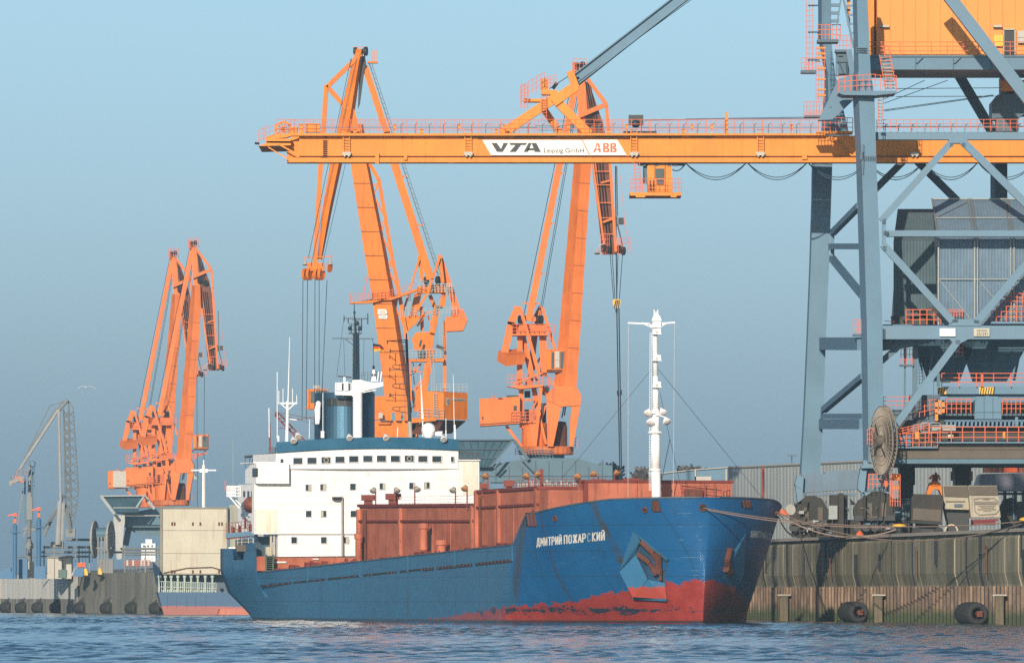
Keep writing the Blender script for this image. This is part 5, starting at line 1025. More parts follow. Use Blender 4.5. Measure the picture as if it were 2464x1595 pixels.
for k in range(46):
    x = random.uniform(1905, 2160); y = random.uniform(1200, 1285); b = MB(YN + (4.6 if x < 2050 else -.6) - random.uniform(0, .6)); w = random.uniform(2, 12); h = random.uniform(2, 9)
    if k % 3 == 0: b.bar(x, y, x + random.uniform(-16, 16), y + random.uniform(6, 26), random.uniform(1.2, 3))
    else: b.rect(x, y, x + w, y + h, random.uniform(.2, .6))
    b.build('bogie_fitting', (M['bogie'], M['dark'], M['brown'], M['dark'], M['alu'], M['portal'])[k % 6], gan)
b = MB(YN + 4); b.rect(1994, 1216, 2015, 1249, 1.2); b.build('white_cabinet', M['alu'], gan)
b = MB(YN + 3); b.rect(1998, 1190, 2040, 1290, 2.5, dy=2); b.rect(2018, 1186, 2030, 1290, 1.2); b.rect(2078, 1190, 2083, 1248, .8, dy=-4); b.bar(2045, 1200, 2060, 1215, 3); b.bar(1938, 1192, 1936, 1215, 4); b.rect(1905, 1250, 2160, 1292, 1, dy=3.5); b.build('bogie_link', M['bogie'], gan)
b = MB(YN - 2); b.rails(2090, 1176, 2142, 1176, 36, 11, r=1.8); b.rails(2142, 1217, 2166, 1219, 78, 6, r=1.6, nr=6); b.rect(2128, 1152, 2136, 1170, .4); b.build('railing', M['rail'], gan)
b = MB(YN - 1.9); b.rect(2146, 1140, 2164, 1156, .3); b.rect(2146, 1170, 2164, 1176, .3); b.build('orange_panel', M['gorange'], gan)
for x0, x1 in ((2163, 2202), (2294, 2337)):
    b = MB(YN + 20); b.poly([(x0 + 4, 1290), (x1 - 6, 1290), (x1 - 4, 1150), (x1 + 2, 1115), (x0, 1115), (x0 + 4, 1150)], 4); b.rect(x0 + 6, 1132, x1, 1166, 4.4, dy=-.4); b.build('rear_leg', M['dark'], gan)
b = MB(YN + 19.5); b.rect(2288, 1134, 2296, 1156, .5); b.rect(2333, 1134, 2341, 1156, .5); b.build('leg_board', paint('faded red board', (0.35, 0.16, 0.14)), gan)
# ---------------------------------------------------------------- harbour crane with folded double jib (built once, copied twice)
YB = 1080.0
cb = thing('harbour_crane', 'salmon harbour crane behind the red hatches, its jib rising behind the lettered boom', 'crane', V(1345, 1094, YB), 0, 'salmon harbour cranes with double jibs')
def zb(x, y): return (1140 + x / 3.951, 720 + y / 3.951)
SAL = M['salmon']
# main jib: two lit faces meeting at an edge, forked foot
b = MB(YB - 3); secs = [(310, 1389, 1402, 1420), (391, 1381, 1398, 1423), (680, 1356, 1378, 1404), (837, 1342, 1366, 1394), (930, 1333, 1358, 1387)]
rg = [[V(l, y, YB - 2.0), V(m, y, YB - 3.6), V(r, y, YB - 3.2), V(r - 2, y, YB - .6), V(l + 4, y, YB - .4)] for y, l, m, r in secs]
for p, q in zip(rg, rg[1:]): b.hexa(p, q)
b.poly([(1333, 929), (1387, 929), (1398, 950), (1397, 975), (1350, 978), (1315, 962), (1316, 948)], 3.4, dy=-.8)
b.poly([(1315, 962), (1351, 976), (1331, 1074), (1317, 1074)], 2.4, dy=-.6); b.poly([(1397, 974), (1376, 972), (1372, 1010), (1370, 1074), (1379, 1074)], 2.4, dy=-.6); b.poly([(1350, 978), (1358, 967), (1372, 970), (1378, 985), (1397, 975), (1397, 960), (1350, 960)], 2.2, dy=-.5)
jib = b.build('main_jib', SAL, cb); b = MB(YB - 3.7)
for y in range(440, 900, 66):
    e = lambda i: next(p[i] + (q[i] - p[i]) * (y - p[0]) / (q[0] - p[0]) for p, q in zip(secs, secs[1:]) if p[0] <= y <= q[0])
    b.bar(e(2), y, e(3), y, .8, d=1)
b.build('weld_seam', paint('seam salmon', (.42, .11, .03), .5), jib)
# fly jib: head, box, drooping tip with dark streaked underside, side truss
b = MB(YB - 2); b.poly([(1384, 172), (1398, 166), (1408, 180), (1414, 290), (1434, 390), (1462, 612), (1450, 612), (1424, 391), (1394, 300)], 1.6); fly = b.build('fly_jib', SAL, cb)
b = MB(YB - 1.8); b.poly([(1404, 200), (1416, 196), (1452, 300), (1468, 391), (1485, 612), (1460, 612), (1432, 391), (1412, 290)], 1.2); b.build('jib_underside', paint('dark streaked plate', (0.20, 0.07, 0.04), 0.7, 0.4, 0.8, (0.02, 0.02, 0.025), .2), fly)
b = MB(YB - 2.6); b.bar(1402, 175, 1459, 251, 9); b.bar(1459, 250, 1464, 318, 8); b.bar(1392, 280, 1461, 251, 11); b.bar(1463, 314, 1468, 391, 8, dy=.2); b.bar(1468, 391, 1482, 606, 7); b.bar(1426, 391, 1456, 606, 5); b.bar(1446, 440, 1470, 434, 4); b.bar(1450, 535, 1478, 525, 5)
for q in (.1, .25, .45, .62, .8): b.bar(1428 + 28 * q, 391 + 215 * q, 1468 + 14 * q, 391 + 215 * q, 1.8)
b.build('jib_truss', SAL, fly)
b = MB(YB - 2.4)
for x in (1436, 1443, 1450, 1457): b.rod(x - 14, 330, x + 14, 606, 1.1, n=4)
for x in (1407, 1412, 1418): b.rod(x, 190, x + 22, 310, 1.1, n=4)
b.build('jib_rope', M['rope'], fly)
b = MB(YB - 2.5)
for x, y, r in ((1388, 160, 9), (1402, 158, 9), (1416, 290, 12), (1440, 300, 10)): b.rod(x, y, x, y + .01, r, n=6) if 0 else b.lathe(V(x, y, YB - 2.4), (1, .5, 0), [(.01, -.18), (r * YB / F, -.18), (r * YB / F, .18), (.01, .18)], 14)
b.rect(1400, 290, 1450, 316, 1.2, dy=1); b.build('head_sheave', M['dark'], fly); b = MB(YB - 3)
b.rails(1378, 176, 1412, 176, 34, 8, r=1.0); b.rails(1378, 176, 1412, 176, 34, 8, r=1.0, dy=3); b.rect(1378, 150, 1384, 176, .8); b.build('head_guard', M['rail'], fly)
b = MB(YB - 2.6)
for x, y in ((1452, 598), (1462, 602), (1490, 600), (1500, 604)): b.lathe(V(x, y, YB - 2.5), (1, .4, 0), [(.01, -.15), (.55, -.15), (.55, .15), (.01, .15)], 12)
b.rect(1474, 522, 1486, 544, .8); b.rect(1488, 524, 1501, 540, .9); b.bar(1486, 540, 1500, 600, 3); b.bar(1484, 400, 1486, 520, 2.4); b.build('tip_sheave', M['dark'], fly); b = MB(YB - 2.7)
b.rails(1446, 613, 1466, 613, 50, 5, r=1.2, nr=4); b.rails(1488, 612, 1516, 610, 38, 6, r=1.1); b.bar(1501, 530, 1516, 600, 1.2); b.bar(1492, 420, 1506, 560, 1.0); b.build('tip_guard', M['rail'], fly)
b = MB(YB - 3); b.bar(1440, 592, 1454, 586, 2); b.lathe(V(1437, 606, YB - 3), (0, -.3, -1), [(.1, -.5), (.15, -.2), (.4, .2), (.38, .25), (.01, .2)], 12); b.build('tip_lamp', M['lamp'], fly)
# tie rod, stay ropes
b = MB(YB - .5); b.bar(1390, 178, 1272, 772, 16, d=14); b.bar(1258, 729, 1298, 731, 4)
for y in (415, 536, 655): b.bar(1390 - (y - 178) * .199 - 12, y, 1390 - (y - 178) * .199 + 16, y + 3, 2.4)
b.build('tie_rod', SAL, cb); b = MB(YB - .2)
b.rod(1380, 178, 1258, 770, .8, n=4); b.rod(1398, 178, 1296, 770, .7, n=4); b.rod(1402, 178, 1300, 770, .7, n=4); b.build('stay_rope', M['rope'], cb)
# hoist ropes and hook block
b = MB(YB - 2.5)
for x0, x1 in ((1468, 1477), (1473, 1480), (1487, 1484), (1498, 1490)): b.rod(x0, 612, x1, 724, .8, n=4)
b.rod(1481, 400, 1484, 720, 1.4, n=5); b.rod(1484, 740, 1492, 1160, 1.5, n=5); b.rod(1489, 725, 1496, 1165, 1.5, n=5); b.rod(1486.5, 940, 1488, 952, 3); b.rod(1493.5, 938, 1494, 950, 3); b.build('hoist_rope', M['rope'], cb)
b = MB(YB - 2.8); b.poly([(1477, 742), (1490, 742), (1494, 724), (1490, 720), (1476, 720), (1474, 728)], .8); hk = b.build('hook_block', M['yellow'], cb); b = MB(YB - 2.9)
for i in range(3): b.poly([(1476 + i * 5, 742), (1479 + i * 5, 742), (1484 + i * 4, 722), (1481 + i * 4, 722)], .05)
b.rod(1483.5, 742, 1483.5, 752, 3); b.build('hook', M['dark'], hk)
# tower: counterweight rocker, struts, platforms, legs
b = MB(YB); b.bar(1247, 738, 1228, 782, 17, d=20, dy=-1); b.bar(1230, 775, 1214, 852, 17, d=20, dy=-1); b.bar(1304, 738, 1285, 775, 15, d=18, dy=2); b.bar(1251, 738, 1297, 898, 8, dy=-2); b.bar(1305, 740, 1336, 842, 7, dy=-1); b.rect(1234, 779, 1316, 804, 2.4, dy=.5); b.bar(1251, 806, 1250, 932, 13, d=14); b.bar(1257, 806, 1280, 905, 14, d=14, dy=1); b.bar(1306, 806, 1309, 905, 17, d=14); b.bar(1288, 806, 1280, 870, 12, dy=4); b.bar(1302, 932, 1287, 1076, 8, dy=-2); b.bar(1254, 930, 1256, 1030, 12, d=12); b.bar(1284, 930, 1296, 1000, 12, d=12, dy=1); b.bar(1298, 1000, 1314, 1068, 6, dy=-1); b.bar(1256, 962, 1290, 962, 5); b.bar(1276, 990, 1300, 950, 4); b.bar(1313, 975, 1300, 1020, 4); b.bar(1306, 932, 1316, 956, 6)
tw = b.build('tower', SAL, cb)
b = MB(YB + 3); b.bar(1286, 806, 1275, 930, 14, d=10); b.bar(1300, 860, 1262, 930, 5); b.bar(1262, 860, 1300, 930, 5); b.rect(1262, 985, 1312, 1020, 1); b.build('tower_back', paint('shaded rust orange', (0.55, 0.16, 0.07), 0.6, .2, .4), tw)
b = MB(YB - 1.2)
for x in (1252, 1260, 1292, 1302): b.lathe(V(x, 769, YB), (1, .3, 0), [(.01, -.2), (.55, -.2), (.55, .2), (.01, .2)], 12)
b.rect(1305, 928, 1322, 950, 1, dy=2); b.rect(1262, 940, 1276, 956, 1, dy=3); b.rect(1302, 970, 1314, 1016, 1, dy=3); b.build('tower_sheave', M['dark'], tw); b = MB(YB - 1)
b.lathe(V(1283, 768, YB - .3), (0, -1, 0), [(.01, -.3), (.4, -.3), (.4, .3), (.01, .3)], 12); b.build('luffing_pinion', SAL, tw)
b = MB(YB - 2.2); b.rails(1232, 804, 1334, 805, 24, 11, r=1.4); b.rails(1221, 929, 1306, 925, 26, 10, r=1.5); b.rails(1221, 926, 1221.5, 920, 22, 9, r=1.4); b.rails(1230, 1016, 1288, 1014, 24, 11, r=1.4); b.ladder(1320, 840, 1322, 790, 5, 10, r=1); b.rails(1312, 930, 1340, 938, 26, 8, r=1.3); b.rails(1378, 1078, 1390, 1078, 24, 5, r=1.2); b.ladder(1321, 880, 1320, 842, 5, 8, r=1); b.build('railing', M['rail'], cb)
b = MB(YB - 2.3); b.rect(1231, 803.5, 1318, 807, 4); b.poly([(1220, 929), (1306, 925), (1306, 930), (1252, 936), (1230, 931)], 4); b.bar(1236, 924, 1308, 896, 4); b.rect(1228, 1013, 1290, 1017, 4, dy=1); b.bar(1330, 915, 1343, 938, 4); b.bar(1318, 915, 1342, 935, 3); b.build('tower_platform', SAL, cb)
b = MB(YB - 2); A_ = [V(1199, 844, YB - 1), V(1221, 856, YB - 3.2), V(1217, 881, YB - 3.2), V(1195, 868, YB - 1)]; b.hexa(A_, [p + Vector((2.4, 1.6, .3)) for p in A_]); cwt = b.build('counterweight', SAL, cb)
b = MB(YB - 3); b.poly([(1316, 890), (1368, 889), (1369, 843), (1316, 842)], 2.8); cab = b.build('driver_cab', M['orange'], cb); b = MB(YB - 3.15); b.rect(1327, 847, 1333, 886, .2); b.rect(1348, 846, 1367, 886, .2); b.build('window', M['glass'], cab); b = MB(YB - 3.2); b.rect(1335, 845, 1346, 885, .2); b.rect(1335, 864, 1346, 866, .1, dy=-.1); b.build('white_door', M['lamp'], cab); b = MB(YB - 3.05); b.poly([(1316, 895), (1340, 896), (1366, 893), (1369, 889), (1316, 889)], 3); b.rect(1306, 896, 1316, 902, 1); b.rect(1352, 894, 1361, 901, .8); b.build('cab_floor', M['rust'], cab); b = MB(YB - 3.1); b.rect(1316, 840, 1370, 843, 3.1); b.build('cab_roof', SAL, cab)
b = MB(YB - 2); b.poly([(1155, 1025), (1251, 1018), (1251, 954), (1153, 959)], 6); mh2 = b.build('machine_house', SAL, cb); b = MB(YB - 2.15); b.rect(1236, 976, 1243, 987, .3); b.rect(1160, 1002, 1163, 1008, .3); b.build('window', M['dark'], mh2); b = MB(YB - 2.1); b.bar(1155, 1021, 1251, 1014, 1.4); b.rect(1199, 957, 1209, 960, .2, dy=-.05); b.build('house_seam', M['rust'], mh2); b = MB(YB); b.bar(1218, 1024, 1258, 1078, 7); b.rod(1187, 957, 1187, 951, 2.6); b.build('house_strut', SAL, mh2); b = MB(YB); b.rect(1219, 951, 1250, 955, 2); b.build('roof_plate', M['dark'], mh2)
# slewing column and base ring
b = MB(YB); kk = YB / F
b.lathe(V(1286, 1076, YB + .6), (0, 0, 1), [(31 * kk, 0), (30 * kk, 58 * kk), (.01, 58 * kk)], 20); b.build('slewing_column', SAL, cb); b = MB(YB)
b.lathe(V(1348, 1075, YB + .5), (0, 0, 1), [(17 * kk, 0), (17 * kk, 46 * kk), (14 * kk, 60 * kk), (.01, 62 * kk)], 18); b.bar(1358, 1000, 1362, 970, 3); b.bar(1352, 1005, 1358, 975, 3); b.build('slew_drum', M['rust'], cb); b = MB(YB)
b.lathe(V(1313, 1094, YB + .5), (0, 0, 1), [(.01, 0), (64 * kk, 0), (66 * kk, 3 * kk), (66 * kk, 18 * kk), (63 * kk, 20 * kk), (.01, 20 * kk)], 30); rb = b.build('base_ring', paint('grimy ring paint', (0.62, 0.17, 0.05), .55, .3, .7, (.08, .04, .03), .3), cb); b = MB(YB - 3.1)
for x in (1283, 1321, 1377): b.rect(x, 1075, x + 3, 1094, .3, dy=.1 + abs(x - 1315) * .02)
b.build('ring_stain', M['rust'], rb)
KEEP = [x for x in bpy.data.objects]     # everything so far belongs to every copy; the portal below only to some
# portal and hopper (kangaroo portal)
b = MB(YB); b.poly([(1154, 1160), (1474, 1160), (1474, 1119), (1439, 1117), (1388, 1102), (1283, 1102), (1154, 1121)], 9, dy=-3.5); b.lathe(V(1313, 1103, YB + .5), (0, 0, 1), [(45 * kk, 0), (45 * kk, 9 * kk)], 24); b.build('portal', M['portal'], cb)
b = MB(YB - 3.7); b.rect(1154, 1144, 1474, 1145.5, .1)
for x in range(1160, 1470, 32): b.rect(x, 1108 if 1283 < x < 1388 else 1122, x + 1.2, 1160, .1)
b.poly([(1440, 1117), (1452, 1105), (1454, 1117)], .3); b.build('portal_rib', M['greyd'], cb)
b = MB(YB - 3); b.bar(1170, 1160, 1175, 1290, 22, d=22); b.bar(1455, 1160, 1452, 1290, 22, d=22); b.build('portal_leg', M['portal'], cb)
b = MB(YB - 6); b.hexa([V(1066, 1058, YB - 7), V(1234, 1058, YB - 7), V(1226, 1057, YB + 2), V(1076, 1057, YB + 2)], [V(1120, 1124, YB - 5), V(1180, 1124, YB - 5), V(1180, 1124, YB), V(1120, 1124, YB)]); hp_ = b.build('hopper', M['portal'], cb); b = MB(YB - 7.2)
b.bar(1064, 1058, 1236, 1058, 3, d=5); b.bar(1234, 1058, 1182, 1122, 5); b.bar(1066, 1058, 1118, 1122, 5); b.bar(1236, 1058, 1272, 1106, 8, dy=3); b.bar(1205, 1108, 1188, 1126, 4); b.bar(1252, 1100, 1300, 1150, 4, dy=2)
for t in (.33, .66): b.bar(1066 + 54 * t, 1058 + 66 * t, 1234 - 54 * t, 1058 + 66 * t, 1.5, dy=2 * t)
for x in (1090, 1110, 1130, 1150, 1170, 1190, 1210): b.bar(x, 1058, 1150 + (x - 1150) * .36, 1122, 1.4, Y=YB - 7.1, Y2=YB - 5.1)
b.rails(1240, 1095, 1330, 1100, 16, 8, r=1.1, dy=4); b.build('hopper_frame', M['greyd'], hp_)

def part_of(o, names): return [x for x in bpy.data.objects if x.parent == o and x.name.split('.')[0] in names]
def clone(loc, label, skip=()):
    c = cb.copy(); COL.objects.link(c); c.matrix_basis = Matrix.Translation(loc); c['label'] = label
    for ch in [x for x in bpy.data.objects if x.parent == cb]:
        if ch.name.split('.')[0] not in skip: copy_tree(ch, c)
    return c
cD = clone(V(433, 1216, 1600), 'nearer of the twin far salmon cranes, its cab hanging beside the jib', ('portal', 'portal_rib', 'portal_leg', 'hopper', 'hoist_rope', 'hook_block'))
for o in part_of(cD, ('driver_cab',)): o.location.x += 4.3
cC = clone(V(386, 1221, 1650), 'farther of the twin far salmon cranes, pale panel on its machine house', ('portal', 'portal_rib', 'portal_leg', 'hopper', 'driver_cab', 'hoist_rope', 'hook_block'))
for o, px, Y in ((cD, 433, 1600), (cC, 386, 1650)):
    b = MB(Y - 2)
    if o is cC: b.rect(272, 1133, 313, 1172, .3, dy=-.6); b.build('pale_panel', M['lamp'], o, 'pale panel on the end of the machine house')
b = MB(1596); b.rod(474, 900, 474, 1060, .6, n=4); b.rod(492, 900, 491, 1060, .6, n=4); b.rod(475, 1088, 475, 1230, .6, n=4); b.rod(491, 1088, 490, 1230, .6, n=4); b.build('hoist_rope', M['rope'], cD)
b = MB(1597); b.bar(462, 1100, 490, 1092, 3); b.bar(462, 1108, 480, 1094, 2); b.bar(455, 1094, 500, 1090, 3); b.build('cab_bracket', M['rail'], cD)
# shared pier portal below the far pair
b = MB(1590); b.poly([(262, 1262), (560, 1262), (560, 1226), (400, 1217), (380, 1220), (300, 1236), (285, 1238), (276, 1246)], 8); b.bar(287, 1255, 287, 1345, 24, d=20, w2=12); b.bar(520, 1260, 520, 1345, 22); b.rect(300, 1262, 560, 1268, 8)
b.poly([(300, 1268), (388, 1268), (388, 1290), (330, 1284), (312, 1274)], 4, dy=2); b.bar(310, 1270, 302, 1312, 14, dy=5); pt = b.build('portal', M['portal'], cD); b = MB(1584); b.bar(287, 1238, 287, 1262, 27, d=8); b.bar(287, 1262, 287, 1345, 24, w2=12, d=8); b.rect(300, 1239, 388, 1241, .3); b.build('pale_leg', paint('pale portal paint', (0.40, 0.41, 0.40), 0.6, .15, .3), pt)
b = MB(1582); b.hexa([V(243, 1193, 1580), V(348, 1193, 1580), V(344, 1192, 1590), V(248, 1192, 1590)], [V(275, 1236, 1583), V(330, 1236, 1583), V(330, 1236, 1588), V(275, 1236, 1588)]); hq = b.build('hopper', M['portal'], cD); b = MB(1579.5); b.bar(241, 1193, 350, 1192, 3); b.bar(244, 1194, 276, 1236, 7); b.bar(346, 1194, 328, 1220, 4); b.bar(348, 1193, 372, 1224, 7, dy=3); b.rect(272, 1220, 334, 1222, .3); b.build('hopper_frame', M['alu'], hq)

# ---------------------------------------------------------------- the orange harbour crane left of centre, turned the other way
YA = 1190.0; ORG = M['orange']
ca_ = thing('harbour_crane', 'tall bright orange harbour crane behind the white bridge, its jib rising past the boom tip', 'crane', V(965, 1060, YA))
za = lambda x, y: (600 + x / 2.5683, 80 + y / 2.5683); zc = lambda x, y: (900 + x / 6.164, 600 + y / 6.164); zd = lambda x, y: (900 + x / 6.164, 830 + y / 6.164)
b = MB(YA); secs = [(300, 836, 869, 874), (391, 843, 881, 887), (580, 872, 917, 925), (728, 897, 943, 953), (886, 918, 966, 978), (992, 930, 985, 992)]
rg = [[V(l, y, YA - 4.0), V(m, y, YA - 4.2), V(r, y, YA - 1.8), V(l + 6, y, YA - 1.4)] for y, l, m, r in secs]
for p, q in zip(rg, rg[1:]): b.hexa(p, q)
for x in (930, 952, 972): b.poly([(x, 1012), (x + 12, 1012), (x + 14, 990), (x - 2, 990)], 1.5, dy=-4)
mjA = b.build('main_jib', ORG, ca_); b = MB(YA - 4.32)
for y in range(440, 975, 58):
    e = lambda i: next(p[i] + (q[i] - p[i]) * (y - p[0]) / (q[0] - p[0]) for p, q in zip(secs, secs[1:]) if p[0] <= y <= q[0])
    b.bar(e(1), y, e(2), y + 1.5, 1.0, d=1)
b.build('weld_seam', paint('seam orange', (.40, .09, .008), .5), mjA)
b = MB(YA - 3.5); fs_ = [(118, 858, 876), (150, 847, 870), (245, 826, 857), (330, 808, 845), (391, 795, 824), (500, 776, 800), (625, 764, 775)]
rg = [[V(l, y, YA - 5.4), V(l + (r - l) * .72, y, YA - 6.0), V(r, y, YA - 4.4), V(l + (r - l) * .4, y, YA - 3.8)] for y, l, r in fs_]
for p, q in zip(rg, rg[1:]): b.hexa(p, q)
b.poly([(818, 312), (832, 270), (852, 262), (868, 318)], 2, dy=-1.5); b.rod(861, 272, 861, 272.3, 5, dy=-2.4); fA = b.build('fly_jib', ORG, ca_)
b = MB(YA - 5.5); b.bar(868, 130, 787, 210, 11); b.bar(785, 206, 778, 318, 11); b.bar(776, 318, 772, 391, 11); b.bar(772, 391, 757, 648, 11, dy=-.3); b.bar(792, 214, 836, 264, 11); b.build('jib_truss', ORG, fA)
b = MB(YA - 5)
for x, y, r in ((855, 123, 9), (880, 124, 11)): b.lathe(V(x, y, YA - 4.8), (1, -.25, 0), [(.01, -.2), (r * YA / F, -.2), (r * YA / F, .2), (.01, .2)], 16)
b.poly([(866, 140), (878, 134), (882, 160), (877, 166), (866, 250), (861, 262)], 1, dy=1.2); b.build('head_sheave', M['dark'], fA); b = MB(YA - 5); b.rect(884, 148, 909, 152, 1.5, dy=1); b.rails(896, 148, 907, 148, 26, 5, r=1.2, dy=1); b.bar(849, 114, 880, 113, 1.2); b.build('head_platform', ORG, fA)
b = MB(YA - 6)
for i, x in enumerate((735, 745, 763, 773)): b.lathe(V(x, 660, YA - 5.8), (1, -.5, 0), [(.7, -.2), (.85, -.2), (.85, .2), (.7, .2)], 14, closed=True); b.lathe(V(x, 660, YA - 5.8), (1, -.5, 0), [(.01, -.08), (.7, -.08), (.7, .08), (.01, .08)], 14)
b.rect(738, 632, 780, 652, 1.4); b.bar(732, 620, 800, 617, 2.4); b.rod(793, 644, 793, 645, 9) if 0 else b.lathe(V(793, 644, YA - 5.8), (1, -.6, 0), [(.01, -.1), (.68, -.1), (.68, .1), (.01, .1)], 14); b.bar(734, 618, 734, 630, 2); b.bar(797, 615, 797, 628, 2); b.build('tip_sheave', ORG, fA)
b = MB(YA - 5.6)
for x in (734, 795): b.lathe(V(x, 632, YA - 6), (0, -.2, -1), [(.1, -.3), (.3, .1), (.4, .3), (.38, .34), (.01, .3)], 12)
b.build('tip_lamp', M['lamp'], fA)
b = MB(YA - 5.7)
for x0, x1 in ((729, 727), (740, 737), (758, 757), (768, 768), (787, 772)): b.rod(x0, 674, x1, 1010, .75, n=4)
b.build('hoist_rope', M['rope'], ca_); b = MB(YA - 6.2); b.rod(845, 140, 742, 620, .7, n=4); b.rod(858, 140, 748, 640, .6, n=4); b.rod(832, 391, 775, 640, .6, n=4); b.build('jib_rope', M['greyd'], fA)
b = MB(YA - 3); b.bar(878, 160, 932, 325, 15, d=14); b.bar(930, 318, 948, 391, 16, d=14); b.bar(948, 391, 1036, 672, 19, d=16); b.bar(950, 427, 980, 424, 3); b.bar(985, 543, 1018, 541, 3); b.build('tie_rod', ORG, ca_); b = MB(YA - 2.5)
b.rod(888, 152, 1055, 664, 1.0, n=4); b.rod(894, 152, 1062, 664, .7, n=4)
for t in np.linspace(.02, .98, 42): b.rod(888 + 167 * t, 152 + 512 * t, 894 + 168 * t, 158 + 512 * t, .6, n=4)
b.build('stay_ladder', M['alu'], ca_)
# stiffening truss right of the jib
b = MB(YA - 2); pts = [(884, 385), (912, 434), (928, 528), (944, 622), (958, 690), (979, 818)]
for p, q in zip(pts, pts[1:]): b.bar(*p, *q, 9, d=9)
jr = lambda y: 884 + (y - 391) * .195
zz = [(434, 470), (528, 470), (528, 560), (622, 560), (622, 650), (700, 650), (700, 740), (790, 740)]
tx = lambda y: next(p[0] + (q[0] - p[0]) * (y - p[1]) / (q[1] - p[1]) for p, q in zip(pts, pts[1:]) if p[1] <= y <= q[1])
for y, yj in zz: b.bar(tx(y), y, jr(yj), yj, 4, d=4)
for y in (440, 532, 626, 716): b.bar(tx(y), y, jr(y), y + 8, 3, d=3)
b.build('jib_truss', ORG, ca_)
# tower
b = MB(YA); B_ = lambda x1, y1, x2, y2, w, d=None, dy=0: b.bar(*zc(x1, y1), *zc(x2, y2), w, d, dy=dy)
B_(668, 95, 722, 480, 9, 16); B_(672, 140, 430, 935, 5, 5, -1); B_(972, 120, 800, 640, 6, 6, -3); B_(800, 640, 640, 900, 6, 6, -3); B_(970, 90, 1020, 490, 9, 10, -2.2)
b.poly([zc(*p) for p in ((640, 650), (1060, 650), (1050, 520), (650, 540))], 2, dy=-1); B_(655, 650, 580, 980, 16, 16); B_(1045, 655, 1000, 860, 14, 14); B_(940, 830, 865, 1240, 14, 16, -1.5); b.poly([zc(*p) for p in ((600, 1500), (860, 1500), (905, 1200), (850, 1220), (620, 1230), (560, 1330))], 2, dy=-1); b.poly([zc(*p) for p in ((440, 1040), (500, 985), (690, 980), (640, 1080), (500, 1210))], 1.4, dy=-1.5); B_(705, 850, 715, 1210, 8, 8, 2); B_(830, 680, 900, 860, 9, 9, 2); B_(640, 1140, 760, 960, 5, 5); B_(790, 970, 850, 1120, 4, 4); B_(740, 940, 900, 930, 3, 3); B_(500, 1040, 430, 1030, 7, 7)
b.bar(1070, 772, 1070, 945, 8, d=9); b.bar(1040, 840, 1020, 944, 14, d=14, dy=-1.5); b.bar(1030, 840, 1010, 985, 6, dy=-1.4); b.bar(1008, 930, 1002, 990, 12, d=12, dy=-1.5); b.bar(985, 870, 990, 965, 4, dy=-2); b.bar(998, 895, 1014, 875, 3); b.bar(985, 893, 1016, 895, 3); b.bar(996, 940, 1013, 915, 4, dy=-2); b.poly([(983, 870), (1068, 870), (1068, 862), (983, 864)], 3, dy=-2); b.bar(993, 870, 998, 893, 2.4); b.bar(1012, 874, 998, 895, 2.4)
b.build('tower', ORG, ca_)
b = MB(YA - 1); b.poly([zc(*p) for p in ((975, 70), (1005, 85), (1160, 520), (1270, 860), (1385, 1050), (1320, 1205), (1075, 1215), (1060, 1010), (1150, 1000), (1140, 760), (1030, 490))], 2.2, dy=.2); b.poly([zc(*p) for p in ((1075, 1215), (1320, 1205), (1385, 1050), (1320, 880), (1220, 990), (1060, 1000))], 3.6, dy=-.6); b.build('counterweight_arm', paint('second orange paint', (0.80, 0.17, 0.025), 0.5, .12, .35, (.3, .08, .03), .15), ca_)
b = MB(YA - 2); b.rect(1048, 736, 1066, 742, .5)
for x, y in ((1026, 676), (1054, 675)): b.lathe(V(x, y, YA - 1.5), (1, -.4, 0), [(.01, -.2), (.62, -.2), (.62, .2), (.01, .2)], 12)
b.bar(1050, 832, 1068, 840, 8); b.rect(1006, 846, 1024, 862, 2, dy=2); b.bar(1014, 818, 1010, 834, 5, dy=-1); b.bar(992, 940, 1000, 985, 8, dy=1); b.build('tower_sheave', M['dark'], ca_)
b = MB(YA - 4.6); b.poly([(842, 731), (845, 727), (898, 722), (942, 722), (1004, 700), (1004, 694), (940, 716), (896, 729)], 2, dy=-.4); b.build('jib_walkway', ORG, ca_); b = MB(YA - 5)
b.rails(842, 728, 896, 723, 20, 9, r=1.0); b.rails(896, 723, 944, 720, 22, 10, r=1.0); b.rails(944, 718, 1000, 700, 22, 10, r=.9); b.bar(842, 706, 842, 730, 3); b.bar(872, 718, 884, 664, 2); b.build('railing', M['rail'], ca_); b = MB(YA - 2.4)
b.rails(990, 690, 1040, 704, 22, 10, r=1.0); b.rails(1038, 704, 1086, 702, 20, 8, r=1.3); b.rails(1074, 718, 1088, 718, 34, 6, r=1.4); b.rails(1050, 758, 1098, 758, 20, 8, r=1.2); b.rails(970, 760, 1050, 760, 18, 14, r=1.0); b.rails(984, 864, 1068, 862, 22, 8, r=1.1); b.rails(1050, 944, 1124, 944, 20, 11, r=1.0); b.ladder(1042, 942, 1040, 850, 7, 22, r=1.0); b.ladder(1062, 830, 1058, 742, 6, 16, r=1); b.ladder(984, 760, 986, 690, 5, 14, r=1); b.rails(1005, 1006, 1068, 1008, 22, 12, r=.9, dy=-3); b.ladder(1049, 1004, 1048, 945, 8, 14, r=1.1, dy=-3); b.build('railing', M['alu'], ca_)
b = MB(YA - 5); b.hexa([V(1008, 1006, YA - 5), V(1068, 1009, YA - 5), V(1068, 943, YA - 5), V(1010, 941, YA - 5)], [V(1060, 1004, YA + 4), V(1125, 1010, YA - 1.5), V(1125, 945, YA - 1.5), V(1052, 941, YA + 4)]); b.poly([(985, 1018), (1049, 1012), (1049, 1004), (985, 1006)], 3, dy=-.2); mA = b.build('machine_house', ORG, ca_)
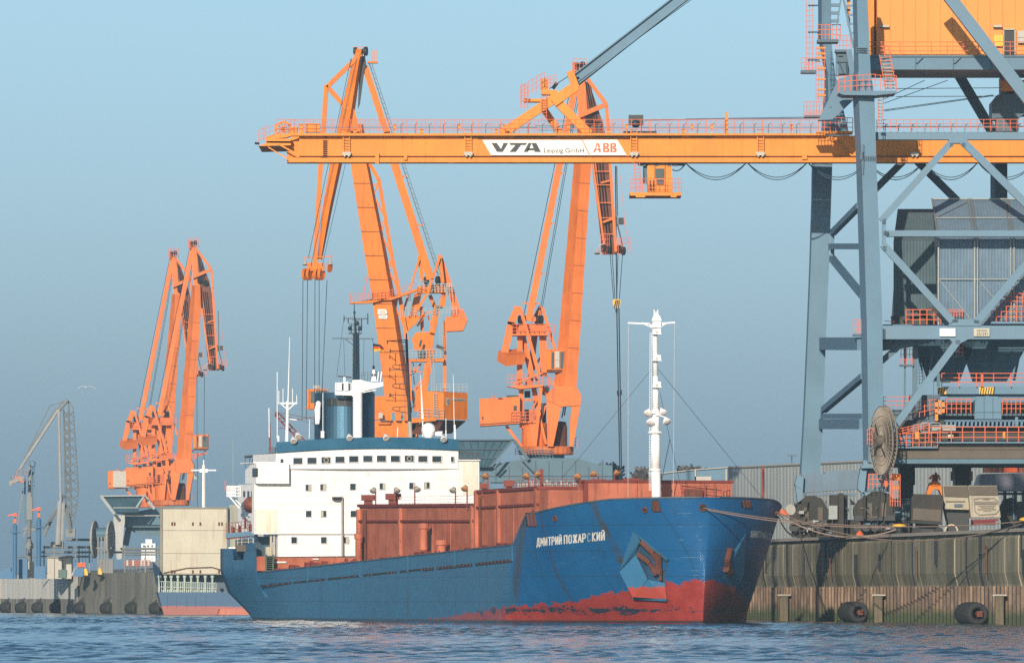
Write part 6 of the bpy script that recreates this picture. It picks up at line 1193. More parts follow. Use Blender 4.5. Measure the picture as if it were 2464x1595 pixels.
b = MB(YA - 4); b.hexa([V(1020, 1010, YA - 4), V(1068, 1012, YA - 4), V(1122, 1012, YA - 1), V(1060, 1010, YA + 3)], [V(985, 1045, YA - 3), V(1050, 1043, YA - 3), V(1086, 1043, YA + 2), V(1010, 1045, YA + 3)]); b.build('house_floor', M['rust'], mA)
b = MB(); P = lambda x, y: V(1068 + (1125 - 1068) * x, 0, YA - 5) * 0 + (V(1068, y, YA - 5) * (1 - x) + V(1125, y, YA - 1.5) * x) + Vector((.04, -.08, 0))
b.quad(P(.08, 975), P(.22, 975), P(.22, 957), P(.08, 957)); b.quad(P(.3, 964), P(.9, 965), P(.9, 959), P(.3, 958)); wb_ = b.build('house_board', M['lamp'], mA); b = MB(); P2 = lambda x, y: P(x, y) + Vector((.05, -.05, 0)); b.quad(P2(.13, 972), P2(.19, 972), P2(.19, 970), P2(.13, 970)); b.quad(P2(.11, 968), P2(.13, 968), P2(.18, 960), P2(.16, 960)); b.quad(P2(.13, 962), P2(.15, 962), P2(.19, 969), P2(.17, 969))
for i in range(9): b.quad(P2(.33 + i * .06, 963), P2(.365 + i * .06, 963), P2(.365 + i * .06, 960.5), P2(.33 + i * .06, 960.5))
b.build('board_lettering', M['ink'], wb_)
b = MB(YA - 4.2); b.rect(911, 727 + 20, 931, 755, .1, dy=-.2); b.rect(909, 744, 929, 756, .1, dy=-.25); b.rect(911, 758, 932, 767, .1, dy=-.2); jb = b.build('white_board', M['sign'], ca_); b = MB(YA - 4.5)
for y in (747, 750, 753): b.rect(912, y, 927, y + 1, .03)
b.rect(914, 762, 929, 763, .03); b.build('board_lettering', M['salmon'], jb)
b = MB(YA - 3); b.rect(901, 953, 930, 1010, 3, dy=1); b.rect(898, 1012, 1000, 1052, 5); b.rect(910, 1016, 940, 1020, 3, dy=-.6); b.poly([(985, 1006), (1010, 1006), (1003, 1050), (990, 1055)], 3); kA = YA / F; b.lathe(V(975, 1066, YA), (0, 0, 1), [(32 * kA, 0), (32 * kA, 24 * kA), (.01, 24 * kA)], 22); b.build('slewing_base', ORG, ca_); b = MB(YA - 3.4)
b.rect(962, 1000, 970, 1006, .3, dy=-.5); b.rect(915, 1012, 934, 1015, .3); b.build('base_opening', M['dark'], ca_); b = MB(YA - 3.5); b.rect(911, 993, 921, 1006, .5); b.build('switch_box', M['lamp'], ca_)
b = MB(YA - 4); b.rect(739, 936, 789, 984, 3); cA = b.build('driver_cab', ORG, ca_); b = MB(YA - 4.2); b.rect(747, 941, 757, 968, .3); b.rect(760, 939, 787, 951, .3); b.build('window', M['glass'], cA); b = MB(YA - 4); b.rect(754, 927, 771, 935, 1.5); b.build('cab_lamp', M['lamp'], cA); b = MB(YA - 4); b.bar(734, 979, 745, 985, 4); b.bar(788, 975, 905, 990, 4, dy=2); b.build('cab_bracket', ORG, cA)
b = MB(YA - 4); b.rect(860, 1066, 1090, 1120, 9); b.rect(870, 1120, 894, 1300, 3); b.rect(1060, 1120, 1084, 1300, 3); b.build('portal', M['portal'], ca_)
# ---------------------------------------------------------------- second ship, left pier, loading arms, buildings, vehicles, ropes, gull
Y2 = 1075.0
sh2 = thing('ferry_ship', 'blue cargo ship moored behind, stern with a big cream ramp raised upright', 'ship', V(470, 1483, Y2))
g = G('second hull paint'); z = g.sep()[2]; n1 = g.noise(.3, 5); c = g.mix(g.step(g.math('ADD', z, g.math('MULTIPLY', n1, .5)), 1.55, 1.65), g.mix(n1, (0.26, 0.075, 0.07), (0.36, 0.12, 0.11)), g.mix(n1, (0.018, 0.075, 0.17), (0.028, 0.105, 0.215)))
b = MB(Y2); b.hexa([V(397, 1488, Y2), V(640, 1488, Y2), V(640, 1424, Y2), V(380, 1424, Y2)], [V(397, 1488, Y2 + 50), V(640, 1488, Y2 + 50), V(640, 1424, Y2 + 50), V(375, 1424, Y2 + 50)])
b.hexa([V(366, 1350, Y2 + 5), V(382, 1368, Y2), V(386, 1425, Y2), V(374, 1400, Y2 + 5)], [V(366, 1350, Y2 + 12), V(386, 1368, Y2 + 9), V(390, 1425, Y2 + 9), V(378, 1400, Y2 + 12)]); h2 = b.build('hull', g.done(c, .5), sh2)
b = MB(Y2 - 2); b.hexa([V(522, 1486, Y2 - 3), V(620, 1486, Y2 - 3), V(620, 1466, Y2 - 3), V(530, 1464, Y2 - 3)], [V(515, 1486, Y2 + 3), V(620, 1486, Y2 + 3), V(620, 1466, Y2 + 3), V(520, 1464, Y2 + 3)]); b.build('stern_bulb', paint('pale red boot paint', (0.48, 0.17, 0.12), .6), h2)
b = MB(Y2 - .1)
for x in (402, 424, 448, 470, 495): b.rect(x, 1430, x + .8, 1462, .05)
b.build('plate_seam', M['greyd'], h2)
b = MB(Y2 + 3); b.rect(386, 1222, 546, 1381, 1.0); rp = b.build('stern_ramp', M['cream'], sh2); b = MB(Y2 + 2.8); b.rect(385, 1220, 548, 1223, 1.4); b.rect(385, 1222, 391, 1382, 1.2); b.rect(545, 1222, 548, 1382, 1.2); b.rect(391, 1379, 546, 1382, .5)
for y in (1275, 1330): b.rect(391, y, 545, y + 1, .3, dy=.15)
b.build('ramp_edge', paint('ramp edge grey', (0.22, 0.22, 0.19), .6, .2, .5, (.2, .1, .05), .2), rp); b = MB(Y2 + 2.9)
for y in (1260, 1375):
    for x in (414, 420, 464, 482, 527, 534): b.rect(x - 2, y - 4, x + 2, y + 4, .2)
b.line([V(393, 1378, Y2 + 2.8), V(450, 1366, Y2 + 2.8), V(510, 1364, Y2 + 2.8), V(544, 1374, Y2 + 2.8)], .06); b.build('ramp_lug', M['rust'], rp)
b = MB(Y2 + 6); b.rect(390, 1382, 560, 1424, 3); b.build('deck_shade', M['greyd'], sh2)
PALE = paint('pale green bitt paint', (0.42, 0.50, 0.45), .6, .15, .4, (.3, .2, .1), .1)
for i, x in enumerate((383, 398, 412, 428, 444, 460, 476, 494, 511)):
    b = MB(Y2 + .5); b.rod(x, 1426, x, 1388, 2.6, n=8); b.rod(x, 1389, x, 1384, 4.2, n=8); b.build('fender_post', PALE, sh2)
b = MB(Y2 + .3); b.rails(384, 1424, 520, 1428, 26, 5, r=1.2, nr=2); b.rect(384, 1418, 520, 1424, .3, dy=.4); b.build('deck_railing', PALE, sh2)
b = MB(Y2 + 6); b.rod(490, 1260, 490, 1118, 4.4, n=10, r2=3.4); b.bar(460, 1131, 520, 1131, 3); b.rect(480, 1128, 500, 1136, .8); b.rod(490, 1118, 490, 1106, 1.5); b.build('mast', M['white'], sh2); b = MB(Y2 + 5.7)
for y in range(1140, 1225, 6): b.rect(491, y, 494, y + 3, .1)
b.build('mast_rung', M['lamp'], sh2)
b = MB(Y2 + 8); b.poly([(466, 1141), (472, 1143), (474, 1154), (467, 1152)], .1); b.build('pennant', paint('green pennant', (0.25, 0.4, 0.33)), sh2)
b = MB(Y2 + 4); b.rect(552, 1214, 577, 1330, 3); b.rect(549, 1222, 553, 1290, 2); b.rod(561, 1210, 561, 1060, .7); b.build('side_block', paint('grey green block', (0.33, 0.34, 0.29), .6, .2, .5), sh2); b = MB(Y2 + 2); b.poly([(540, 1392), (546, 1392), (553, 1352), (548, 1352)], .5); b.rect(550, 1316, 566, 1322, 2); b.build('white_ladder', M['white'], sh2)

# ---- left pier
g = G('pier concrete'); s1 = g.noise(1.0, 5, .65, g.scale(.6, .6, .05)); n1 = g.noise(.2, 5); pc = g.mix(g.step(s1, .35, .65), (0.13, 0.135, 0.125), (0.26, 0.255, 0.23)); pc = g.mix(g.step(n1, .5, .7, 0, .5), pc, (.13, .14, .11)); PC = g.done(pc, .9)
P0, P1 = V(-120, 1395, 1240), V(368, 1377, 1128); pier = thing('pier', 'low concrete pier with pale facing panels and a dark lower wall, under the loading arms', 'pier', Vector((P1.x, P1.y, 0)))
zt = P1.z
def PX(px): t = (px + 120) / 488.0; Y = 1 / ((1 - t) / 1240 + t / 1128); return V(px, 0, Y)
def pq(px, z, off=0): p = PX(px); return Vector((p.x, p.y - off, z))
b = MB(); b.hexa([pq(-120, zt), pq(368, zt), pq(368, zt) + Vector((20, 60, 0)), pq(-120, zt) + Vector((-20, 70, 0))], [pq(-120, 2), pq(374, 2), pq(374, 2) + Vector((20, 60, 0)), pq(-120, 2) + Vector((-20, 70, 0))])
b.hexa([pq(-120, 2.0, .6), pq(378, 2.0, .6), pq(378, 2.0, -50), pq(-120, 2.0, -50)], [pq(-120, -1.5, .6), pq(398, -1.5, .6), pq(398, -1.5, -50), pq(-120, -1.5, -50)]); b.hexa([pq(364, zt, .2), pq(371, zt, .2), pq(371, zt, -20), pq(364, zt, -20)], [pq(372, 2, 1.5), pq(397, .2, 2.0), pq(397, .2, -20), pq(372, 2, -20)]); b.build('pier_wall', PC, pier)
g = G('pale pier panels'); s1 = g.noise(1.0, 5, .65, g.scale(.9, .9, .06)); b = MB()
for x0, x1 in ((-110, -72), (-70, 1), (2.5, 40), (42.5, 84), (86, 131), (133.5, 186)): b.hexa([pq(x0, 2.0, .35), pq(x1, 2.0, .35), pq(x1, zt - .1, .35), pq(x0, zt - .1, .35)], [pq(x0, 2.0, -.1), pq(x1, 2.0, -.1), pq(x1, zt - .1, -.1), pq(x0, zt - .1, -.1)])
b.build('facing_panel', g.done(g.mix(g.step(s1, .35, .65), (0.46, .48, .47), (0.66, .67, .64)), .8), pier); b = MB()
for x in (1.7, 41.5, 85, 132, 186.8): b.tube(pq(x, .6, .5), pq(x, zt, .5), .07); 
b.build('panel_joint', M['lamp'], pier)
for i, x in enumerate((20, 57, 97, 140, 198, 262, 322, 380)):
    p = pq(x, .7, 1.5); b = MB(); ax = Vector((.75, -.66, 0)); b.lathe(p, ax, [(.3, -.9), (.72, -1.0), (.82, -.5), (.82, .4), (.72, .9), (.3, .8)], 16, closed=True)
    ft = tag(b.build('tyre_fender', M['tyre'], None, smooth=True), 'dark tyre fender hung low on the pier, ' + ['below the thinner blue column', 'below the low arm', 'below the thicker blue column', 'below the tall loading arm', 'at the end of the pale panels', 'below the hose reels', 'below the red and white pipes', 'beside the second ship'][i], 'fender', 'tyre fenders along the left pier')
    b = MB(); b.tube(p + Vector((-.6, .2, .6)), p + Vector((1.6, .9, 2.3)), .22); b.tube(p + Vector((.3, .2, .6)), p + Vector((2.1, .9, 2.2)), .22); b.tube(p + Vector((-.1, .2, .6)), p + Vector((1.8, .9, 2.3)), .2); b.build('chain', M['dark'], ft)

# ---- loading arms, columns and pipes on the pier
YL = 1160.0; LA = paint('weathered arm grey', (0.17, 0.19, 0.20), .5, .2, .4, (.2, .15, .1), .1)
arm = thing('loading_arm', 'tall grey loading arm with lattice mast, bent at its top, on the low pier', 'loading arm', V(146, 1388, YL))
b = MB(YL); b.rod(141, 1392, 150, 1200, 6.5, n=10) if 0 else None
b.rod(141.5, 985, 146, 1205, 3.6, n=10); b.rod(144, 1205, 139, 1310, 6, n=10, r2=7.5); b.rod(150, 1300, 153, 1210, 4); b.rod(141, 985, 48, 1128, 3.6, n=10); b.build('riser_pipe', paint('bright pipe steel', (.30, .32, .33), .35, .15, .3), arm)
b = MB(YL + .5); b.rod(137, 983, 60, 1105, 4, n=8); b.rod(120, 976, 60, 1100, 1.1); b.rod(146, 968, 119, 976, 1.1); b.rod(163, 962, 146, 968, 2); b.rod(163, 962, 140, 990, 4, n=8); b.rod(150, 964, 70, 1095, 1.1); b.rod(135, 1225, 106, 1290, 4); b.rod(128, 1232, 104, 1275, 1.5); b.rod(138, 1225, 152, 1190, 5); b.rod(160, 1222, 170, 1280, 5); b.rect(157, 1272, 181, 1292, 1.5); b.rect(122, 1303, 152, 1316, 2); b.build('arm_frame', LA, arm)
b = MB(YL + 1); L1 = [(153, 985), (156, 1100), (158, 1215), (166, 1270)]; L2 = [(165, 965), (168, 1100), (171, 1215), (172, 1272)]; L3 = [(168, 968), (176, 982), (184, 1100), (189, 1180), (184, 1225), (176, 1258)]
def lin(P, y): return next((p[0] + (q[0] - p[0]) * (y - p[1]) / (q[1] - p[1]) for p, q in zip(P, P[1:]) if p[1] <= y <= q[1]), P[0][0] if y < P[0][1] else P[-1][0])
for P in (L1, L2, L3):
    for p, q in zip(P, P[1:]): b.rod(*p, *q, 2.1 if P is not L3 else 1.4, n=5)
for i, y in enumerate(range(990, 1252, 20)):
    b.rod(lin(L1, y), y, lin(L2, y + 18), y + 18, 1.5, n=4); b.rod(lin(L2, y), y, lin(L1, y + 18), y + 18, 1.2, n=4); b.rod(lin(L2, y), y, lin(L3, y + 16), y + 16, .9, n=4); b.rod(lin(L3, y), y, lin(L2, y + 12), y + 12, .9, n=4); b.sphere(V(lin(L1, y), y, YL + 1), .16, 6, 4); b.sphere(V(lin(L2, y), y, YL + 1), .16, 6, 4)
b.build('lattice_mast', LA, arm)
b = MB(YL - .5)
for x, y, r in ((44, 1136, 8), (61, 1136, 7), (33, 1148, 6)): b.lathe(V(x, y, YL - .5), (.3, -1, 0), [(r * .055 * .6, -.15), (r * .055, -.15), (r * .055, .15), (r * .055 * .6, .15)], 14, closed=True)
b.bar(24, 1160, 56, 1152, 7); b.bar(26, 1166, 40, 1150, 5); b.rect(40, 1146, 58, 1160, .8); b.rect(22, 1158, 32, 1168, .8); b.build('arm_coupling', plain('coupling steel', (.28, .25, .25)), arm)
b = MB(YL - .6); b.rect(36, 1146, 42, 1152, .4); b.rect(50, 1154, 57, 1160, .4); b.rect(46, 1148, 50, 1158, .4); b.build('coupling_flange', M['signred'], arm)
arm2 = thing('loading_arm', 'lower folded grey loading arm standing between the two blue columns', 'loading arm', V(70, 1388, YL + 4))
b = MB(YL + 4); b.bar(70, 1250, 72, 1115, 10, w2=5); b.bar(71, 1250, 71, 1195, 13); b.rod(70, 1300, 70, 1250, 5, n=8); b.rect(56, 1270, 86, 1276, 1.5); b.bar(55, 1180, 42, 1262, 2.6); b.bar(56, 1290, 70, 1255, 4); b.rod(56, 1276, 57, 1277, 5); b.rod(84, 1276, 85, 1277, 5); b.lathe(V(72, 1312, YL + 3.6), (0, -1, 0), [(.01, -.2), (.55, -.2), (.55, .2), (.01, .2)], 14); b.rod(70, 1388, 70, 1300, 7, n=8); b.build('arm_post', LA, arm2)
b = MB(YL + 4.5); b.ladder(79, 1270, 80, 1120, 5, 24, r=.9); b.lathe(V(77, 1116, YL + 4.5), (.2, -1, 0), [(.42, -.1), (.5, -.1), (.5, .1), (.42, .1)], 16, closed=True); b.rect(77, 1136, 82, 1155, .5); b.bar(60, 1260, 60, 1150, 4); b.build('arm_ladder', M['portal'], arm2)
for i, (x, yt, w, lab) in enumerate(((36, 1262, 10, 'thinner bright blue steel column at the far left of the pier'), (93.5, 1248, 11, 'thicker bright blue steel column on a square block on the left pier'))):
    r = thing('blue_column', lab, 'column', V(x, 1392, YL - 6), 0, 'blue columns on the left pier'); b = MB(YL - 6); b.rod(x, 1392, x, yt, w / 2, n=12); yd = yt + (20 if i else 18); b.rod(x, yd + 2, x, yd, w * 1.25, n=14)
    if i: b.rect(82, 1362, 110, 1392, 1.6, dy=-.8)
    else: b.rect(45, 1345, 66, 1392, 1.6, dy=3)
    b.build('post', M['bluecol'], r); b = MB(YL - 6); b.rails(x - w, yd, x + w, yd, 8, 5, r=.8); b.rod(x, yt, x, yt - 26, 2, n=6); b.build('platform_rail', M['greyd'], r); b = MB(YL - 6.2); b.rect(x - 3, yt - 14, x + 3, yt - 4, .4); b.rect(x - 4, yt - 28, x + 4, yt - 20, .4); b.bar(x - 17, yt - 22 + i, x - 3, yt - 25, 3); b.build('fire_monitor', M['signred'], r)
pr = thing('pipe_rack', 'grey rack of horizontal pipes behind the white hut and hose reels', 'pipe rack', V(200, 1388, YL + 12))
b = MB(YL + 12)
for y, x0, x1, rr in ((1298, 160, 222, 3), (1316, 104, 222, 2.5), (1328, 100, 385, 2.5), (1320, 290, 388, 3), (1338, 44, 216, 2), (1334, 296, 388, 2)): b.rod(x0, y, x1, y, rr, n=8)
for x in (106, 130, 190, 215, 300, 350, 380): b.bar(x, 1392, x, 1312, 3)
b.rails(150, 1352, 222, 1352, 34, 8, r=.9); b.rails(300, 1372, 385, 1372, 30, 9, r=.9); b.build('pipe', LA, pr)
b = MB(YL + 8); b.rect(114, 1341, 172, 1392, 4); wbld = thing('white_hut', 'small white flat roofed hut below the tall loading arm', 'hut', V(143, 1392, YL + 8)); b.build('wall', M['lamp'], wbld); b = MB(YL + 7.8); b.rect(112, 1338, 174, 1342, 4.5); b.build('roof', LA, wbld); b = MB(YL + 7.8); b.rect(130, 1341, 131, 1392, .3); b.rect(150, 1341, 151, 1392, .3); b.build('wall_seam', LA, wbld)
b = MB(YL + 3); b.rect(67, 1350, 80, 1390, 2); tag(b.build('white_tank', M['lamp'], None), 'narrow white tank between the two blue columns', 'tank')
rl = thing('hose_reel', 'pair of large pale reel wheels with blue drum beside the grey portal leg', 'reel', V(247, 1388, YL + 6)); k = YL / F
for x in (228, 266):
    b = MB(); c = V(x, 1297, YL + 6); nx2 = Vector((.985, -.17, 0))
    for t in np.linspace(0, 6.2832, 29)[:-1]: d = Vector((0, 0, 1)) * math.cos(t) + nx2.cross(Vector((0, 0, 1))) * math.sin(t); d2 = Vector((0, 0, 1)) * math.cos(t + .2244) + nx2.cross(Vector((0, 0, 1))) * math.sin(t + .2244); b.tube(c + d * 44 * k, c + d2 * 44 * k, .14, n=5); b.tube(c, c + d * 44 * k, .08, n=4)
    b.lathe(c, nx2, [(1.2, -.1), (1.4, -.1), (1.4, .1), (1.2, .1)], 20, closed=True); b.build('reel_wheel', M['lamp'], rl)
b = MB(); b.tube(V(232, 1285, YL + 6), V(262, 1285, YL + 6), 16 * k, n=16); b.build('reel_drum', M['portal'], rl); b = MB(YL + 5)
for x in (236, 244, 252, 258): b.bar(x, 1388, x, 1290, 3.5)
b.bar(232, 1318, 268, 1318, 4); b.rect(238, 1345, 272, 1380, 1); b.build('reel_stand', LA, rl)
YLB = [('yellow buoy-like machine, left of two small yellow machines on the left pier', 207, 1363, 1384, 'yellow'), ('right of two small yellow machines on the left pier', 241, 1362, 1382, 'yellow')]
for lab, x, y0, y1, m in YLB:
    r = thing('yellow_machine', lab, 'machine', V(x, y1 + 4, YL - 8), 0, 'yellow machines on the left pier'); b = MB(YL - 8); b.poly([(x - 4, y1), (x + 5, y1), (x + 3, y0 + 8), (x - 1, y0 + 3), (x - 4, y0 + 5)], 1.2); b.build('body', M['yellow'], r); b = MB(YL - 8); b.rod(x - 5, y1 + 2, x + 6, y1 + 2, 3); b.rect(x - 8, y1, x + 12, y1 + 5, 1, dy=.4); b.build('base', M['dark'], r)
rb_ = thing('pipe_stack', 'stack of red and white marked pipes at the right end of the left pier', 'pipes', V(335, 1380, YL))
b = MB(YL)
for j in range(3): b.rod(300, 1350 + j * 5, 362, 1349 + j * 5, 2.4, n=8)
b.build('red_pipe', paint('pinkish red', (.45, .16, .14)), rb_); b = MB(YL - .3)
for x in (304, 318, 338, 345, 355): b.rect(x, 1347, x + 5, 1361, .5)
b.build('white_band', M['lamp'], rb_); b = MB(YL - 1); b.rails(300, 1382, 366, 1378, 18, 6, r=.9); b.build('support', M['greyd'], rb_)
b = MB(YL - 4); b.rect(0 - 20, 1374, 32, 1392, 4); b.rect(6, 1366, 26, 1376, 2, dy=1); tag(b.build('deck_boat', M['bluecol'], None), 'low blue tank block at the foot of the thinner blue column', 'tank')
b = MB(YL - 3); b.poly([(174, 1386), (200, 1386), (204, 1368), (195, 1358), (186, 1360), (178, 1374)], 2); v1 = tag(b.build('pier_tractor', M['bluecol'], None), 'small blue tractor with orange guard on the left pier', 'tractor'); b = MB(YL - 3.2); b.rect(186, 1353, 206, 1364, .8); b.rod(180, 1388, 181, 1388, 4); b.build('guard', M['rail'], v1)
b = MB(YL + 1); b.bar(172, 1384, 196, 1352, 3); b.rails(174, 1386, 184, 1372, 10, 4, r=.9); tag(b.build('gangway', M['lamp'], None), 'short white gangway sloping up beside the blue tractor', 'gangway')
b = MB(YL - 2); b.rect(140, 1370, 160, 1390, 1.5); tag(b.build('green_box', paint('dark green', (.06, .13, .12)), None), 'dark green cabinet in front of the white hut', 'cabinet')
fh_ = thing('distant_bridge', 'white ship bridge far behind, seen under the grey portal', 'ship', V(356, 1360, 2300)); b = MB(2300); b.rect(340, 1307, 374, 1350, 8); b.rect(350, 1297, 366, 1308, 6); b.build('wheelhouse', M['white'], fh_); b = MB(2299.7)
for x in (344, 354, 364): b.rect(x, 1311, x + 4, 1315, .4)
b.build('window', M['glass'], fh_); b = MB(2300); b.rect(300, 1350, 420, 1400, 20); b.build('hull', M['greyd'], fh_)

# ---- buildings and heaps behind the ship and crane
wh_ = thing('warehouse', 'long pale corrugated warehouse behind the ship bow and gantry legs', 'warehouse', V(2000, 1325, 1120)); g = G('warehouse cladding'); w_ = g.noise(1.0, 4, .6, g.scale(.8, .8, .03)); WM = g.done(g.mix(g.step(w_, .35, .65), (0.33, 0.375, 0.385), (0.40, 0.44, 0.45)), .6)
b = MB(); A0, A1 = V(1748, 1330, 1170), V(2600, 1330, 1040); nn = 200; tz0, tz1 = V(1748, 1125, 1170).z, V(2600, 1085, 1040).z; pr_ = None
for i in range(nn + 1):
    t = i / nn; p = A0.lerp(A1, t); p = Vector((p.x, p.y + .22 * (i % 2), QZ - .5)); q = Vector((p.x, p.y, tz0 + (tz1 - tz0) * t))
    if pr_: b.quad(pr_[0], p, q, pr_[1])
    pr_ = (p, q)
e0 = Vector((A0.x, A0.y, QZ - .5)); e1_ = Vector((A0.x, A0.y, tz0)); b.quad(e0, e0 + Vector((8, 60, 0)), e1_ + Vector((8, 60, 0)), e1_); b.quad(e1_, e1_ + Vector((8, 60, -1)), Vector((A1.x, A1.y + 60, tz1 - 1)), Vector((A1.x, A1.y, tz1))); b.build('wall', WM, wh_)
b = MB(); b.tube(e1_ - Vector((0, .3, 0)), Vector((A1.x, A1.y - .3, tz1)), .16, n=5); b.tube(e0 - Vector((0, .3, 0)), e1_ - Vector((0, .3, 0)), .22, n=5); b.build('roof_trim', M['lamp'], wh_)
b = MB(1160); b.bar(1905, 1116, 1905, 1104, 4); b.bar(1894, 1096, 1918, 1096, 3); b.rod(1905, 1110, 1905, 1096, 2); b.build('roof_aerial', M['greyd'], wh_)
sd_ = thing('storage_shed', 'low blue grey shed wall behind the white foremast and red deckhouse', 'shed', V(1670, 1330, 1130)); b = MB(1130); b.poly([(1593, 1330), (1752, 1330), (1752, 1124), (1668, 1130), (1593, 1138)], 14); b.build('wall', M['grey'], sd_); b = MB(1129.7); b.bar(1593, 1138, 1668, 1130, 2); b.bar(1668, 1130, 1752, 1124, 2)
for x in (1672, 1746): b.rect(x, 1128, x + 3, 1330, .2)
b.rect(1672, 1146, 1712, 1156, .2); b.build('wall_trim', M['lamp'], sd_)
g = G('scrap metal'); SC = g.done(g.mix(g.step(g.noise(1.6, 6, .8), .35, .65), (0.03, 0.035, 0.04), (0.16, 0.15, 0.145)), .8)
for lab, x0, x1, yt, Y in (('dark scrap heap above the red hatch, beside the white foremast', 1508, 1580, 1128, 1118), ('long low scrap heap behind the blue grey shed wall', 1588, 1740, 1118, 1150), ('small scrap heap at the end of the slate portal beam', 1458, 1500, 1114, 1122)):
    b = MB(Y); n = 46; m = 9; vs = []
    for j in range(m + 1):
        for i in range(n + 1):
            t = i / n; s = j / m; h = math.sin(math.pi * t) ** .55 * (1 - s ** 2) ** .5; base = V(x0 + (x1 - x0) * t, 1200, Y + (j - m / 2) * 1.6)
            top = V(0, yt, Y).z; hh = base.z + (top - base.z) * h * (0.86 if 0 < i < n else 1) + random.uniform(-.55, .75); vs.append(Vector((base.x + random.uniform(-.3, .3), Y + 9 - (1 - s) * 9 + 0 if 0 else base.y, max(hh, base.z))))
    fs2 = [(j * (n + 1) + i, j * (n + 1) + i + 1, (j + 1) * (n + 1) + i + 1, (j + 1) * (n + 1) + i) for j in range(m) for i in range(n)]; 
    vs = [Vector((v.x, Y + (k // (n + 1)) * -1.3, v.z)) for k, v in enumerate(vs)]; b.add(vs, fs2)
    for k in range(40):
        t = random.random(); p = V(x0 + (x1 - x0) * t, 1200 - (1200 - yt) * (math.sin(math.pi * t) ** .55) * .9, Y - random.uniform(0, 3)); b.beam(p, p + Vector((random.uniform(-.9, .9), random.uniform(-.5, .5), random.uniform(0, .8))), .25, .15)
    tag(b.build('scrap_heap', SC, None), lab, 'scrap heap', 'scrap heaps behind the ship')
# containers, skip, trucks, grab, tripod on the quay under the gantry
for i, (x0, x1, m, lab) in enumerate(((2368, 2386, 'rust', 'dull dark red container end, leftmost in the row under the girder'), (2387, 2412, 'red', 'brown red shipping container in the row under the girder'), (2413, 2450, 'rail', 'orange shipping container in the row under the girder'), (2451, 2520, 'red', 'red shipping container at the right edge, under the girder'))):
    Y = 930; b = MB(Y); corr(b, x0, x1, 1136, 1106, Y, Y, per=4); b.rect(x0, 1106, x1, 1136, 2.4, dy=.1); ct = tag(b.build('shipping_container', M[m], None), lab, 'container', 'containers under the girder'); b = MB(Y - .1)
    for x in (x0, x1 - 1.5): b.rect(x, 1105, x + 1.5, 1137, .2)
    b.rect(x0, 1105, x1, 1107, .2); b.build('corner_post', M['rust'], ct)
sk = thing('bulk_bin', 'long grey bulk material bin standing on legs behind the trucks', 'bin', V(2420, 1300, 920)); b = MB(920); b.poly([(2351, 1168), (2403, 1180), (2560, 1180), (2560, 1135), (2361, 1140)], 8); b.build('tub', paint('bin grey', (0.12,0.125,0.16), .6, .25, .5), sk); b = MB(920)
for x in (2415, 2440, 2460): b.rect(x, 1180, x + 7, 1305, 1)
b.rect(2380, 1184, 2520, 1190, 3); b.build('leg', M['dark'], sk)
gb = thing('grab', 'orange clamshell grab standing open behind the dark loader bucket', 'grab', V(2250, 1290, 794)); b = MB(794); b.poly([(2228, 1192), (2240, 1188), (2244, 1178), (2252, 1176), (2260, 1178), (2266, 1192), (2272, 1192), (2262, 1160), (2238, 1160)], 2.4); b.bar(2236, 1152, 2246, 1142, 6); b.bar(2258, 1142, 2262, 1155, 5); b.rect(2238, 1250, 2262, 1192, 2.4); b.rect(2243, 1158, 2258, 1168, 2.6, dy=-.2); b.build('grab_shell', M['orange'], gb); b = MB(793.6); b.rect(2245, 1141, 2257, 1158, 1.5); b.rod(2252, 1145, 2252, 1136, 3); b.build('grab_head', M['rust'], gb)
def wheels(par, xs, y, Y, r=7):
    for x in xs: b = MB(); b.lathe(V(x, y, Y), (0, -1, 0), [(.01, 0), (r * Y / F * .5, .05), (r * Y / F, .0), (r * Y / F, .9), (.01, .9)], 14); b.build('wheel', M['tyre'], par)
Yt = 790
t1 = thing('dump_truck', 'blue grey dump truck, half hidden beside the dark loader bucket', 'truck', V(2175, 1292, 795), 0, 'trucks parked under the gantry'); b = MB(795.5); b.rect(2152, 1199, 2193, 1250, 5); b.build('tipper_body', M['greyd'], t1); b = MB(795.3); b.rect(2152, 1199, 2193, 1202, .2); b.rect(2158, 1212, 2180, 1240, .1); b.build('tailboard', M['portal'], t1); b = MB(795.5); b.rect(2156, 1251, 2190, 1280, 4); b.build('chassis', M['dark'], t1); wheels(t1, (2162, 2184), 1286, 794.6)
t2 = thing('wheel_loader', 'dark dusty loader bucket facing the quay, between the blue grey truck and the white trucks', 'loader', V(2230, 1292, 791)); b = MB(790.6); b.poly([(2192, 1252), (2266, 1256), (2270, 1200), (2262, 1190), (2200, 1188), (2194, 1196)], 3); b.poly([(2190, 1258), (2268, 1262), (2266, 1254), (2192, 1251)], 1.2, dy=-.6); bk = b.build('bucket', M['bogie'], t2); b = MB(790.4); b.poly([(2196, 1250), (2264, 1254), (2265, 1226), (2197, 1222)], .1); b.build('worn_plate', M['brown'], bk); b = MB(791.5); b.rect(2205, 1200, 2258, 1280, 2.4); b.build('body', M['dark'], t2); wheels(t2, (2204, 2258), 1279, 791.2, 11)
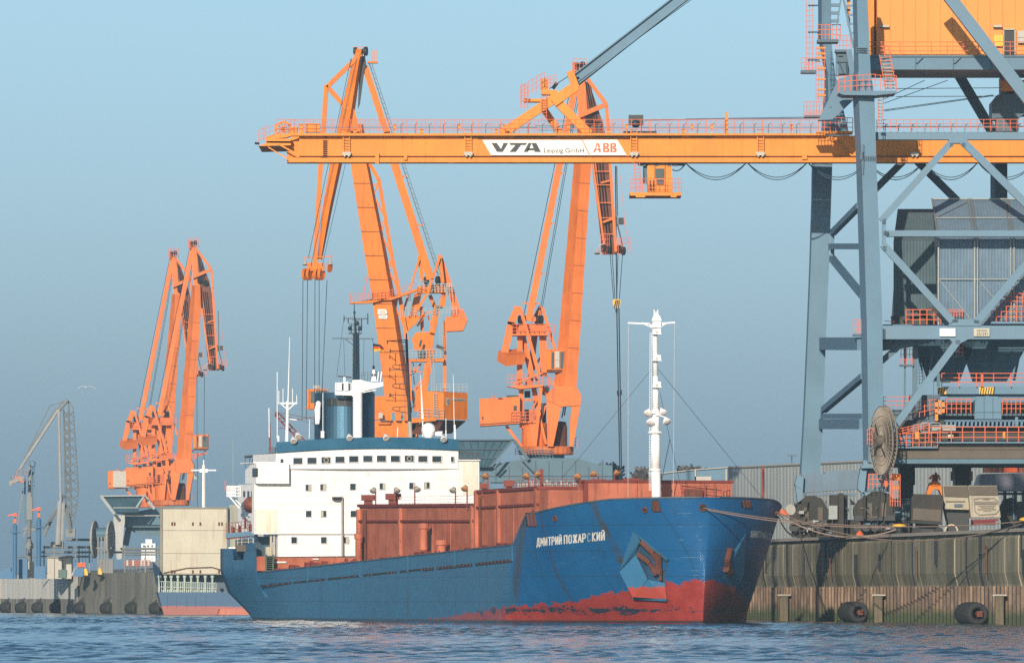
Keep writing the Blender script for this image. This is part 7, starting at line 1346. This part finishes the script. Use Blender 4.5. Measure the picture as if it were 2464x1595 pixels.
t3 = thing('dump_truck', 'grey white dump truck with a dark upper tailboard, beside the lettered truck', 'truck', V(2300, 1292, 792), 0, 'trucks parked under the gantry'); b = MB(792); b.poly([(2272, 1224), (2332, 1226), (2334, 1168), (2268, 1168)], 5); b.build('tipper_body', M['truck'], t3); b = MB(791.85); b.poly([(2273, 1194), (2333, 1196), (2333, 1169), (2270, 1169)], .1); b.rect(2276, 1205, 2322, 1207, .1); b.build('tailboard', M['brown'], t3); b = MB(791.8); b.rect(2296, 1212, 2316, 1219, .05); b.build('tailboard_mark', M['greyd'], t3); b = MB(793); b.poly([(2280, 1252), (2330, 1252), (2336, 1226), (2274, 1224)], 4); b.rect(2282, 1252, 2330, 1280, 4); b.build('chassis', M['dark'], t3); wheels(t3, (2286, 2322), 1284, 791.5)  # upper tailboard darker than the body below
t4 = thing('dump_truck', 'cream dump truck with a framed lettered tailboard and red chassis', 'truck', V(2370, 1298, Yt), 0, 'trucks parked under the gantry'); b = MB(Yt); b.poly([(2336, 1244), (2408, 1244), (2399, 1168), (2330, 1168)], 5); tb = b.build('tipper_body', M['truck'], t4); b = MB(Yt - .15); b.poly([(2332, 1191), (2402, 1191), (2399, 1169), (2331, 1169)], .1); b.build('board_shade', M['brown'], tb)  # the upper board's shade is painted on as a dark panel
b = MB(Yt - .15); fr = [(2345, 1200), (2356, 1198), (2390, 1198), (2402, 1205), (2405, 1225), (2396, 1236), (2356, 1238), (2346, 1230), (2344, 1200)]
for p, q in zip(fr, fr[1:]): b.bar(*p, *q, 1.4, d=.6)
b.poly([(2345, 1213), (2400, 1213), (2400, 1206), (2345, 1206)], .04)
for y, x0, x1 in ((1217, 2354, 2394), (1221, 2360, 2390), (1225, 2352, 2394), (1229, 2366, 2384), (1201, 2366, 2380)):
    for x in np.arange(x0, x1, 3.2): b.rect(x, y - 1, x + 2.3, y + .8, .04)
b.build('tailboard_lettering', plain('faded lettering', (.17, .15, .13)), tb); b = MB(Yt + .6); b.rect(2342, 1250, 2396, 1262, 4); b.bar(2340, 1252, 2402, 1250, 5); b.build('chassis', paint('red chassis', (.17, .02, .025)), t4); wheels(t4, (2348, 2392), 1283, Yt - .6)
t5 = thing('wheel_loader', 'dark machine with a light blue ladder beside the lettered truck', 'loader', V(2430, 1292, 803)); b = MB(803); b.poly([(2410, 1250), (2446, 1250), (2448, 1210), (2436, 1196), (2418, 1200), (2408, 1220)], 3); b.rect(2412, 1250, 2444, 1280, 3); b.build('body', M['bogie'], t5); b = MB(802.6); b.bar(2440, 1250, 2436, 1190, 3); b.bar(2422, 1234, 2442, 1234, 2); b.build('ladder', M['bluecol'], t5); wheels(t5, (2418, 2440), 1281, 802, 10)
b = MB(850); b.rect(2448, 1218, 2500, 1252, 3); b.rect(2444, 1206, 2500, 1219, 3, dy=-.3); lo_ = tag(b.build('timber_crate', M['brown'], None), 'brown crate stack at the right edge behind the yellow bollard', 'crate'); b = MB(850.3); b.rect(2450, 1252, 2500, 1300, 2); b.build('crate_base', M['dark'], lo_)
tp = thing('tripod_stand', 'light blue steel tripod stand with a box on the quay edge', 'stand', V(2113, 1288, 806)); b = MB(806); b.bar(2112, 1204, 2112, 1220, 5); b.bar(2106, 1218, 2132, 1216, 4); b.bar(2110, 1220, 2102, 1258, 3); b.bar(2114, 1220, 2124, 1260, 3); b.bar(2112, 1222, 2113, 1284, 3.5, dy=.5); b.bar(2104, 1246, 2122, 1250, 2); b.build('tripod', M['bluecol'], tp); b = MB(805.6); b.rect(2120, 1220, 2128, 1245, .5); b.build('control_box', M['grey'], tp)
b = MB(806); b.rod(2135, 1262, 2142, 1253, 3); b.rod(2142, 1253, 2154, 1252, 3); b.rod(2154, 1252, 2155, 1258, 3); b.rect(2148, 1215, 2155, 1222, .4); tag(b.build('yellow_clamp', M['yellow'], None), 'bright yellow curved clamp behind the middle bollard', 'clamp')
b = MB(900); b.rect(1876, 1226, 1902, 1239, 2.4); b.rect(1876, 1226, 1877, 1239, .1, dy=-.1); b.rect(1888, 1226, 1889, 1239, .1, dy=-.1); tag(b.build('red_skip', M['rail'], None), 'small red skip behind the bow, left of the bogies', 'skip')

# ---- mooring lines
def rope(p, q, sag, r, lab, n=26):
    b = MB(); pts = [p.lerp(q, t) - Vector((0, 0, sag * 4 * t * (1 - t))) for t in np.linspace(0, 1, n)]; b.line(pts, r, 6)
    return tag(b.build('mooring_line', M['hawser'], None), lab, 'rope', 'mooring lines from the bow')
f1 = hp(1693, 1222, .1); f2 = hp(1868, 1231, .1)
rope(f1, bol[2] + Vector((0, 0, .1)), 1.0, .05, 'upper pale mooring line from the bow fairlead to the bollard by the crates')
rope(f1 + Vector((.2, 0, -.15)), bol[1] + Vector((0, 0, .1)), .5, .05, 'pale mooring line from the bow fairlead to the middle yellow bollard')
rope(f2, bol[2], 2.1, .06, 'sagging mooring line from the dark port bow to the bollard by the crates')
rope(f2 + Vector((.1, 0, -.2)), bol[1], 1.4, .06, 'thick sagging mooring line from the dark port bow to the middle bollard')
rope(f2 + Vector((.1, 0, -.3)), bol[0] + Vector((0, 0, 0)), .9, .07, 'short dark slack mooring line from the port bow to the nearest bollard')
b = MB(); c = f2 + Vector((1.3, -.6, .2)); b.lathe(c, (.4, -.9, .1), [(.01, -.05), (.5, -.05), (.5, .05), (.01, .05)], 14); tag(b.build('rat_guard', M['lamp'], None), 'pale disc rat guard on the lines at the port bow', 'rat guard')
# ---- gull
gu = MB(); Yg = 700; c = V(208, 933, Yg); gu.sphere(c, .09, 8, 6, 1, 2.6, 1)
for s in (-1, 1):
    pts = [(0, .05), (.25, .13), (.5, .10), (.78, -.10)]; w = [.14, .13, .10, .02]
    for (x0, z0), (x1, z1), w0, w1 in zip(pts, pts[1:], w, w[1:]): gu.hexa([c + Vector((s * x0, -w0, z0)), c + Vector((s * x1, -w1, z1)), c + Vector((s * x1, w1, z1)), c + Vector((s * x0, w0, z0))], [c + Vector((s * x0, -w0, z0 + .025)), c + Vector((s * x1, -w1, z1 + .02)), c + Vector((s * x1, w1, z1 + .02)), c + Vector((s * x0, w0, z0 + .025))])
tag(gu.build('gull', plain('gull feathers', (.62, .63, .64)), None), 'white gull gliding with spread wings in the sky above the left pier', 'bird')
